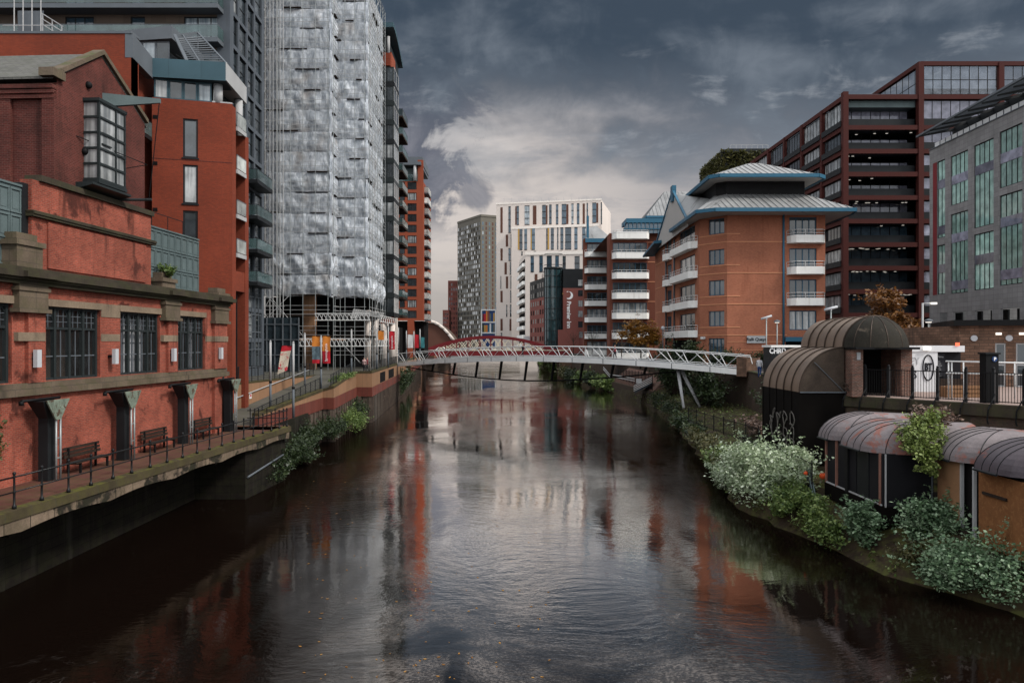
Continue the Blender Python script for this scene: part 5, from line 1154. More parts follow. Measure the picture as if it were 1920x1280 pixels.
for u0 in (-4.5, LA+.5): MB().fbox(FAb, u0, u0+4, -12, .4, -1, zd-.45).build('abutment', M['stone_rust'], ab)
def car(px, Y, label, mat):
    x = PX(px, Y); z = zd+.32; t = thing('parked_car', label, 'car', (x, Y, z), 'pale cars crossing the red bridge')
    rows = []
    for yy, s in ((Y-.85, .93), (Y-.8, 1), (Y+.8, 1), (Y+.85, .93)):
        rows.append([(x+a*s, yy, z+.25+(b-.25)*s) for a, b in ((-2.1,.35),(-2.15,.75),(-1.6,.95),(-1.0,1.42),(.5,1.45),(1.2,1.0),(2.0,.85),(2.15,.4))])
    mb = MB(); mb.loft(rows, True, sm=False); mb.face(rows[0]); mb.face(rows[-1][::-1]); mb.build('body', M[mat], t)
    mb = MB(); mb.face([(x-1.35,Y-.87,z+.95), (x+1.0,Y-.87,z+.95), (x+.4,Y-.86,z+1.36), (x-.9,Y-.86,z+1.36)][::1]); mb.build('side_window', M['glass_dark'], t)
    for dx in (-1.3, 1.3): MB().tube((x+dx,Y-.9,z+.32), (x+dx,Y-.65,z+.32), .32, 12).build('wheel', M['iron'], t)
car(829, 203, 'white car at the left end of the dark red arch bridge', 'white'); car(874, 203, 'silver car under the left half of the red arch', 'palegrey'); car(917, 203, 'pale car below the crown of the red arch', 'white_rail')

# ================================================================ white footbridge
fb = thing('footbridge', 'slender white steel footbridge crossing the river at a slant', 'bridge', (2, 97, 6))
L0, R0 = Vector((-17.7, 115)), Vector((23.3, 77.5)); FBr = Fr(L0, R0); LB = FBr.L
zdk = lambda u: 5.95+4.69*(u/LB)-4.35*(u/LB)**2
def band(d0, d1, za, zb, n=28, u0=0, u1=None):
    mb = MB(); u1 = LB if u1 is None else u1
    for k in range(n):
        a, b = u0+(u1-u0)*k/n, u0+(u1-u0)*(k+1)/n
        mb.hexa([FBr.pt(a,d0,zdk(a)+za), FBr.pt(b,d0,zdk(b)+za), FBr.pt(b,d1,zdk(b)+za), FBr.pt(a,d1,zdk(a)+za)], [FBr.pt(a,d0,zdk(a)+zb), FBr.pt(b,d0,zdk(b)+zb), FBr.pt(b,d1,zdk(b)+zb), FBr.pt(a,d1,zdk(a)+zb)])
    return mb
band(-3.1, -.12, -.22, -.02).build('deck', M['midgrey'], fb)
for d in (-.12, -3.2): band(d, d+.1, -.58, .02).build('edge_girder', M['white'], fb)
for d in (-.06, -3.14):
    for h, r in ((1.38, .05), (.16, .035)): MB().path([FBr.pt(LB*k/28, d+.16*(1 if d > -1 else -1)*(h/1.4), zdk(LB*k/28)+h) for k in range(29)], r, 5).build('handrail', M['white_rail'], fb)
    n = 12
    for k in range(n):
        u = LB*(k+.35)/n; s = LB/n; o = .16*(1 if d > -1 else -1)
        mb = MB(); mb.tube(FBr.pt(u, d, zdk(u)), FBr.pt(u-s*.34, d+o, zdk(u)+1.38), .05, 4); mb.tube(FBr.pt(u+.3, d, zdk(u)), FBr.pt(u-s*.12, d+o, zdk(u)+1.38), .05, 4); mb.tube(FBr.pt(u+.3, d, zdk(u)), FBr.pt(u+s*.42, d+o, zdk(u)+1.38), .03, 4)
        mb.build('strut', M['white_rail'], fb)
for k in range(1, 12):
    u = LB*(k+.35)/12; MB().fbox(FBr, u-.03, u+.03, -.02, .02, zdk(u)-.55, zdk(u)+.02).build('joint_plate', M['midgrey'], fb)
cab = lambda u: 5.35+(zdk(u)-zdk(u))-1.6*math.sin(math.pi*min(1, u/(LB*.86))) + .55*u/LB
ch = MB(); ch.path([FBr.pt(LB*.86*k/20, -1.6, cab(LB*.86*k/20)) for k in range(21)], .09, 5); ch.build('bottom_chord', M['iron'], fb)
for k in range(1, 10):
    u = LB*(k+.35)/12
    if u < LB*.84: mb = MB(); mb.hexa([FBr.pt(u-.05,-1.75,cab(u)), FBr.pt(u+.1,-1.75,cab(u)), FBr.pt(u+.1,-1.45,cab(u)), FBr.pt(u-.05,-1.45,cab(u))], [FBr.pt(u+.4,-1.75,zdk(u)-.25), FBr.pt(u+.65,-1.75,zdk(u)-.25), FBr.pt(u+.65,-1.45,zdk(u)-.25), FBr.pt(u+.4,-1.45,zdk(u)-.25)]); mb.build('fin', M['iron'], fb)
uT = FBr.u_px(1270, -1.6); top = Vector(FBr.pt(uT, -1.6, zdk(uT)-.3))
for px, py, Yl in ((1282, 765, 80), (1313, 764, 82)):
    MB().tube(top+Vector((.2*(px > 1300), 0, 0)), P(px, py, Yl), .24, 8, r1=.14).build('inclined_leg', M['palegrey'], fb)
MB().fbox(FBr, LB, LB+1.1, -3.2, .0, zdk(LB)-.75, zdk(LB)+1.15).build('end_block', M['stone_rust'], fb)
mb = MB(); mb.path([FBr.pt(LB*k/6+0, .16, zdk(LB)+1.38) for k in (6,)]+[FBr.pt(LB+1.6, .16, zdk(LB)+1.3), FBr.pt(LB+1.8, .16, zdk(LB)+.6)], .05, 5); mb.build('end_rail', M['white_rail'], fb)
tag(MB().box(PX(1096,185), PX(1158,185), 185, 187.5, 6.1, PZ(655,185)).build('blue_container', M['signblue']), 'dark blue container behind the white footbridge railing', 'container')
# ================================================================ quays office building (main block)
q0, q1, q2, q3, q4 = (23.0,120), (23.9,95.2), (26.5,92), (38.6,92), (38.6,116)
qb = thing('quays_building', 'orange brick quayside block with blue edged tiered metal roofs and white balconies', 'building', (30, 100, 6.1))
Fs, Fa, Ff, Fe = Fr(q0, q1), Fr(q1, q2), Fr(q2, q3), Fr(q3, q4)
GZ, FHQ, EZ = 6.1, 3.83, 24.9
fl = [10.05+FHQ*k for k in range(4)]
mb = MB()
hf = [(Ff.u_px(1480), Ff.u_px(1531), z+.1 if k else z+.55, z+2.95) for k, z in enumerate(fl)]
ha = [(Fa.u_px(1328.5), Fa.u_px(1358), z+1.05, z+2.95) for z in fl]+[(Fa.u_px(1328.5), Fa.u_px(1358), GZ, 9.6)]
SB = [(1274, 1303), (1250.5, 1259)]
hs = []
for z in fl:
    for a, b in SB: hs.append((Fs.u_px(a), Fs.u_px(b), z+.1, z+2.9))
hs.append((Fs.u_px(1258), Fs.u_px(1305), GZ, 9.4))
hf.append((Ff.u_px(1473), Ff.u_px(1510), GZ, 9.2))
mb.wall(Ff, 0, Ff.L, GZ, EZ, hf, rev=.3); mb.wall(Fa, 0, Fa.L, GZ, EZ, ha, rev=.3); mb.wall(Fs, 0, Fs.L, GZ, EZ, hs, rev=.3); mb.wall(Fe, 0, Fe.L, GZ, EZ)
mb.build('brick_wall', M['brick_quays'], qb)
for (a, b, c, e) in hf[:4]:
    window(Ff, a, b, c, e, qb, d=-.2, nx=4, ny=1, fm='blue_frame', gm='glass_home', fw=.12)
for (a, b, c, e) in ha[:4]: window(Fa, a, b, c, e, qb, d=-.2, nx=3, ny=1, fm='blue_frame', gm='glass_home', fw=.1)
for (a, b, c, e) in hs[:-1]: window(Fs, a, b, c, e, qb, d=-.2, nx=3 if b-a > 1.5 else 1, ny=1, fm='blue_frame', gm='glass_home', fw=.1)
window(Fa, *ha[4], qb, d=-.2, nx=4, ny=2, fm='blue_frame', gm='glass_dark', fw=.12, name='entrance_door')
MB().fbox(Ff, hf[4][0], hf[4][1], -.4, -.3, GZ, 9.2).build('entrance_recess', M['void'], qb); MB().fbox(Fs, hs[-1][0], hs[-1][1], -.4, -.3, GZ, 9.4).build('entrance_recess', M['void'], qb)
MB().fbox(Ff, hf[4][0]-.1, hf[4][1]+.1, -.2, .25, 9.2, 9.75).build('canopy', M['blue'], qb)
mb = MB()
for k, z in enumerate(fl+[fl[3]+FHQ-.45]):
    if k < 4: mb.fbox(Ff, 0, hf[0][0]-.3, .003, .05, z-.12, z); mb.fbox(Fa, .0, Fa.L, .003, .05, z-.12, z)
    if k < 4: mb.fbox(Fa, .0, Fa.L, .003, .05, z+.86, z+.98); mb.fbox(Ff, 0, 1.6, .003, .05, z+.86, z+.98); mb.fbox(Fs, .5, Fs.L, .003, .04, z-.12, z)
for z in (7.1, 8.2, 9.2): mb.fbox(Ff, 0, hf[4][0]-.5, .003, .04, z-.08, z)
mb.build('string_course', M['band'], qb)
def angled_balcony(par, fr, u0, u1, z, dep, h=1.0, cut=.7, mat='white_bal', rail='white_rail', name='balcony'):
    out = [(u0, .0), (u0+cut*.35, dep*.55), (u0+cut, dep), (u1-cut, dep), (u1-cut*.35, dep*.55), (u1, .0)]
    mb = MB(); n = len(out)
    mb.hexa([fr.pt(u, d, z-.3) for u, d in out[::-1]][::-1], [fr.pt(u, d, z+h*.62) for u, d in out])
    o = mb.build(name, M[mat], par); r = MB()
    for hh in (.86, 1.25): r.path([fr.pt(u, d+.02, z+hh) for u, d in out], .035, 5)
    for (ua, da), (ub, db) in zip(out[:-1], out[1:]):
        L = math.hypot(ub-ua, db-da); k = max(1, int(L/.9))
        for i in range(k+1): r.tube(fr.pt(ua+(ub-ua)*i/k, da+(db-da)*i/k+.02, z+h*.6), fr.pt(ua+(ub-ua)*i/k, da+(db-da)*i/k+.02, z+1.26), .028, 4)
    r.build('rail', M[rail], o); return o
for z in fl[1:]: angled_balcony(qb, Ff, Ff.u_px(1475), Ff.u_px(1546, 0), z, 1.3)
for z in fl:
    angled_balcony(qb, Fs, Fs.u_px(1265), Fs.u_px(1308), z, 1.0, cut=1.0); angled_balcony(qb, Fs, Fs.u_px(1249), Fs.u_px(1260.5), z, .8, cut=.9)
MB().tube(Ff.pt(Ff.u_px(1468.5), .14, 6.5), Ff.pt(Ff.u_px(1468.5), .14, EZ), .13, 8).build('downpipe', M['blue'], qb)
for px in (1265.5, 1250): MB().tube(Fs.pt(Fs.u_px(px), .12, 6.5), Fs.pt(Fs.u_px(px), .12, EZ-1), .12, 8).build('downpipe', M['midgrey'], qb)
def hiproof(par, low, zl, top, zt, name='roof', gut=.38, soff=True, fasc=.0, seams=.75):
    """low/top: matching rings of xy; zinc slopes with standing seams, blue gutter, pale soffit"""
    n = len(low); mb = MB(); sm = MB(); gt = MB()
    zt = zt if isinstance(zt, (list, tuple)) else [zt]*len(top)
    for k in range(n):
        j = (k+1) % n
        a, b, c, e = Vector((*low[k], zl)), Vector((*low[j], zl)), Vector((*top[j], zt[j])), Vector((*top[k], zt[k]))
        if (c-e).length < 1e-3: mb.face([a, b, c])
        else: mb.face([a, b, c, e])
        L = (b-a).length; m = max(1, int(L/seams)); nr = (b-a).cross(e-a).normalized()*.05; dirn = (b-a).normalized()
        for i in range(1, m):
            p = a.lerp(b, i/m); 
            # seams run straight up the slope and stop at the hip lines
            s_dir = ((e-a)-dirn*((e-a).dot(dirn))); tmax = 1.0
            la = (e-a).dot(dirn); lb = L-(c-a).dot(dirn); x = (p-a).dot(dirn)
            if la > 1e-3: tmax = min(tmax, x/la)
            if lb > 1e-3: tmax = min(tmax, (L-x)/lb)
            if tmax > .05: sm.tube(p+nr, p+s_dir*tmax+nr, .035, 4)
        f = Fr(low[k], low[j]); gt.fbox(f, -.0, f.L, -.12, .14, zl-gut, zl+.06)
    o = mb.build(name, M['zinc'], par); sm.build('standing_seam', M['seam'], o); gt.build('gutter', M['blue'], o)
    if soff: s = MB(); s.face([(x, y, zl-.3) for x, y in low][::-1]); s.build('soffit', M['soffit'], o)
    return o
low = [(22.4,106), (22.35,90.4), (24.2,89.0), (41.0,89.0), (41.6,91.5), (41.6,108)]
top = [(26.2,104), (26.2,96), (27.2,95), (37.2,95), (37.4,95.4), (37.4,104)]
hiproof(qb, low, 25.05, top, 27.9)
mb = MB(); mb.prism([(26.2,104), (26.2,96), (27.2,95), (37.2,95), (37.4,95.4), (37.4,104)], 27.5, 29.75); mb.build('louvre_band', M['louvre'], qb)
low = [(24.6,108), (24.6,93.2), (25.6,92.2), (37.9,92.2), (39.0,93.2), (39.0,108)]
top = [(31.5,101), (31.5,99.6), (31.8,99.4), (33.0,99.4), (33.2,99.6), (33.2,101)]
hiproof(qb, low, 29.85, top, 32.9)
# gable on the river side
gm = MB(); Fg = Fr((22.7,119), (22.9,97)); gz = lambda u: None
gm.face([Fg.pt(0,0,23.6), Fg.pt(Fg.L,0,24.2), Fg.pt(Fg.L-1.0,0,25.6), Fg.pt(13.6,0,30.2), Fg.pt(12.8,0,30.2)]); gm.build('gable_panel', M['soffit'], qb)
mb = MB(); mb.tube(Fg.pt(13.7,.1,30.4), Fg.pt(Fg.L-.6,.1,25.3), .2, 4); mb.tube(Fg.pt(12.8,.1,30.4), Fg.pt(.3,.1,23.9), .12, 4); mb.fbox(Fg, 12.6, 13.9, -.3, .25, 29.0, 31.2)
mb.hexa([Fg.pt(-1.5,-.5,23.0), Fg.pt(5.5,-.5,24.3), Fg.pt(5.5,1.2,24.1), Fg.pt(-1.5,1.6,22.8)], [Fg.pt(-1.5,-.5,23.3), Fg.pt(5.5,-.5,24.7), Fg.pt(5.5,1.2,24.5), Fg.pt(-1.5,1.6,23.1)]); mb.build('gable_edge', M['blue'], qb)
mb = MB(); a = Vector(Fg.pt(13.2,-.05,30.1)); mb.face([Fg.pt(13.2,-.05,30.1), Fg.pt(Fg.L-.8,-.05,25.4), (27,97.5,27.6), (27,106,29.9)]); mb.face([Fg.pt(13.2,-.05,30.1), (27,106,29.9), (27,118,25), Fg.pt(0.3,-.05,23.8)]); mb.build('gable_roof', M['zinc'], qb)
sg = MB().fbox(Ff, Ff.u_px(1400), Ff.u_px(1434.5), .06, .14, Ff.z_px(1417,643), Ff.z_px(1417,629.5)).build('name_sign', M['signgrey'], qb)
text('Ralli Quays', Ff, Ff.u_px(1417.5), Ff.z_px(1417,636.2), .38, qb, 'ink', d=.16, bold=.012)
MB().fbox(Fa, Fa.u_px(1318), Fa.u_px(1323), .05, .5, 9.5, 9.8).build('security_camera', M['b_white'], qb)
# ================================================================ second quays block further down
qc = thing('riverside_block', 'further brick riverside block with six white balcony tiers', 'building', (22, 150, 6.1))
YA, YB = 140.0, 170.0
FA1 = Fr((PX(1143,YA),YA), (PX(1215,YA),YA)); FA2 = Fr((PX(1215,YA),YA+1.5), (PX(1262,YA),YA+1.5)); FBb = Fr((PX(1095,YB),YB), (PX(1147,YB),YB))
za = PZ(437, YA)
mb = MB(); hA = []
for k in range(6): z = PZ(482.5, YA)-3.74*k; hA.append((FA1.u_px(1149), FA1.u_px(1213), z+.0, z+2.75))
hA = [h for h in hA if h[2] > 6.2]
mb.wall(FA1, 0, FA1.L, 5, za, hA, rev=.3); mb.wall(FA2, 0, FA2.L, 5, za); mb.wall(Fr((PX(1143,YA),YA+4), (PX(1143,YA),YA)), 0, 4, 5, za); mb.wall(Fr((PX(1215,YA),YA), (PX(1215,YA),YA+1.5)), 0, 1.5, 5, za)
zb_ = PZ(447, YB); hB = []
for k in range(7): z = PZ(479.5, YB)-3.71*k; hB.append((FBb.u_px(1101), FBb.u_px(1138), z, z+2.75))
hB = [h for h in hB if h[2] > 6.2]
mb.wall(FBb, 0, FBb.L, 5, zb_, hB, rev=.3); mb.wall(Fr((PX(1095,YB),YB+3), (PX(1095,YB),YB)), 0, 3, 5, zb_)
mb.face([(PX(1143,YA),YA,za-.01), (PX(1262,YA),YA,za-.01), (PX(1262,YA),YA+30,za-.01), (PX(1143,YA),YA+30,za-.01)])
mb.build('brick_wall', M['brick_block'], qc)
for h in hA: window(FA1, *h, qc, d=-.2, nx=6, ny=1, fm='blue_frame', gm='glass_home', fw=.12)
for h in hB: window(FBb, *h, qc, d=-.2, nx=4, ny=1, fm='blue_frame', gm='glass_home', fw=.12)
for h in hA: angled_balcony(qc, FA1, FA1.u_px(1147), FA1.u_px(1217), h[2]-.02, 1.5, h=1.3)
for h in hB: angled_balcony(qc, FBb, FBb.u_px(1096), FBb.u_px(1141), h[2]-.02, 1.5, h=1.3)
for k in range(6): MB().box(PX(1141,165), PX(1146,165), 150, 158, PZ(478+30.6*k,165)-.4, PZ(478+30.6*k,165)+.8).build('side_balcony', M['white_bal'], qc)
mb = MB()
for k in range(5): z = PZ(452+37.4*k, YA); mb.fbox(FA2, 0, FA2.L, .003, .06, z-.1, z+.05)
mb.build('string_course', M['band'], qc)
angled_balcony(qc, FA1, FA1.u_px(1147), FA1.u_px(1217), za-.9, 1.5, h=1.6, name='roof_parapet')
fp = Fr((PX(1163,YA+3),YA+3), (PX(1262,YA+3),YA+3)); mb = MB(); mb.hexa([fp.pt(0,-6,za), fp.pt(fp.L,-6,za), fp.pt(fp.L,0,za), fp.pt(0,0,za)], [fp.pt(2.0,-6,PZ(417,143)), fp.pt(fp.L,-6,PZ(417,143)), fp.pt(fp.L,-.5,PZ(417,143)), fp.pt(1.4,-.5,PZ(417,143))]); mb.build('glazed_penthouse', M['glass_blue'], qc)
mb = MB(); mb.fbox(fp, 1.2, fp.L, -6.5, -.2, PZ(417,143), PZ(409,143))
for k in range(12): mb.fbox(fp, .8+k*.8, .87+k*.8, -.2, .04, za, PZ(417,143))
mb.fbox(fp, .6, fp.L, -.3, .02, za+1.2, za+1.35); mb.build('penthouse_frame', M['blue'], qc)
mb = MB(); mb.loft([[(PX(1098,YB),YB-.6,zb_-.2), (PX(1148,YB),YB-.6,zb_-.2)], [(PX(1100,YB),YB+4,PZ(424,YB)), (PX(1122,YB),YB+4,PZ(418,YB))]], sm=False); mb.face([(PX(1148,YB),YB-.6,zb_-.2), (PX(1148,YB),YB+10,PZ(436,YB)), (PX(1122,YB),YB+4,PZ(418,YB))]); mb.build('roof', M['zinc'], qc)
mb = MB(); mb.box(PX(1097,YB), PX(1149,YB), YB-.9, YB-.6, zb_-1.0, zb_-.1); mb.box(PX(1100,YB), PX(1104,YB), YB-.3, YB+.6, zb_, PZ(405,YB)); mb.build('gutter', M['blue'], qc)
hiproof(qc, [(PX(1212,150),166), (PX(1212,150),150), (PX(1300,150),150), (PX(1300,150),166)], PZ(405,150), [(PX(1245,158),160), (PX(1245,158),157), (PX(1290,158),157), (PX(1290,158),160)], PZ(361,158))
MB().box(PX(1225,152), PX(1300,152), 152, 165, za-.1, PZ(404,152)).build('attic', M['louvre'], qc)

# ================================================================ red framed office
rf = thing('red_frame_office', 'large office block in a dark red steel frame with deep terraces', 'building', (75, 150, 6.1))
YR = 130.0; XC = PX(1582, YR); FR1 = Fr((XC, YR), (110, YR)); FR2 = Fr((XC-1.2, 200), (XC, YR))
ys = [175, 232.5, 277, 320, 364, 408, 452, 496, 540, 584]; bz = [PZ(y+6, YR) for y in ys]; uB = FR1.u_px(1727)
fr_ = MB()
for z in bz: fr_.fbox(FR1, 0, FR1.L, -.5, 0, z-.45, z+.35); fr_.fbox(FR2, 0, FR2.L, -.5, 0, z-.447, z+.347)
MBc = []
for u in (0.35, uB, uB+14, uB+28): MB().fbox(FR1, u-.45, u+.45, -.9, .12, 6.1, PZ(172, YR) if u < 1 else PZ(116, YR)).build('column', M['rusted'], rf)
pxs = [1540, 1502.5, 1470, 1440, 1414]
for px in pxs: u = FR2.u_px(px); MB().fbox(FR2, u-.4, u+.4, -.8, .12, 6.1, bz[0]+.3).build('column', M['rusted'], rf)
fr_.fbox(FR1, uB, FR1.L, -.5, 0, PZ(122, YR)-.1, PZ(115, YR)); fr_.box(XC+uB-.35, XC+uB+.35, YR+.2, 158, PZ(122, YR)-.1, PZ(115, YR)-.003); fr_.build('beam', M['rusted'], rf)
mb = MB(); mb.box(XC+uB, XC+60, YR+7.3, 200, 6.1, bz[0]); mb.box(XC+1.5, XC+uB+.02, YR+7.2, 200, 6.1, bz[0]-.3); mb.build('inner_core', M['void'], rf)
mb = MB()
for z in bz: mb.fbox(FR1, .5, FR1.L, -7.2, -.5, z-.4, z-.1)
mb.build('floor_slab', M['darkgrey'], rf)
mb = MB(); sp = MB()
for k, z in enumerate(bz[:-1]):
    zl = bz[k+1]
    fr = MB(); 
    MB().fbox(FR1, .8, uB-.5, -1.3, -1.2, zl+.35, zl+1.75).build('balustrade', M['darkgrey'], rf)
    glw = MB(); glw.fbox(FR1, .9, uB-.6, -3.6, -3.5, zl+.1, z-.45 if k > 3 else z-1.3); glw.build('terrace_glazing', M['glass_lav' if k < 5 else 'glass_blue'], rf)
    m2 = MB(); [m2.fbox(FR1, 1.2+1.7*q, 1.28+1.7*q, -3.5, -3.42, zl+.1, z-.45) for q in range(8)]; m2.build('mullion', M['iron'], rf)
    window(FR1, uB+.5, uB+13.5, zl+1.5, z-.6, rf, d=-.4, nx=8, ny=1, fm='iron', gm='glass_lav', fw=.09); MB().fbox(FR1, uB+.5, uB+13.5, -.6, -.36, zl+.35, zl+1.5).build('spandrel', M['darkgrey'], rf)
    window(FR1, uB+14.5, uB+27.5, zl+1.5, z-.6, rf, d=-.4, nx=8, ny=1, fm='iron', gm='glass_lav', fw=.09); MB().fbox(FR1, uB+14.5, uB+27.5, -.6, -.36, zl+.35, zl+1.5).build('spandrel', M['darkgrey'], rf)
    us = [FR2.L-.5]+[FR2.u_px(p) for p in pxs]
    for a, b in zip(us[1:], us[:-1]):
        window(FR2, a+.5, b-.5, zl+1.35, z-.55, rf, d=-.45, nx=6, ny=1, fm='iron', gm='glass_home', fw=.1); MB().fbox(FR2, a+.5, b-.2, -.7, .25, zl+.35, zl+1.3).build('spandrel', M['darkgrey'], rf)
rng = random.Random(8); ln = MB(); cnt = 0
for k, z in enumerate(bz[:-1]):
    dens = {0: 3, 1: 4, 2: 3, 3: 3, 4: 7, 5: 2, 6: 14, 7: 11, 8: 14}[k]
    for q in range(dens):
        u = rng.uniform(1.2, uB-1); d = -rng.uniform(1.4, 3.3)
        MB().fbox(FR1, u, u+.4, d-.07, d+.07, z-.5, z-.46).build('ceiling_light', M['lamp_white'], rf) if cnt < 90 else ln.fbox(FR1, u, u+.55, d-.09, d+.09, z-.52, z-.46); cnt += 1
if ln.v: ln.build('ceiling_lights', M['lamp_white'], rf)['kind'] = 'stuff'
ptop = PZ(121, YR)
for a, b in ((uB+.6, uB+13.4), (uB+14.6, uB+27.4)): window(FR1, a, b, bz[0]+.4, ptop, rf, d=-.3, nx=8, ny=2, fm='iron', gm='glass_clear', fw=.1, name='roof_screen')
Fq = Fr((XC+uB, 156), (XC+uB, YR+.3)); window(Fq, 0, Fq.L, bz[0]+.4, ptop, rf, d=-.3, nx=12, ny=2, fm='iron', gm='glass_clear', fw=.1, name='roof_screen')
mb = MB(); mb.fbox(FR1, uB, FR1.L, -.9, -.5, bz[0]+.35, bz[0]+1.5); mb.build('roof_spandrel', M['darkgrey'], rf)
mb = MB(); mb.box(XC+8, XC+13, 150, 158, bz[0], bz[0]+2.6); mb.build('plant_room', M['brown_panel'], rf)
mb = MB(); mb.fbox(FR1, .5, uB-.5, -3, -2.9, bz[0]+1.3, bz[0]+1.36); [mb.fbox(FR1, .5+k*1.5, .55+k*1.5, -3, -2.95, bz[0]+.3, bz[0]+1.3) for k in range(9)]; mb.build('roof_rail', M['midgrey'], rf)
mb = MB(); mb.fbox(FR1, .6, uB-.5, -5, -1, bz[0]-1.6, bz[0]-.45); mb.build('top_soffit', M['tealsteel'], rf)
# block with planted wall behind
gw = thing('planted_wall_block', 'dark block with a green planted wall behind the blue edged roofs', 'building', (60, 195, 6)); Y = 190.0
gx = PX(1352,Y); MB().box(gx, PX(1450,Y), Y, Y+20, 6, PZ(284,Y)).build('wall', M['darkgrey'], gw)
MB().box(PX(1372,Y), PX(1470,Y), Y+4, Y+20, PZ(284,Y), PZ(271,Y)).build('roof_box', M['darkgrey'], gw)
rng = random.Random(4); lf = MB(); a, b = PX(1313,Y), PX(1400,Y)
for k in range(5600):
    leaves(lf, (gx-.15, rng.uniform(Y, Y+20), rng.uniform(PZ(345,Y), PZ(284,Y))), (.12,.4,.3), 1, .5, rng); leaves(lf, (rng.uniform(gx, gx+13), Y-.15, rng.uniform(PZ(345,Y), PZ(284,Y))), (.4,.3,.3), 1, .8, rng) if k % 2 else None
lf.build('planting', M['leaf_olive'], gw)
for k in range(4): MB().box(gx-.5, gx-.4, Y+2+k*4.5, Y+4.4+k*4.5, PZ(336,Y), PZ(324,Y)).build('window', M['glass_home'], gw)
mb = MB(); mb.tube((PX(1370,Y+5), Y+5, PZ(271,Y)+1.2), (PX(1440,Y+5), Y+5, PZ(271,Y)+1.2), .06, 4); [mb.tube((PX(1370+k*10,Y+5), Y+5, PZ(271,Y)), (PX(1370+k*10,Y+5), Y+5, PZ(271,Y)+1.2), .05, 4) for k in range(8)]; mb.build('roof_rail', M['palegrey'], gw)

# ================================================================ grey stone and glass office at right
gb = thing('grey_stone_office', 'grey stone office with tall green glass windows and a louvred roof canopy', 'building', (62, 90, 6.1))
FG = Fr((60.0, 107.3), (59.2, 55)); zt = 36.6
cols = [((1757,1772), [(23.7,34.5),(15.8,22.7)]), ((1782.5,1815), [(27.7,34.4),(15.7,26.5)]), ((1826,1863), [(23.8,34.5),(15.8,23.0)]), ((1874,1917), [(27.9,34.8),(16.0,27.0)]), ((1930,1980), [(23.8,34.6),(15.8,23.0)]), ((1995,2055), [(27.9,34.6),(16,27)])]
hs = [(FG.u_px(a), FG.u_px(b), z0, z1) for (a, b), zz in cols for z0, z1 in zz]
gr = [(FG.u_px(a), FG.u_px(b), 6.1, 13.2) for a, b in ((1762,1776), (1787,1812), (1828,1860), (1876,1912), (1930,1975))]
mb = MB(); mb.wall(FG, 0, FG.L, 6.1, zt, hs+gr, rev=.3)
Fgc = Fr((85, 107.3), (60.0, 107.3)); mb.wall(Fgc, 0, Fgc.L, 6.1, zt); mb.box(61.5, 90, 56, 107, zt-.8, zt-.3); mb.build('stone_wall', M['greystone'], gb)
for (a, b, c, e) in hs:
    n = 4 if b-a > 2 else 2; o = window(FG, a, b, c, e, gb, d=-.16, nx=n, ny=1, fm='iron', gm='glass_green_sky', fw=.1)
    mb = MB(); m3 = MB(); z = e-3.3
    while z > c+1:
        MB().fbox(FG, a+.05, b-.05, -.15, -.10, z-.6, z+.6).build('spandrel', M['glass_lav'], o); z -= 6.4
MB().fbox(FG, hs[0][0]-1.0, hs[0][0]-.02, .003, .04, 15.8, 34.5).build('maroon_panel', M['bridge_red'], gb)
for a, b, c, e in gr: MB().fbox(FG, a, b, -2.2, -2.0, c, e).build('colonnade_recess', M['darkgrey'], gb)
mb = MB()
for k in range(30):
    u = .3+k*1.4; mb.fbox(FG, u, u+1.2, -.7, -.6, zt, zt+1.0)
mb.build('glass_parapet', M['b_white'], gb)
mb = MB(); mb.fbox(FG, 0, FG.L, -.72, .12, zt-.0, zt+.1); [mb.fbox(FG, .2+k*1.4, .32+k*1.4, -.75, -.55, zt+.1, zt+1.05) for k in range(30)]; mb.build('parapet_frame', M['midgrey'], gb)
mb = MB(); 
for k in range(9):
    d = 2.6-k*.5; mb.tube(FG.pt(1.5-.1*k, d, 38.2+k*.12), FG.pt(40, d, 38.9+k*.12), .11 if k else .17, 4)
mb.build('louvre_blade', M['midgrey'], gb)
mb = MB()
for k in range(14): u = 2+k*2.9; mb.hexa([FG.pt(u,-2.4,38.9), FG.pt(u+.15,-2.4,38.9), FG.pt(u+.15,2.6,38.0), FG.pt(u,2.6,38.0)], [FG.pt(u,-2.4,39.3), FG.pt(u+.15,-2.4,39.3), FG.pt(u+.15,2.6,38.2), FG.pt(u,2.6,38.2)])
mb.fbox(FG, 1.5, 40, -2.7, -2.4, 36.6, 39.4); mb.build('canopy_bracket', M['darkgrey'], gb)

# ================================================================ dark quay walls on the right
quaywall('river_quay_wall', RLAND[0:7], -1, 6.0, 'brick_dark', 'dark overgrown quay wall under the white footbridge', cope=.1, cm='stone_dark', ch=.12)
quaywall('river_quay_wall', RLAND[6:10], -1, 6.0, 'brick_dark', 'sooty quay wall behind the black stair enclosure', cope=.1, cm='stone_dark', ch=.12)
qw = quaywall('river_quay_wall', RLAND[9:13], -1, 5.55, 'brick_dark', 'mossy stone topped quay wall with small brick arches above the pub roofs', cope=.22, cm='stone_dark', ch=.57)
FQ = Fr(RLAND[9], RLAND[10])
for u in (.9, 2.6, 4.3, 6.2):
    mb = MB(); pts = [FQ.pt(u-.62, .04, 3.4)]+[FQ.pt(u+.62*math.cos(th), .04, 4.45+.45*math.sin(th)) for th in [math.pi-math.pi*k/8 for k in range(9)]]+[FQ.pt(u+.62, .04, 3.4)]
    mb.face(pts[::-1]); o = mb.build('blind_arch', M['void'], qw); m2 = MB(); m2.path([FQ.pt(u+.7*math.cos(th), .06, 4.45+.55*math.sin(th)) for th in [math.pi*k/10 for k in range(11)]], .09, 5); m2.build('arch_ring', M['brick_pillar'], o)
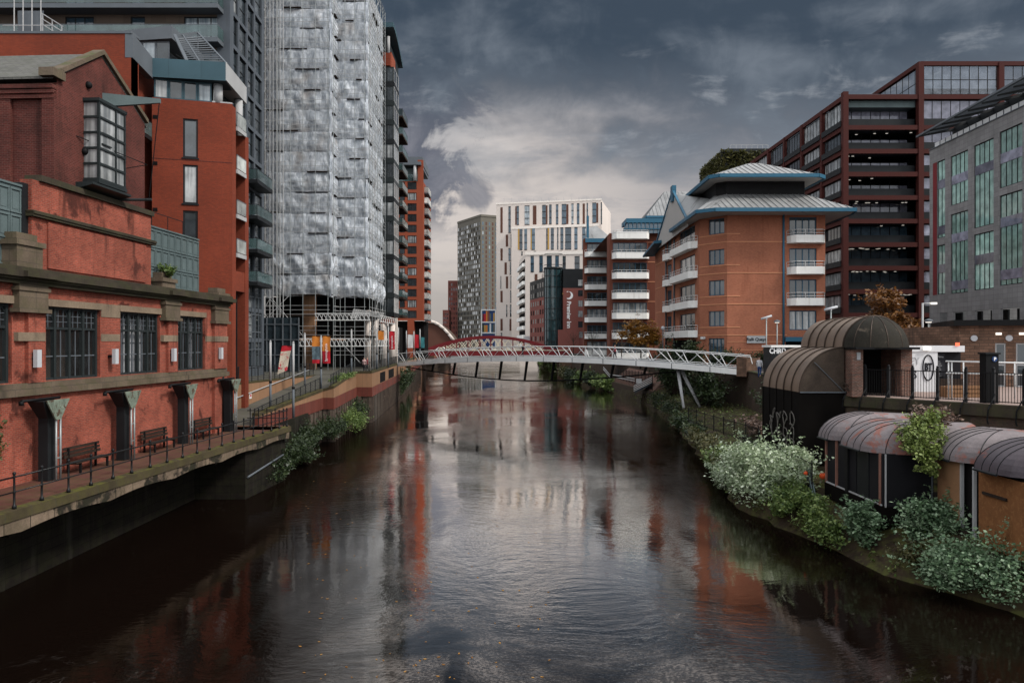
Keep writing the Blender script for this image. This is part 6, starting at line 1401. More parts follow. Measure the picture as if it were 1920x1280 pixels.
struct(MB().prism([RLAND[9], RLAND[10], (27, 25), (60, 25), (60, 75), (25, 75), (22, 50)], 6.09, 6.13).build('quay_pavement', M['quaytop']))
# ---- quay railing with picket bays
ft = thing('quay_fence', 'black picket fence along the quay edge above the pub roofs', 'fence', (*RLAND[9], 6.12))
def pickets(fr, u0, u1, z, h, par, d=-.1, sp=.125, r=.013, mat='iron'):
    mb = MB(); n = int((u1-u0)/sp)
    for k in range(1, n): u = u0+(u1-u0)*k/n; mb.tube(fr.pt(u, d, z+.08), fr.pt(u, d, z+h), r, 4)
    for hh in (.12, h-.04): mb.fbox(fr, u0, u1, d-.02, d+.02, z+hh-.02, z+hh+.02)
    mb.build('picket_panel', M[mat], par)
FQ2 = Fr(RLAND[10], RLAND[11]); FQ3 = Fr((18.4, 41.2), RLAND[10])
for fr, n in ((FQ3, 6), (FQ2, 7)):
    us = [fr.L*k/n for k in range(n+1)] if fr is FQ2 else [0.1]+[fr.u_px(p, -.1) for p in (1622, 1666, 1711, 1758, 1811, 1863)]+[fr.L]
    for a, b in zip(us[:-1], us[1:]):
        pickets(fr, a, b, 6.12, 1.5, ft)
        mb = MB(); mb.fbox(fr, a-.06, a+.06, -.17, -.03, 6.12, 7.75); mb.ball(fr.pt(a, -.1, 7.8), .07); mb.build('post', M['iron_rail'], ft)
        mb = MB(); mb.path([fr.pt(a+.1, -.05, 6.6), fr.pt(a+.08, .2, 6.3), fr.pt(a-.05, .34, 5.9), fr.pt(a-.12, .3, 5.4), fr.pt(a-.1, .24, 5.2)], .035, 5); mb.build('stay', M['iron_rail'], ft)
# ---- bronze roofed stair enclosure
kt = thing('stair_enclosure', 'black stair enclosure with stepped barrel roofs of ribbed bronze sheet', 'kiosk', (18.6, 44, 2.5))
def arc_ring(cx, cz, r, y, a0, a1, n=14): return [(cx+r*math.cos(a0+(a1-a0)*k/n), y, cz+r*math.sin(a0+(a1-a0)*k/n)) for k in range(n+1)]
mb = MB(); sm = MB(); NS = 5
for k in range(NS):
    y0, y1 = 41+6*k/NS, 41+6*(k+1)/NS; mb.loft([arc_ring(19.9, 8.75, 1.72, y0, math.pi, 0), arc_ring(19.9, 8.75, 1.72, y1, math.pi, 0)])
    MB().path(arc_ring(19.9, 8.75, 1.75, y0, math.pi, 0, 20), .04, 5).build('roof_rib', M['bronze_seam'], kt)
mb.build('upper_barrel_roof', M['bronze'], kt); 
mb = MB(); rows = []
for j in range(9):
    ph = math.pi/2*j/8; rows.append([(19.9+1.72*math.cos(ph)*math.cos(math.pi+math.pi*k/12), 41-.002+1.72*math.cos(ph)*math.sin(math.pi+math.pi*k/12)*.9, 8.75+1.72*math.sin(ph)) for k in range(13)])
mb.loft(rows); mb.build('half_dome', M['dome'], kt)
m2 = MB()
for k in range(0, 13, 2): m2.path([(r[k][0], r[k][1], r[k][2]+.01) for r in rows], .022, 4)
m2.build('dome_rib', M['bronze_seam'], kt)
mb = MB()
for k in range(NS):
    y0, y1 = 41+6*k/NS, 41+6*(k+1)/NS; mb.loft([arc_ring(18.25, 6.3, 2.45, y0, math.pi, math.pi/2), arc_ring(18.25, 6.3, 2.45, y1, math.pi, math.pi/2)])
    MB().path(arc_ring(18.25, 6.3, 2.48, y0, math.pi, math.pi/2, 16), .04, 5).build('roof_rib', M['bronze_seam'], kt)
mb.build('lower_barrel_roof', M['bronze'], kt)
mb = MB(); q = arc_ring(18.25, 6.3, 2.44, 41.02, math.pi, math.pi/2); mb.face(q+[(18.25, 41.02, 6.3)]); mb.build('quarter_panel', M['bronze_dark'], kt)
mb = MB(); mb.tube((18.2, 40.98, 6.35), (16.6, 40.98, 7.95), .025, 4); mb.tube((15.8, 40.97, 6.3), (18.3, 40.97, 6.3), .045, 4); mb.build('panel_bar', M['midgrey'], kt)
mb = MB(); mb.box(15.8, 18.3, 41, 47, 2.4, 6.3)
for k in range(NS+1): mb.box(15.76, 15.8, 41+6*k/NS-.03 if k else 41.0, 41+6*k/NS+.03, 2.5, 6.28)
mb.build('black_box', M['blackpanel'], kt)
mb = MB(); mb.box(18.35, 18.95, 40.3, 40.9, 6.1, 8.74); mb.box(21.0, 21.6, 40.3, 40.9, 6.1, 8.74); mb.box(18.35, 18.6, 40.9, 47, 6.1, 8.74); mb.box(21.35, 21.6, 40.9, 47, 6.1, 8.74); mb.build('brick_pier', M['brick_pillar'], kt)
MB().box(18.6, 21.35, 43.2, 43.3, 6.1, 8.74).build('dark_doorway', M['void'], kt)
MB().box(18.25, 21.65, 39.6, 47, 8.66, 8.78).build('wall_plate', M['iron'], kt)
mb = MB(); mb.box(18.6, 18.78, 40.22, 40.3, 8.1, 8.5); mb.build('wall_light', M['lamp_off'], kt)
rng = random.Random(21); mb = MB()
for k in range(4):
    y = 42.0+k*1.05; z = 4.3
    pts = []
    for j in range(26):
        tt = j/25*6.28*2; pts.append((15.745, y+.32*math.sin(tt+k)+.14*math.sin(3.1*tt+k*2), 4.15+.75*math.cos(tt*.5+k*.7)+.25*math.cos(tt*2+k)))
    mb.path(pts, .03, 4)
mb.build('graffiti_mark', M['graffiti'], kt)
# ---- white container stall
ct = thing('container_stall', 'white container stall with a round BT emblem and a dark serving hatch', 'stall', (25, 45, 6.13)); YC = 44.0
Fc = Fr((PX(1676,YC),YC), (PX(1808,YC),YC)); uc = Fc.u_px(1758); z1 = PZ(648,YC); z0 = 6.13
mb = MB(); mb.fbox(Fc, 0, uc, -2.4, 0, z0, z1-.36); mb.fbox(Fc, uc, Fc.L, -2.4, -1.2, z0, z1-.36); mb.fbox(Fc, 0, Fc.L, -2.4, .05, z1-.36, z1); mb.build('white_shell', M['pale_bldg'], ct)
mb = MB(); mb.fbox(Fc, uc, Fc.L, -1.2, -.35, z0+.75, z1-.363); mb.build('serving_hatch', M['felt'], ct); MB().fbox(Fc, uc, Fc.L, -1.0, -.1, z0, z0+.75).build('counter', M['old_wood'], ct)
mb = MB(); mb.fbox(Fc, uc+.05, uc+.6, -.34, -.3, z0+.9, z1-.45); mb.build('menu_board', M['ink'], ct)
text('Menu', Fc, uc+.32, z1-.65, .12, ct, 'signgrey', d=-.28)
mb = MB(); [mb.fbox(Fc, uc+.12, uc+.32+.05*(k % 3), -.298, -.285, z1-.95-.12*k, z1-.925-.12*k) for k in range(8)]; mb.build('menu_lines', M['signgrey'], ct)
text('BAILEY', Fc, Fc.u_px(1724), PZ(677,YC), .42, ct, 'signgrey', d=.02, align='RIGHT', sx=.82); text('GYMS', Fc, Fc.u_px(1719), PZ(703,YC), .42, ct, 'ink', d=.02, align='RIGHT', sx=.82)
mb = MB(); cu, cz = Fc.u_px(1740), PZ(689,YC); el = [(cu+.31*math.cos(t_), .03, cz+.74*math.sin(t_)) for t_ in [2*math.pi*k/32 for k in range(33)]]; mb.path([Fc.pt(*p) for p in el], .035, 5); mb.build('emblem_ring', M['ink'], ct)
text('BT', Fc, cu, cz+.02, .42, ct, 'ink', d=.03, sx=.62, bold=.03)
MB().fbox(Fc, Fc.u_px(1730), Fc.u_px(1742), .05, .2, z1-.25, z1-.08).build('wall_light', M['lamp_soft'], ct)
MB().fbox(Fc, Fc.u_px(1790), Fc.u_px(1797), .06, .12, z1, z1+.18).build('lit_sign', M['lit_red'], ct)
# ---- stone building
sb = thing('stone_kiosk', 'low building of soot stained sandstone blocks with a dark flat roof', 'building', (33, 52, 6.13)); YS_ = 50.0
Fb = Fr((PX(1798,YS_),YS_), (PX(1990,YS_-2),YS_-2)); zt = PZ(611,YS_); dr = [(Fb.u_px(1866), Fb.u_px(1886), 6.13, PZ(643,YS_)), (Fb.u_px(1905), Fb.u_px(1935), 6.13, PZ(643,YS_-1))]
mb = MB(); mb.wall(Fb, 0, Fb.L, 6.13, zt, dr, rev=.2); mb.wall(Fr((PX(1798,YS_),YS_+8), (PX(1798,YS_),YS_)), 0, 8, 6.13, zt); mb.build('stone_wall', M['stone_rust'], sb)
for d in dr: window(Fb, *d, sb, d=-.1, nx=1, ny=2, fm='palegrey', gm='glass_dark', fw=.09, name='door')
MB().fbox(Fb, -.4, Fb.L, -8, .5, zt, zt+.38).build('flat_roof', M['iron'], sb)
for px, py in ((1826,634), (1891.5,634)):
    u = Fb.u_px(px); p = Vector(Fb.pt(u, 0, PZ(py,YS_))); q = Vector(Fb.pt(u, .12, PZ(py,YS_))); MB().tube(p, q, .2, 14).build('round_light', M['lamp_off'], sb)
for px in (1872, 1916): u = Fb.u_px(px); MB().fbox(Fb, u-.16, u+.16, .0, .12, PZ(628,YS_), PZ(624,YS_)).build('wall_light', M['lamp_soft'], sb)
# ---- white barrier, planter, parking sign
YB_ = 38.6; t = thing('white_barrier', 'white tubular barrier on the quay behind the black picket fence', 'barrier', (24, YB_, 6.13))
for y in (677, 699): MB().tube((PX(1773,YB_), YB_, PZ(y,YB_)), (PX(1990,YB_-1.5), YB_-1.5, PZ(y+5,YB_-1.5)), .04, 6).build('rail', M['white_rail'], t)
for px in (1778, 1784, 1806, 1840, 1902, 1935): MB().tube((PX(px,YB_), YB_-.02, 6.13), (PX(px,YB_), YB_-.02, PZ(678,YB_)), .035, 6).build('post', M['white_rail'], t)
t = thing('planter', 'long timber planter below the white barrier on the quay', 'planter', (23.9, 39.6, 6.13))
mb = MB(); [mb.box(22.9, 25.2, 39.3, 39.4, 6.15+.22*k, 6.33+.22*k) for k in range(3)]; mb.box(22.9, 25.2, 39.4, 40, 6.13, 6.7); mb.build('planks', M['ply'], t)
YP = 35.6; t = thing('parking_machine', 'black parking machine with a blue P roundel standing at the picket fence', 'parking machine', (PX(1860,YP), YP, 6.13))
x0, x1 = PX(1849,YP), PX(1872.5,YP)
MB().box(x0, x1, YP, YP+.5, 6.13, PZ(664,YP)).build('cabinet', M['iron'], t); MB().box(x0-.06, x1+.06, YP-.06, YP+.56, PZ(664,YP), PZ(661,YP)).build('cap', M['iron_rail'], t)
Fp = Fr((x0, YP), (x1, YP)); cu, cz = Fp.u_px(1864.5), PZ(673,YP); MB().tube(Fp.pt(cu, .0, cz), Fp.pt(cu, .03, cz), .13, 16).build('roundel', M['signblue'], t); text('P', Fp, cu, cz, .15, t, 'whiteink', d=.045, bold=.01)

# ================================================================ derelict riverside pub
pb = thing('derelict_pub', 'derelict riverside pub with peeling domed roofs and boarded windows', 'building', (17, 31, 1.9))
def domebay(y0, y1, xe, xr, ze, zr, xb, mat, apse):
    """a vault rising from the river-side eave; its near end is a faceted half cone"""
    n = 9; ribs = []; m = 4
    def prof(y, s=1.0):
        return [(xe+(xr-xe)*(1-math.cos(math.pi/2*k/n)), y, ze+(zr-ze)*math.sin(math.pi/2*k/n)*s) for k in range(n+1)]+[(xb, y, zr-.12), (xb+1.6, y, zr-.8)]
    mb = MB(); rib = MB(); N = 3
    rows = [prof(y1+(y0+apse-y1)*k/N) for k in range(N+1)]
    mb.loft(rows)
    c = rows[-1]
    # near end: each rib point sweeps round to the front and down to the eave
    fan = [c]
    for j in range(1, m+1):
        th = math.pi/2*j/m; row = []
        for p in c:
            f = (zr-p[2])/(zr-ze) if zr > ze else 0; f = max(0, min(1, f)); out = math.sqrt(max(0, 1-(1-f)**2))
            if p[0] <= xr: row.append((xr-(xr-p[0])*math.cos(th), c[0][1]-apse*out*math.sin(th), p[2]))
            else: row.append((p[0], c[0][1]-apse*out*math.sin(th)*1.0, p[2]))
        fan.append(row)
    mb.loft(fan, sm=False)
    cf = rows[0]; ff = [cf]
    for j in range(1, m+1):
        th = math.pi/2*j/m; ff.append([((xr-(xr-p[0])*math.cos(th)) if p[0] <= xr else p[0], y1+apse*.55*math.sqrt(max(0, 1-(1-max(0, min(1, (zr-p[2])/(zr-ze))))**2))*math.sin(th), p[2]) for p in cf])
    mb.loft(ff, sm=False)
    last = fan[-1]; bottom = [(xr+(xb-xr)*k/6, c[0][1]-apse, ze) for k in range(7)]; topr = [(xr+(xb-xr)*k/6, c[0][1]-.02, zr) for k in range(7)]
    mids = []
    for i in range(n+1):
        f = math.cos(math.pi/2*i/n); mids.append([(xr+(xb-xr)*k/6, c[0][1]-apse*math.sqrt(max(0, 1-(1-f)**2 if False else 1-(math.sin(math.pi/2*i/n))**2)), ze+(zr-ze)*math.sin(math.pi/2*i/n)) for k in range(7)])
    mb.loft(mids, sm=False)
    o = mb.build('dome_roof', M[mat], pb)
    for r in rows[:-1]+[fan[0], fan[2]]: rib.path([(p[0], p[1], p[2]+.012) for p in r[:n+1]], .016, 4)
    rib.path([(xe-.02, y1, ze-.02), (xe-.02, y0+apse, ze-.02)], .05, 5); rib.build('roof_rib', M['darkgrey'], o)
    mb = MB(); mb.face([(xe, y1, ze), (xe, y0+apse, ze)]+[(f[0][0], f[0][1], ze) for f in fan[1:]]+[(xb, y0, ze), (xb, y1, ze)]); mb.build('underside', M['void'], o)
domebay(34.6, 36.6, 15.0, 17.2, 4.42, 5.66, 19.4, 'rust_roof', .9)
domebay(30.75, 34.0, 14.95, 17.1, 4.38, 5.60, 19.6, 'rust_roof', 1.35)
domebay(28.0, 30.4, 17.1, 19.2, 4.40, 5.60, 20.6, 'rust_roof', 1.2)
domebay(24.9, 27.4, 16.95, 19.0, 4.40, 5.55, 21.5, 'plum_roof', 1.2)
FP = Fr((15.3, 36.3), (15.37, 31.0)); LP = FP.L
mb = MB(); mb.fbox(FP, 0, LP, -.12, -.04, 2.2, 4.4); mb.box(15.37+.004, 17.5, 31.0, 31.1, 2.2, 4.4); mb.build('black_board', M['felt'], pb)
mb = MB(); mb.fbox(FP, -.05, LP+.05, -.2, .08, 1.55, 2.25); mb.box(15.3, 17.5, 30.95, 31.2, 1.5, 2.2); mb.fbox(FP, 0, LP, -4, -.2, 1.6, 2.2); mb.build('floor_edge', M['blackpanel'], pb)
WP = [(1551,1568), (1571,1587), (1592,1606), (1606.5,1629), (1630,1650)]
for i, (a, b) in enumerate(WP):
    ua, ub = FP.u_px(a), FP.u_px(b)
    MB().fbox(FP, ua+.03, ub-.03, -.05, .0, 2.3, 4.33).build('window_board', M['darkgrey' if i == 3 else 'felt'], pb)
for px in (1550, 1569, 1588.5, 1651): u = FP.u_px(px); MB().fbox(FP, u-.045, u+.045, -.04, .06, 2.2, 4.4).build('timber_post', M['wood_red'], pb)
for px in (1590.5,): u = FP.u_px(px); MB().fbox(FP, u-.13, u+.13, -.04, .1, 2.2, 4.4).build('pier', M['iron'], pb)
MB().fbox(FP, 0, LP, .0, .05, 2.25, 2.31).build('pale_sill', M['palegrey'], pb)
MB().box(15.45, 15.5, 30.9, 30.96, 2.2, 4.4).build('drainpipe', M['palegrey'], pb); MB().box(17.38, 17.42, 30.9, 30.95, 2.2, 4.3).build('drainpipe', M['midgrey'], pb)
FP2 = Fr((17.45, 30.95), (17.45, 28.3)); FP3 = Fr((17.35, 28.1), (17.4, 25.0))
mb = MB(); n = 12; mb.loft([[FP2.pt(.15+1.75*k/n, .25*math.sin(k/n*2.6)-.1, z) for k in range(n+1)] for z in (1.9, 3.0, 4.35)]); mb.build('plywood_sheet', M['ply'], pb)
MB().fbox(FP3, .3, FP3.L-.15, -.06, -.02, 1.55, 4.25).build('chipboard_sheet', M['osb'], pb)
mb = MB(); mb.fbox(FP2, 0, FP2.L, -.3, -.2, .8, 4.4); mb.fbox(FP3, 0, FP3.L, -.3, -.2, .6, 4.4); mb.box(17.6, 22, 25.0, 25.1, .6, 4.4); mb.box(17.4, 20, 28.0, 28.1, 1, 4.4); mb.build('inner_wall', M['void'], pb)
for fr, u in ((FP2, 1.98), (FP3, .08), (FP3, FP3.L-.1)): MB().fbox(fr, u-.05, u+.05, -.06, .05, 1.2, 4.35).build('white_post', M['palegrey'], pb)
mb = MB(); mb.fbox(FP3, .6, 1.9, .0, .06, 3.45, 3.55); mb.build('batten', M['old_wood'], pb)
mb = MB(); [mb.fbox(FP2, -.1, FP2.L, -.3, .12+.05*k, 1.0+.28*k, 1.26+.28*k) for k in range(3)]; [mb.fbox(FP3, -.1, FP3.L+.3, -.3, .1+.06*k, .7+.27*k, .94+.27*k) for k in range(3)]; mb.build('rotten_base', M['old_wood'], pb)
for y in (26.0, 27.6, 29.4, 31.3, 33.5, 35.8): MB().box(15.6 if y > 31 else 17.5, 15.8 if y > 31 else 17.7, y, y+.2, .3, 1.7).build('stilt', M['blackpanel'], pb)
# ---- steps, buoys
t = thing('river_steps', 'short steps with a blue grey handrail beside the derelict pub', 'steps', (14.7, 36.5, .8))
for k in range(5): MB().box(14.35+.0*k, 15.2, 36.2+.32*k, 36.5+.32*k, .5, 1.0+.22*k).build('step', M['iron'], t)
for dx in (0, .12): MB().path([P(1514+4*dx*8, 880, 37.5), P(1528+4*dx*8, 940, 35.6)], .035, 6).build('handrail', M['tealsteel'], t)
mb = MB(); [mb.tube(P(1515+k*4, 884+k*17, 37.4-k*.55), P(1515+k*4, 905+k*15, 37.4-k*.55), .03, 5) for k in range(4)]; mb.build('baluster', M['tealsteel'], t)
for px, py, r, l in ((1543, 892, .17, 'round orange buoy by the corner of the derelict pub'), (1511, 887, .11, 'smaller red buoy half hidden in the bush by the steps')):
    p = P(px, py, 37.2); t = thing('mooring_buoy', l, 'buoy', p, 'orange buoys on the bank'); MB().ball(p, r, n=14, k=10).build('float', M['orange'], t); MB().tube(p+Vector((0,0,r*.9)), p+Vector((0,0,r*1.3)), r*.2, 6).build('lug', M['iron'], t)
def bankfence(label, pts, h=1.25, bar=True):
    t = thing('bank_fence', label, 'fence', pts[0], 'iron fences on the right bank')
    for a, b in zip(pts[:-1], pts[1:]):
        a, b = Vector(a), Vector(b); n = max(1, int((b-a).length/2.2)); mb = MB(); m = int((b-a).length/.16)
        for k in range(m): q = a.lerp(b, k/m); mb.tube(q, q+Vector((0,0,h-.05)), .012, 4, caps=False)
        for hh in (.15, h-.06): mb.tube(a+Vector((0,0,hh)), b+Vector((0,0,hh)), .025, 4)
        mb.build('picket_panel', M['iron'], t)
        for k in range(n+1): q = a.lerp(b, k/n); MB().tube(q, q+Vector((0,0,h+.12)), .04, 5).build('post', M['iron'], t)
bankfence('black iron fence below the inclined bridge legs', [(15.6,66,2.0), (16.5,50,2.1), (15.7,47.3,2.1)])
bankfence('black iron fence in front of the graffitied stair enclosure', [(14.7,47.5,2.0), (14.75,40,2.0), (14.7,36.6,1.9)])
bankfence('black iron fence over the brown wall beyond the footbridge', [(18.9,136,1.9), (20.6,109.5,2.1)], h=2.4)
tag(MB().prism([(18.4,137), (20.2,109), (20.6,109), (18.8,137)], -1, 1.9).build('brown_wall', M['brick_dark']), 'low brown river wall beyond the footbridge legs', 'wall')
mb = MB(); mb.hexa([(18.8,137,1), (20.6,109,1), (24,109,1), (22.5,137,1)], [(18.8,137,2.6), (20.6,109,2.0), (24,109,5.2), (22.5,137,5.2)]); struct(mb.build('brick_slope_path', M['brick_pillar']))
t = thing('bank_stairs', 'white railed stairs on the bank seen under the footbridge', 'stairs', P(1205, 725, 112))
[MB().tube(P(1188, 733-k*3.2, 110), P(1223, 716-k*3.2, 110), .06, 5).build('handrail', M['white_rail'], t) for k in range(4)]
[MB().path([P(1131, 688+k*4, 118), P(1143, 702+k*4, 118), P(1165, 705+k*4, 117), P(1190, 710+k*4, 116)], .07, 5).build('upper_handrail', M['white_rail'], t) for k in (0, 1)]
MB().hexa([P(1190,737,111), P(1224,720,111), P(1224,720,114), P(1190,737,114)], [P(1190,733,111), P(1224,716,111), P(1224,716,114), P(1190,733,114)]).build('stair_flight', M['midgrey'], t)
tag(MB().box(PX(1193,110), PX(1203,110), 110, 110.1, PZ(718,110), PZ(710,110)).build('notice_board', M['b_white']), 'small white notice board by the bank stairs', 'sign')
# ---- food kiosk behind the enclosure
YK = 60.0; t = thing('food_kiosk', 'grey food kiosk with white roof peeping over the bronze roof', 'kiosk', (21.8, 60, 6.13)); Fk = Fr((PX(1447,YK),YK), (PX(1500,YK),YK))
MB().fbox(Fk, 0, Fk.L, -2, 0, 6.13, PZ(651,YK)).build('body', M['darkgrey'], t); MB().fbox(Fk, -.1, Fk.L+.1, -2.1, .12, PZ(651,YK), PZ(647,YK)).build('roof', M['white'], t)
text('CHRD', Fk, Fk.u_px(1458), PZ(658,YK), .42, t, 'whiteink', d=.02, sx=.8, bold=.02)
# ================================================================ lamps
GL = 'street lamps on the right quay'
def lamp_bar(px, ytop, Y, zb, label, half=10):
    x = PX(px,Y); t = thing('street_lamp', label, 'street lamp', (x, Y, zb), GL); MB().tube((x,Y,zb), (x,Y,PZ(ytop+4,Y)), .07, 7, r1=.05).build('pole', M['greypipe'], t)
    a, b = P(px-half, ytop+3, Y), P(px+half, ytop-3, Y); mb = MB(); mb.tube(a, b, .1, 6); mb.tube((x,Y,PZ(ytop+4,Y)), (x,Y,PZ(ytop+.5,Y)), .07, 5); mb.build('lamp_head', M['lamp_off'], t)
def lamp_disc(px, ytop, Y, zb, label):
    x = PX(px,Y); t = thing('street_lamp', label, 'street lamp', (x, Y, zb), GL); MB().tube((x,Y,zb), (x,Y,PZ(ytop+2,Y)), .06, 7).build('pole', M['greypipe'], t)
    MB().lathe((x,Y,PZ(ytop,Y)), [(.08,-.15), (.36,0), (.3,.1), (.06,.2), (0,.22)], 12).build('lamp_hood', M['midgrey'], t); MB().lathe((x,Y,PZ(ytop,Y)-.04), [(0,-.1), (.2,-.08), (.26,0)], 12).build('lamp_glass', M['lamp_soft'], t)
lamp_bar(1437, 595, 66, 6.1, 'street lamp with a tilted pale bar head by the grey name sign')
lamp_disc(1457, 603, 78, 6.1, 'lit street lamp with a small disc head beside the blue downpipe')
lamp_bar(1558, 578, 56, 6.1, 'tilted bar lamp head showing above the bronze barrel roof', half=12)
lamp_disc(1741, 602, 62, 6.1, 'dim disc lamp before the grey stone columns')
x = PX(1730,55); t = thing('street_lamp', 'tall pale street lamp with a lit arm behind the white container', 'street lamp', (x,55,6.1), GL)
MB().tube((x,55,6.1), (x,55,PZ(568,55)), .07, 7).build('pole', M['palegrey'], t); MB().tube((x,55,PZ(569,55)), (PX(1748,55),55,PZ(569,55)), .05, 6).build('arm', M['palegrey'], t); MB().box(PX(1745,55), PX(1755,55), 54.85, 55.15, PZ(570.5,55), PZ(567,55)).build('lamp_head', M['lamp_soft'], t)
x = PX(1243,100); t = thing('globe_lamp', 'white globe lamp on a post beside the quays building', 'street lamp', (x,100,6.1)); MB().tube((x,100,6.1), (x,100,PZ(618,100)), .06, 6).build('pole', M['midgrey'], t); MB().ball((x,100,PZ(615,100)), .27, n=12, k=8).build('globe', M['lamp_off'], t)
# ================================================================ banner poles
GP = 'banner poles along the promenade'
def pole(px, y0, Y, zb, label, banners=(), r=.085, mat='palegrey'):
    x = PX(px,Y); t = thing('banner_pole', label, 'pole', (x,Y,zb), GP); zt = PZ(y0,Y); zm = zb+(zt-zb)*.4
    MB().tube((x,Y,zb), (x,Y,zm), r*1.1, 8).build('lower_shaft', M['midgrey'], t); mb = MB(); mb.tube((x,Y,zm), (x,Y,zt), r, 8); mb.ball((x,Y,zt+.06), r*.9); mb.build('upper_shaft', M[mat], t)
    MB().tube((x,Y,zm-.08), (x,Y,zm+.08), r*1.35, 8).build('collar', M['iron'], t)
    for (xa, xb, ya, yb, parts, txt) in banners:
        f = Fr((PX(xa,Y),Y-.02), (PX(xb,Y),Y-.02)); za, zb_ = PZ(ya,Y), PZ(yb,Y); o = None; skew = .35 if parts[0][1] == 'b_food' or len(parts) == 2 and 'b_food' in (parts[0][1], parts[1][1]) else 0
        for k, (v0, v1, m) in enumerate([(p[0], p[2], p[1]) for p in parts]):
            mb = MB(); rows = []
            for j in range(7):
                v = v0+(v1-v0)*j/6; z = za+(zb_-za)*v; rows.append([f.pt(f.L*i/6-skew*v, .02+.05*math.sin(i*.9+v*5), z-skew*.9*(1-i/6)*v) for i in range(7)])
            mb.loft(rows); b = mb.build('banner' if o is None else 'banner_picture', M[m], t if o is None else o); o = o or b
        MB().tube(f.pt(-.05,.02,za), f.pt(f.L+.05,.02,za), .025, 4).build('banner_arm', M['iron'], t)
        if txt: text(txt, f, f.L/2, (za+zb_)/2+.1*(zb_-za), abs(f.L)*.30, t, 'whiteink', d=.1, rot=math.pi/2)
pole(507, 641, 57, 4.0, 'bare grey pole at the foot of the ramp')
pole(550, 643, 55, 3.5, 'pole with a red topped food picture banner on its left', [(529, 547.5, 648, 694, [(0,'b_red',.2), (.2,'b_food',1)], None)])
pole(571.5, 626, 72, 4.6, 'bare pole just left of the twin orange banners')
pole(602, 631, 67.2, 4.9, 'pole flanked by two orange and red banners', [(585.5, 600, 630, 681, [(0,'b_orange',.38), (.38,'b_grey',.86), (.86,'b_red',1)], None), (605, 619.5, 630, 681, [(0,'b_orange',.55), (.55,'b_red',1)], 'Spinningfields')])
pole(659, 619, 80, 5.6, 'bare white pole on the angled corner of the promenade wall')
pole(706.5, 619, 88, 5.9, 'white pole carrying a plain orange banner', [(709, 720, 620, 637, [(0,'b_orange',1)], None)])
pole(728, 613, 94, 5.9, 'white pole with a tall dark red banner near the footbridge end', [(730, 740.5, 621, 655, [(0,'b_red',1)], 'Spinningfields')])
pole(747, 615, 118, 5.9, 'thin white pole just beyond the left end of the footbridge', r=.09)
pole(762, 621, 128, 5.9, 'white pole holding a white banner', [(764.5, 774.5, 627, 652, [(0,'b_white',1)], None)], r=.1)
pole(776, 622, 132, 5.9, 'pole holding a small red banner right of the white one', [(777.5, 785, 627, 652, [(0,'b_red',1)], None)], r=.1)
pole(787.5, 618, 136, 5.9, 'grey pole with a teal banner, last of the row', [(789.5, 796, 632, 652, [(0,'b_teal',1)], None)], r=.1)
# ================================================================ people
def person(px, Y, zf, label, h=1.72, face=0.0, top='cloth_dark', bot='cloth_dark', stride=.22, bend=0.0):
    x = PX(px,Y); t = thing('person', label, 'person', (x,Y,zf)); s = h/1.75; c, sn = math.cos(face), math.sin(face)
    def W(a, b, z): return (x+(a*c-b*sn)*s, Y+(a*sn+b*c)*s, zf+z*s)
    V = [(0,0,.95,.13), (0,0,1.15,.125), (0,0,1.38,.15), (0,0,1.5,.065), (0,.01,1.56,.06), (0,.01,1.66,.1), (0,.01,1.75,.07),
         (-.19,0,1.42,.062), (-.25,.05*1,1.15,.048), (-.22,.16,.95,.038), (-.21,.2,.86,.04), (.19,0,1.42,.062), (.25,-.06,1.15,.048), (.24,.0,.93,.038), (.23,.04,.84,.04),
         (-.09,0,.88,.1), (-.1,stride*.6,.5,.065), (-.1,stride*.7,.09,.045), (-.1,stride+.1,.04,.045), (.09,0,.88,.1), (.1,-stride*.3,.5,.065), (.1,-stride,.1,.045), (.1,-stride+.16,.04,.045)]
    Ed = [(0,1),(1,2),(2,3),(3,4),(4,5),(5,6),(2,7),(7,8),(8,9),(9,10),(2,11),(11,12),(12,13),(13,14),(0,15),(15,16),(16,17),(17,18),(0,19),(19,20),(20,21),(21,22)]
    me = bpy.data.meshes.new('person'); me.from_pydata([tuple(Vector(W(*v[:3]))-Vector((x,Y,zf))) for v in V], Ed, []); o = bpy.data.objects.new('body', me); COL.objects.link(o)
    md = o.modifiers.new('skin', 'SKIN'); sk = me.skin_vertices[0].data
    for k, v in enumerate(V): sk[k].radius = (v[3]*s, v[3]*s); sk[k].use_root = (k == 0)
    o.modifiers.new('sub', 'SUBSURF').levels = 1; o.modifiers['sub'].render_levels = 1
    bpy.context.view_layer.update(); m2 = bpy.data.meshes.new_from_object(o.evaluated_get(bpy.context.evaluated_depsgraph_get()))
    o.modifiers.clear(); o.data = m2
    for mm in (top, bot, 'skin', 'cloth_dark'): m2.materials.append(M[mm])
    for p in m2.polygons:
        z = p.center.z/s; r = math.hypot(p.center.x, p.center.y)/s; p.use_smooth = True
        p.material_index = 3 if z < .1 else 1 if z < .93 and r < .24 and not (z > .8 and r > .19) else 2 if (1.5 < z < 1.69) or (z < .9 and r > .19) else 3 if z >= 1.69 else 0
    o.parent = t; return t
ub = FBr.u_px(1153, -1.5); p = FBr.pt(ub, -1.5, zdk(ub)); person(1153, p[1], p[2]-.02, 'person in a dark red jacket walking on the right half of the footbridge', face=1.2, top='cloth_red')
ub = FBr.u_px(980, -1.5); p = FBr.pt(ub, -1.5, zdk(ub)); person(980, p[1], p[2]-.02, 'person in dark clothes leaning over the middle of the footbridge', face=-1.0)
person(683, 86.5, 5.6, 'person in pale pink top on the promenade by the round columns', top='cloth_pink'); person(688.5, 89, 5.6, 'person in dark red clothes behind the pink topped walker', top='cloth_red', face=2)
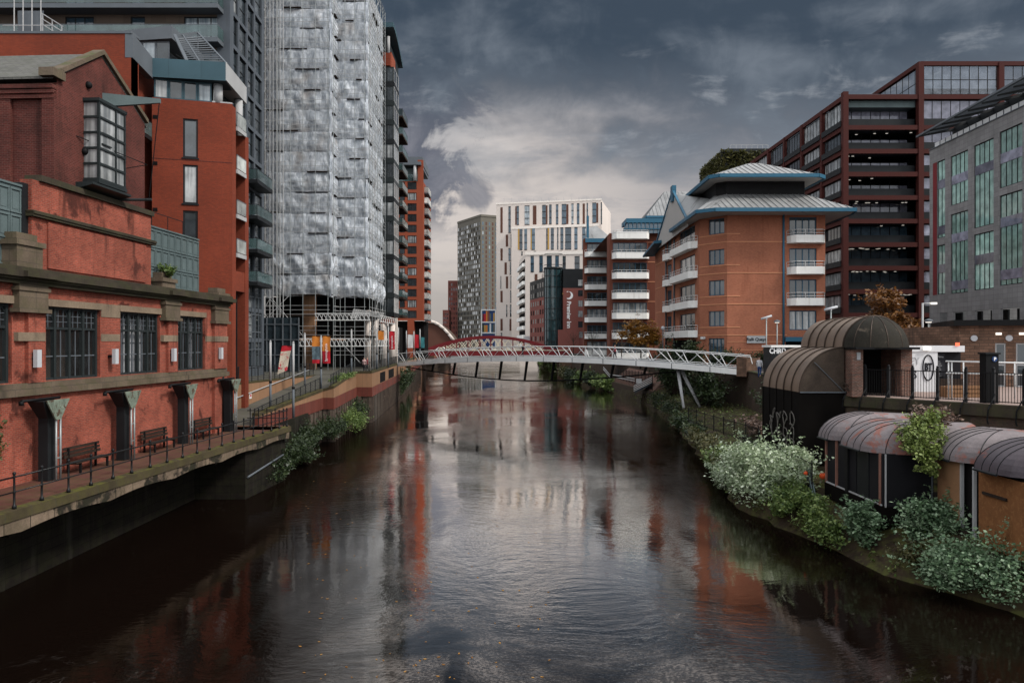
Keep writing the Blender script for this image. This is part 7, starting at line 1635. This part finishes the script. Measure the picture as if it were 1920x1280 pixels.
person(1441.5, 63, 6.12, 'person in a bright hi-vis jacket beside the food kiosk', top='hivis', face=.6); person(1424, 62, 6.12, 'person in pale clothes near the tilted bar lamp', top='cloth_white', bot='signblue', face=-.5)
# ================================================================ planting
bush('white_flowering_bush', 'large pale flowering bush spilling to the river by the steps', 'bush', (14.0, 41.0, 2.1), (2.25, 4.2, 1.9), 21000, .14, 'leaf_pale', 31, clumps=26, base=.6)
bush('green_bush', 'green bush at the foot of the river steps', 'bush', (13.9, 36.0, 1.2), (1.2, 2.5, 1.0), 8500, .13, 'leaf_green', 32, clumps=14, base=.3)
bush('grey_green_bush', 'small grey green bush below the near corner of the pub', 'bush', (14.9, 31.5, 1.45), (.85, 1.1, 1.1), 4000, .13, 'leaf_blue', 33, clumps=12, base=.4)
bush('grey_green_bush', 'tall grey green bush against the black pub wall', 'bush', (16.7, 29.6, 1.9), (1.45, 1.0, 1.15), 6500, .13, 'leaf_blue', 34, clumps=14, base=.7)
bush('grey_green_bush', 'wide grey green bush at the bottom right corner by the water', 'bush', (17.2, 26.6, 1.0), (2.5, 2.3, 1.35), 16000, .12, 'leaf_blue', 35, clumps=22, base=0)
bush('grey_green_bush', 'dark green bush under the boarded chipboard window', 'bush', (19.2, 24.6, .9), (1.6, 1.4, 1.0), 6500, .11, 'leaf_green', 36, clumps=14, base=0)
rng = random.Random(371); t = thing('roof_shrub', 'bright yellow green shrub trailing over the peeling pub roof', 'shrub', (16.8, 30.6, 4.6)); lf = MB(); st = MB()
for (a, b, c, rr, n) in ((16.9,30.9,5.75,.42,380), (17.15,30.7,5.9,.36,300), (16.6,30.6,5.5,.45,420), (16.35,30.35,5.15,.42,380), (16.75,30.2,5.0,.48,460), (16.3,30.05,4.75,.38,340), (16.6,29.9,4.45,.36,320), (16.95,29.95,4.7,.34,280), (16.5,29.8,4.05,.26,200), (16.8,29.8,3.85,.2,130), (17.35,30.4,5.5,.35,220), (16.1,30.4,4.85,.26,160), (17.1,30.2,5.3,.36,260), (16.15,30.9,5.35,.22,110), (17.5,30.9,5.95,.25,120)):
    leaves(lf, (a, b, c), (rr*1.1, rr, rr*.8), n, .12, rng, shell=.15, drop=.25)
    for q in range(3):
        e = Vector((rng.gauss(0,1), rng.gauss(-.4,.6), rng.gauss(.2,.8))).normalized()
        for w in range(4): leaves(lf, (a+e.x*rr*(1+.28*w), b+e.y*rr*(1+.28*w), c+e.z*rr*(1+.28*w)), (.07,)*3, 5, .11, rng)
        st.tube((a, b, c), (a+e.x*rr*1.9, b+e.y*rr*1.9, c+e.z*rr*1.9), .012, 4, r1=.004)
    st.tube((16.95, 31.0, 5.2), (a, b, c), .02, 4, r1=.008)
lf.build('foliage', M['leaf_yellow'], t); st.build('stem', M['bark'], t)
bush('roof_shrub', 'dry pale twiggy growth behind the yellow green roof shrub', 'shrub', (17.4, 31.2, 5.75), (.75, .5, .6), 1500, .12, 'leaf_dry', 38, clumps=10, base=4.9, ragged=.9)
bush('green_bush', 'low green bush leaning over the water below the pub steps', 'bush', (14.1, 33.6, .8), (.8, 1.7, .75), 4200, .12, 'leaf_green', 41, clumps=14, base=0, ragged=.8)
bush('olive_bush', 'low olive bush on the muddy edge between the grey green bushes', 'bush', (15.6, 28.6, .75), (.8, .9, .6), 2600, .11, 'leaf_olive', 42, clumps=12, base=0, ragged=.9)
bush('white_flowering_bush', 'smaller pale bush at the water edge left of the pale flowering one', 'bush', (13.1, 44.6, 1.1), (.9, 2.0, 1.0), 5200, .13, 'leaf_pale', 43, clumps=14, base=0, ragged=.8)
GH = 'overgrown hedge along the right bank'
rng = random.Random(50)
for i, (x, y, rx, ry, rz, m, l) in enumerate([
  (13.6,46.5,1.0,2.4,.9,'leaf_olive','olive bush on the bank next to the pale flowering bush'), (14.2,50.5,1.0,2.6,.9,'leaf_green','green bank bush below the black fence and stair enclosure'), (15.0,55.5,1.0,3.0,.8,'leaf_olive','brownish bank bush under the right end of the footbridge'),
  (15.9,61.5,1.0,3.2,.8,'leaf_olive','olive bush at the water edge short of the bridge legs'), (16.8,68,1.0,3.4,.8,'leaf_dark','dark bush on the bank right below the bridge legs'), (17.8,76,1.1,4.2,.9,'leaf_dark','dark bank bush just beyond the bridge legs'),
  (19.2,88,1.3,5.0,1.1,'leaf_dark','dark bush at the far water edge past the bridge legs'), (20.3,99,1.4,5.0,1.2,'leaf_dark','dark bush before the brown river wall')]):
    bush('bank_bush', l, 'bush', (x, y, 1.0), (rx, ry, rz), 4200 if y < 60 else 2600, .15 if y < 60 else .22, m, 60+i, clumps=16, group=GH, base=.1, stems=False)
for i, (x, y, rz, m, l) in enumerate([(17.2,142,1.6,'leaf_green','green river edge bush by the end of the brown wall'), (16.2,152,1.6,'leaf_dark','dark bush on the bend of the far right bank'), (15.2,163,1.7,'leaf_green','mid green bush on the far right bank'), (14.2,175,1.8,'leaf_dark','dark bush on the right bank under the footbridge middle'), (13.2,188,1.8,'leaf_olive','olive bush near the right abutment of the red arch bridge'), (12.0,214,2.0,'leaf_green','bush under the red arch bridge at its right end'), (10.5,232,2.2,'leaf_olive','bush on the grassy bank beyond the red arch bridge'), (11.0,252,2.4,'leaf_green','farthest green bush on the right bank')]):
    bush('bank_bush', l, 'bush', (x, y, 1.3), (1.7, 6, rz), 1700, .4, m, 80+i, clumps=12, group='bushes on the far right bank', base=0, stems=False)
tag(bush('ivy', 'ivy hanging over the quay wall left of the stair enclosure', 'ivy', (20.3, 57, 4.3), (1.0, 4.5, 1.9), 4200, .16, 'leaf_dark', 91, clumps=20, base=2.2), 'ivy hanging over the quay wall left of the stair enclosure', 'ivy')
bush('bank_bush', 'dark undergrowth under the footbridge behind the inclined legs', 'bush', (21.6, 84, 4.0), (1.8, 7, 2.6), 5200, .24, 'leaf_dark', 92, clumps=22, base=1.8, group=GH)
bush('bank_bush', 'dark green growth below the orange tree by the footbridge', 'bush', (21.6, 101, 5.0), (2.4, 5, 3.6), 5200, .28, 'leaf_dark', 93, clumps=22, base=2, group=GH)
bush('dry_brambles', 'dry reddish brambles on the bank behind the iron fence', 'brambles', (18.8, 55, 2.6), (1.6, 3.2, .8), 1600, .2, 'leaf_dry', 94, clumps=12, base=1.9, ragged=.9)
for i, (x, y, rx, rz, l) in enumerate([(25.5,88.5,2.0,1.1,'dark hedge bush at the base of the angled brick corner'), (30.0,88.5,2.8,1.0,'dark hedge bush under the grey name sign'), (22.0,90,1.6,1.7,'dark evergreen left of the quays entrance')]):
    bush('hedge_bush', l, 'hedge', (x, y, 6.1+rz*.8), (rx, 1.2, rz), 2400, .22, 'leaf_dark', 100+i, clumps=14, group='hedge bushes before the quays building', base=6.1)
tree('autumn_tree', 'golden autumn tree behind the footbridge before the balconied block', (18.9, 110, 5.2), PZ(603, 110), 2.9, 5200, .3, 'leaf_orange', 110)
tree('autumn_tree', 'rusty autumn tree behind the bronze half dome', (PX(1668, 62), 62, 6.1), PZ(553, 62), 2.7, 5200, .26, 'leaf_rust', 111)
tree('autumn_tree', 'lower rusty tree between the dome and the lamp with lit arm', (PX(1700, 68), 68, 6.1), PZ(600, 68), 1.8, 2600, .26, 'leaf_rust', 112)
def baretree(px, Y, zb, y0, label, seed, spread=1.6):
    rng = random.Random(seed); x = PX(px,Y); t = thing('bare_tree', label, 'tree', (x,Y,zb), 'bare trees before the hotel and riverside block'); mb = MB(); tw = MB(); zt = PZ(y0,Y); H = zt-zb
    mb.tube((x,Y,zb), (x+.1,Y,zb+H*.55), .1, 6, r1=.06); mb.build('trunk', M['bark'], t)
    for k in range(16):
        a = Vector((x+.1*k/16, Y, zb+H*(.25+.3*rng.random()))); b = a+Vector((rng.uniform(-1,1)*spread, rng.uniform(-.5,.5)*spread, H*rng.uniform(.2,.45))); tw.tube(a, b, .04, 4, r1=.015)
        for j in range(4): c = a.lerp(b, rng.uniform(.4,1)); tw.tube(c, c+Vector((rng.uniform(-.5,.5)*spread, rng.uniform(-.3,.3), H*rng.uniform(.05,.16))), .018, 4, r1=.008)
    tw.build('branches', M['bark'], t)
baretree(1165, 128, 5.5, 590, 'bare tree in front of the white balcony tiers', 1, 2.4); baretree(1075, 180, 6, 610, 'bare tree in front of the hotel brickwork', 2, 2.0); baretree(1110, 165, 6, 612, 'bare tree between the hotel and the riverside block', 3, 2.0); baretree(1598, 40.6, 6.1, 715, 'small bare bush before the kiosk brick pier', 4, .6)
for i, (x, y, z, rx, ry, rz, m, l) in enumerate([(-15.2,48.2,.9,.7,2.8,1.0,'leaf_dark','dark bush hugging the walkway abutment by the water pipe'), (-15.4,54,1.2,1.3,3.2,1.3,'leaf_dark','dark bush below the lower end of the ramp'), (-16.4,60,1.5,1.3,3.0,1.3,'leaf_dark','dark bush by the ramp wall above the water'), (-16.0,66.5,1.4,1.2,3.2,1.3,'leaf_dark','dark bush in front of the angled quay corner'), (-15.9,74,1.3,1.3,4.0,1.3,'leaf_green','green bush nearest the projecting promenade block'), (-16.6,80.5,1.5,1.2,3.0,1.6,'leaf_dark','dark bush tucked in the angle of the promenade block'), (-18.3,122,2.6,1.0,5,2.4,'leaf_dark','dark ivy growth on the river wall beyond the footbridge'), (-19.6,138,2.4,1.2,6,2.4,'leaf_dark','farther ivy growth on the left river wall')]):
    bush('quay_bush', l, 'bush', (x, y, z), (rx, ry, rz), 3400 if y < 100 else 2200, .15 if y < 100 else .3, m, 120+i, clumps=16, group='bushes along the left river wall', base=.0, stems=False)
bush('quay_planting', 'strip of greenery along the top of the angled promenade wall', 'planting', (-16.9, 75, 5.6), (.35, 6, .35), 900, .14, 'leaf_green', 140, clumps=12, base=5.2, stems=False)
# weeds and grass over the muddy bank
rng = random.Random(301); wd = [MB(), MB()]
for r in fine:
    if r[0][1] > 120: continue
    dens = 110 if r[0][1] < 48 else 50
    for k in range(dens):
        i = rng.choice((1, 1, 2, 2, 3, 3, 4, 4, 5)); f = rng.random(); p = Vector(r[i]).lerp(Vector(r[i+1]), f)
        if noise.noise((p.x*.55, p.y*.55, 9)) < -.12 and r[0][1] < 48: continue
        p.y += rng.uniform(-.7, .7); h = rng.uniform(.06, .5)
        leaves(wd[rng.random() < .4], (p.x, p.y, p.z+h*.4), (.16, .16, h*.5), 4, rng.uniform(.08, .17), rng)
for b_, m_, l_ in ((wd[0], 'leaf_olive', 'olive weeds and grass growing over the right bank'), (wd[1], 'leaf_green', 'fresh green weeds scattered over the right bank')):
    o = b_.build('bank_weeds', M[m_]); o['kind'] = 'stuff'; o['label'] = l_; o['category'] = 'weeds'
for i, (px, py, w_) in enumerate([(1588, 1010, .9)]):
    Y = (EYE-.5)*F/(py-CY); x = PX(px, Y)
    tag(MB().hexa([(x-w_*.5,Y-.3,.1), (x+w_*.5,Y-.45,.1), (x+w_*.55,Y+.35,.1), (x-w_*.45,Y+.4,.1)], [(x-w_*.48,Y-.28,.3), (x+w_*.5,Y-.42,.26), (x+w_*.52,Y+.33,.4), (x-w_*.42,Y+.36,.42)]).build('stone_slab', M['stone_dark']), ['mossy stone slab at the water edge below the small grey green bush', 'mossy stone slab at the water edge below the pub corner', 'small mossy stone by the foot of the green bush'][i], 'stone', 'stone slabs at the water edge')
# drifting leaves on the water
rng = random.Random(77); mb = MB()
for k in range(160):
    Y = 20+rng.random()**1.5*30; x = rng.uniform(-.52, .1)*Y*.55; a = rng.uniform(0, 6.28); s = rng.uniform(.03, .075)
    mb.face([(x+s*math.cos(a+q*1.57)*(1 if q % 2 else .5), Y+s*math.sin(a+q*1.57)*(1 if q % 2 else .5), .012) for q in range(4)])
o = mb.build('floating_leaves', M['leaf_orange']); o['kind'] = 'stuff'; o['label'] = 'fallen autumn leaves drifting on the dark river'; o['category'] = 'leaves'
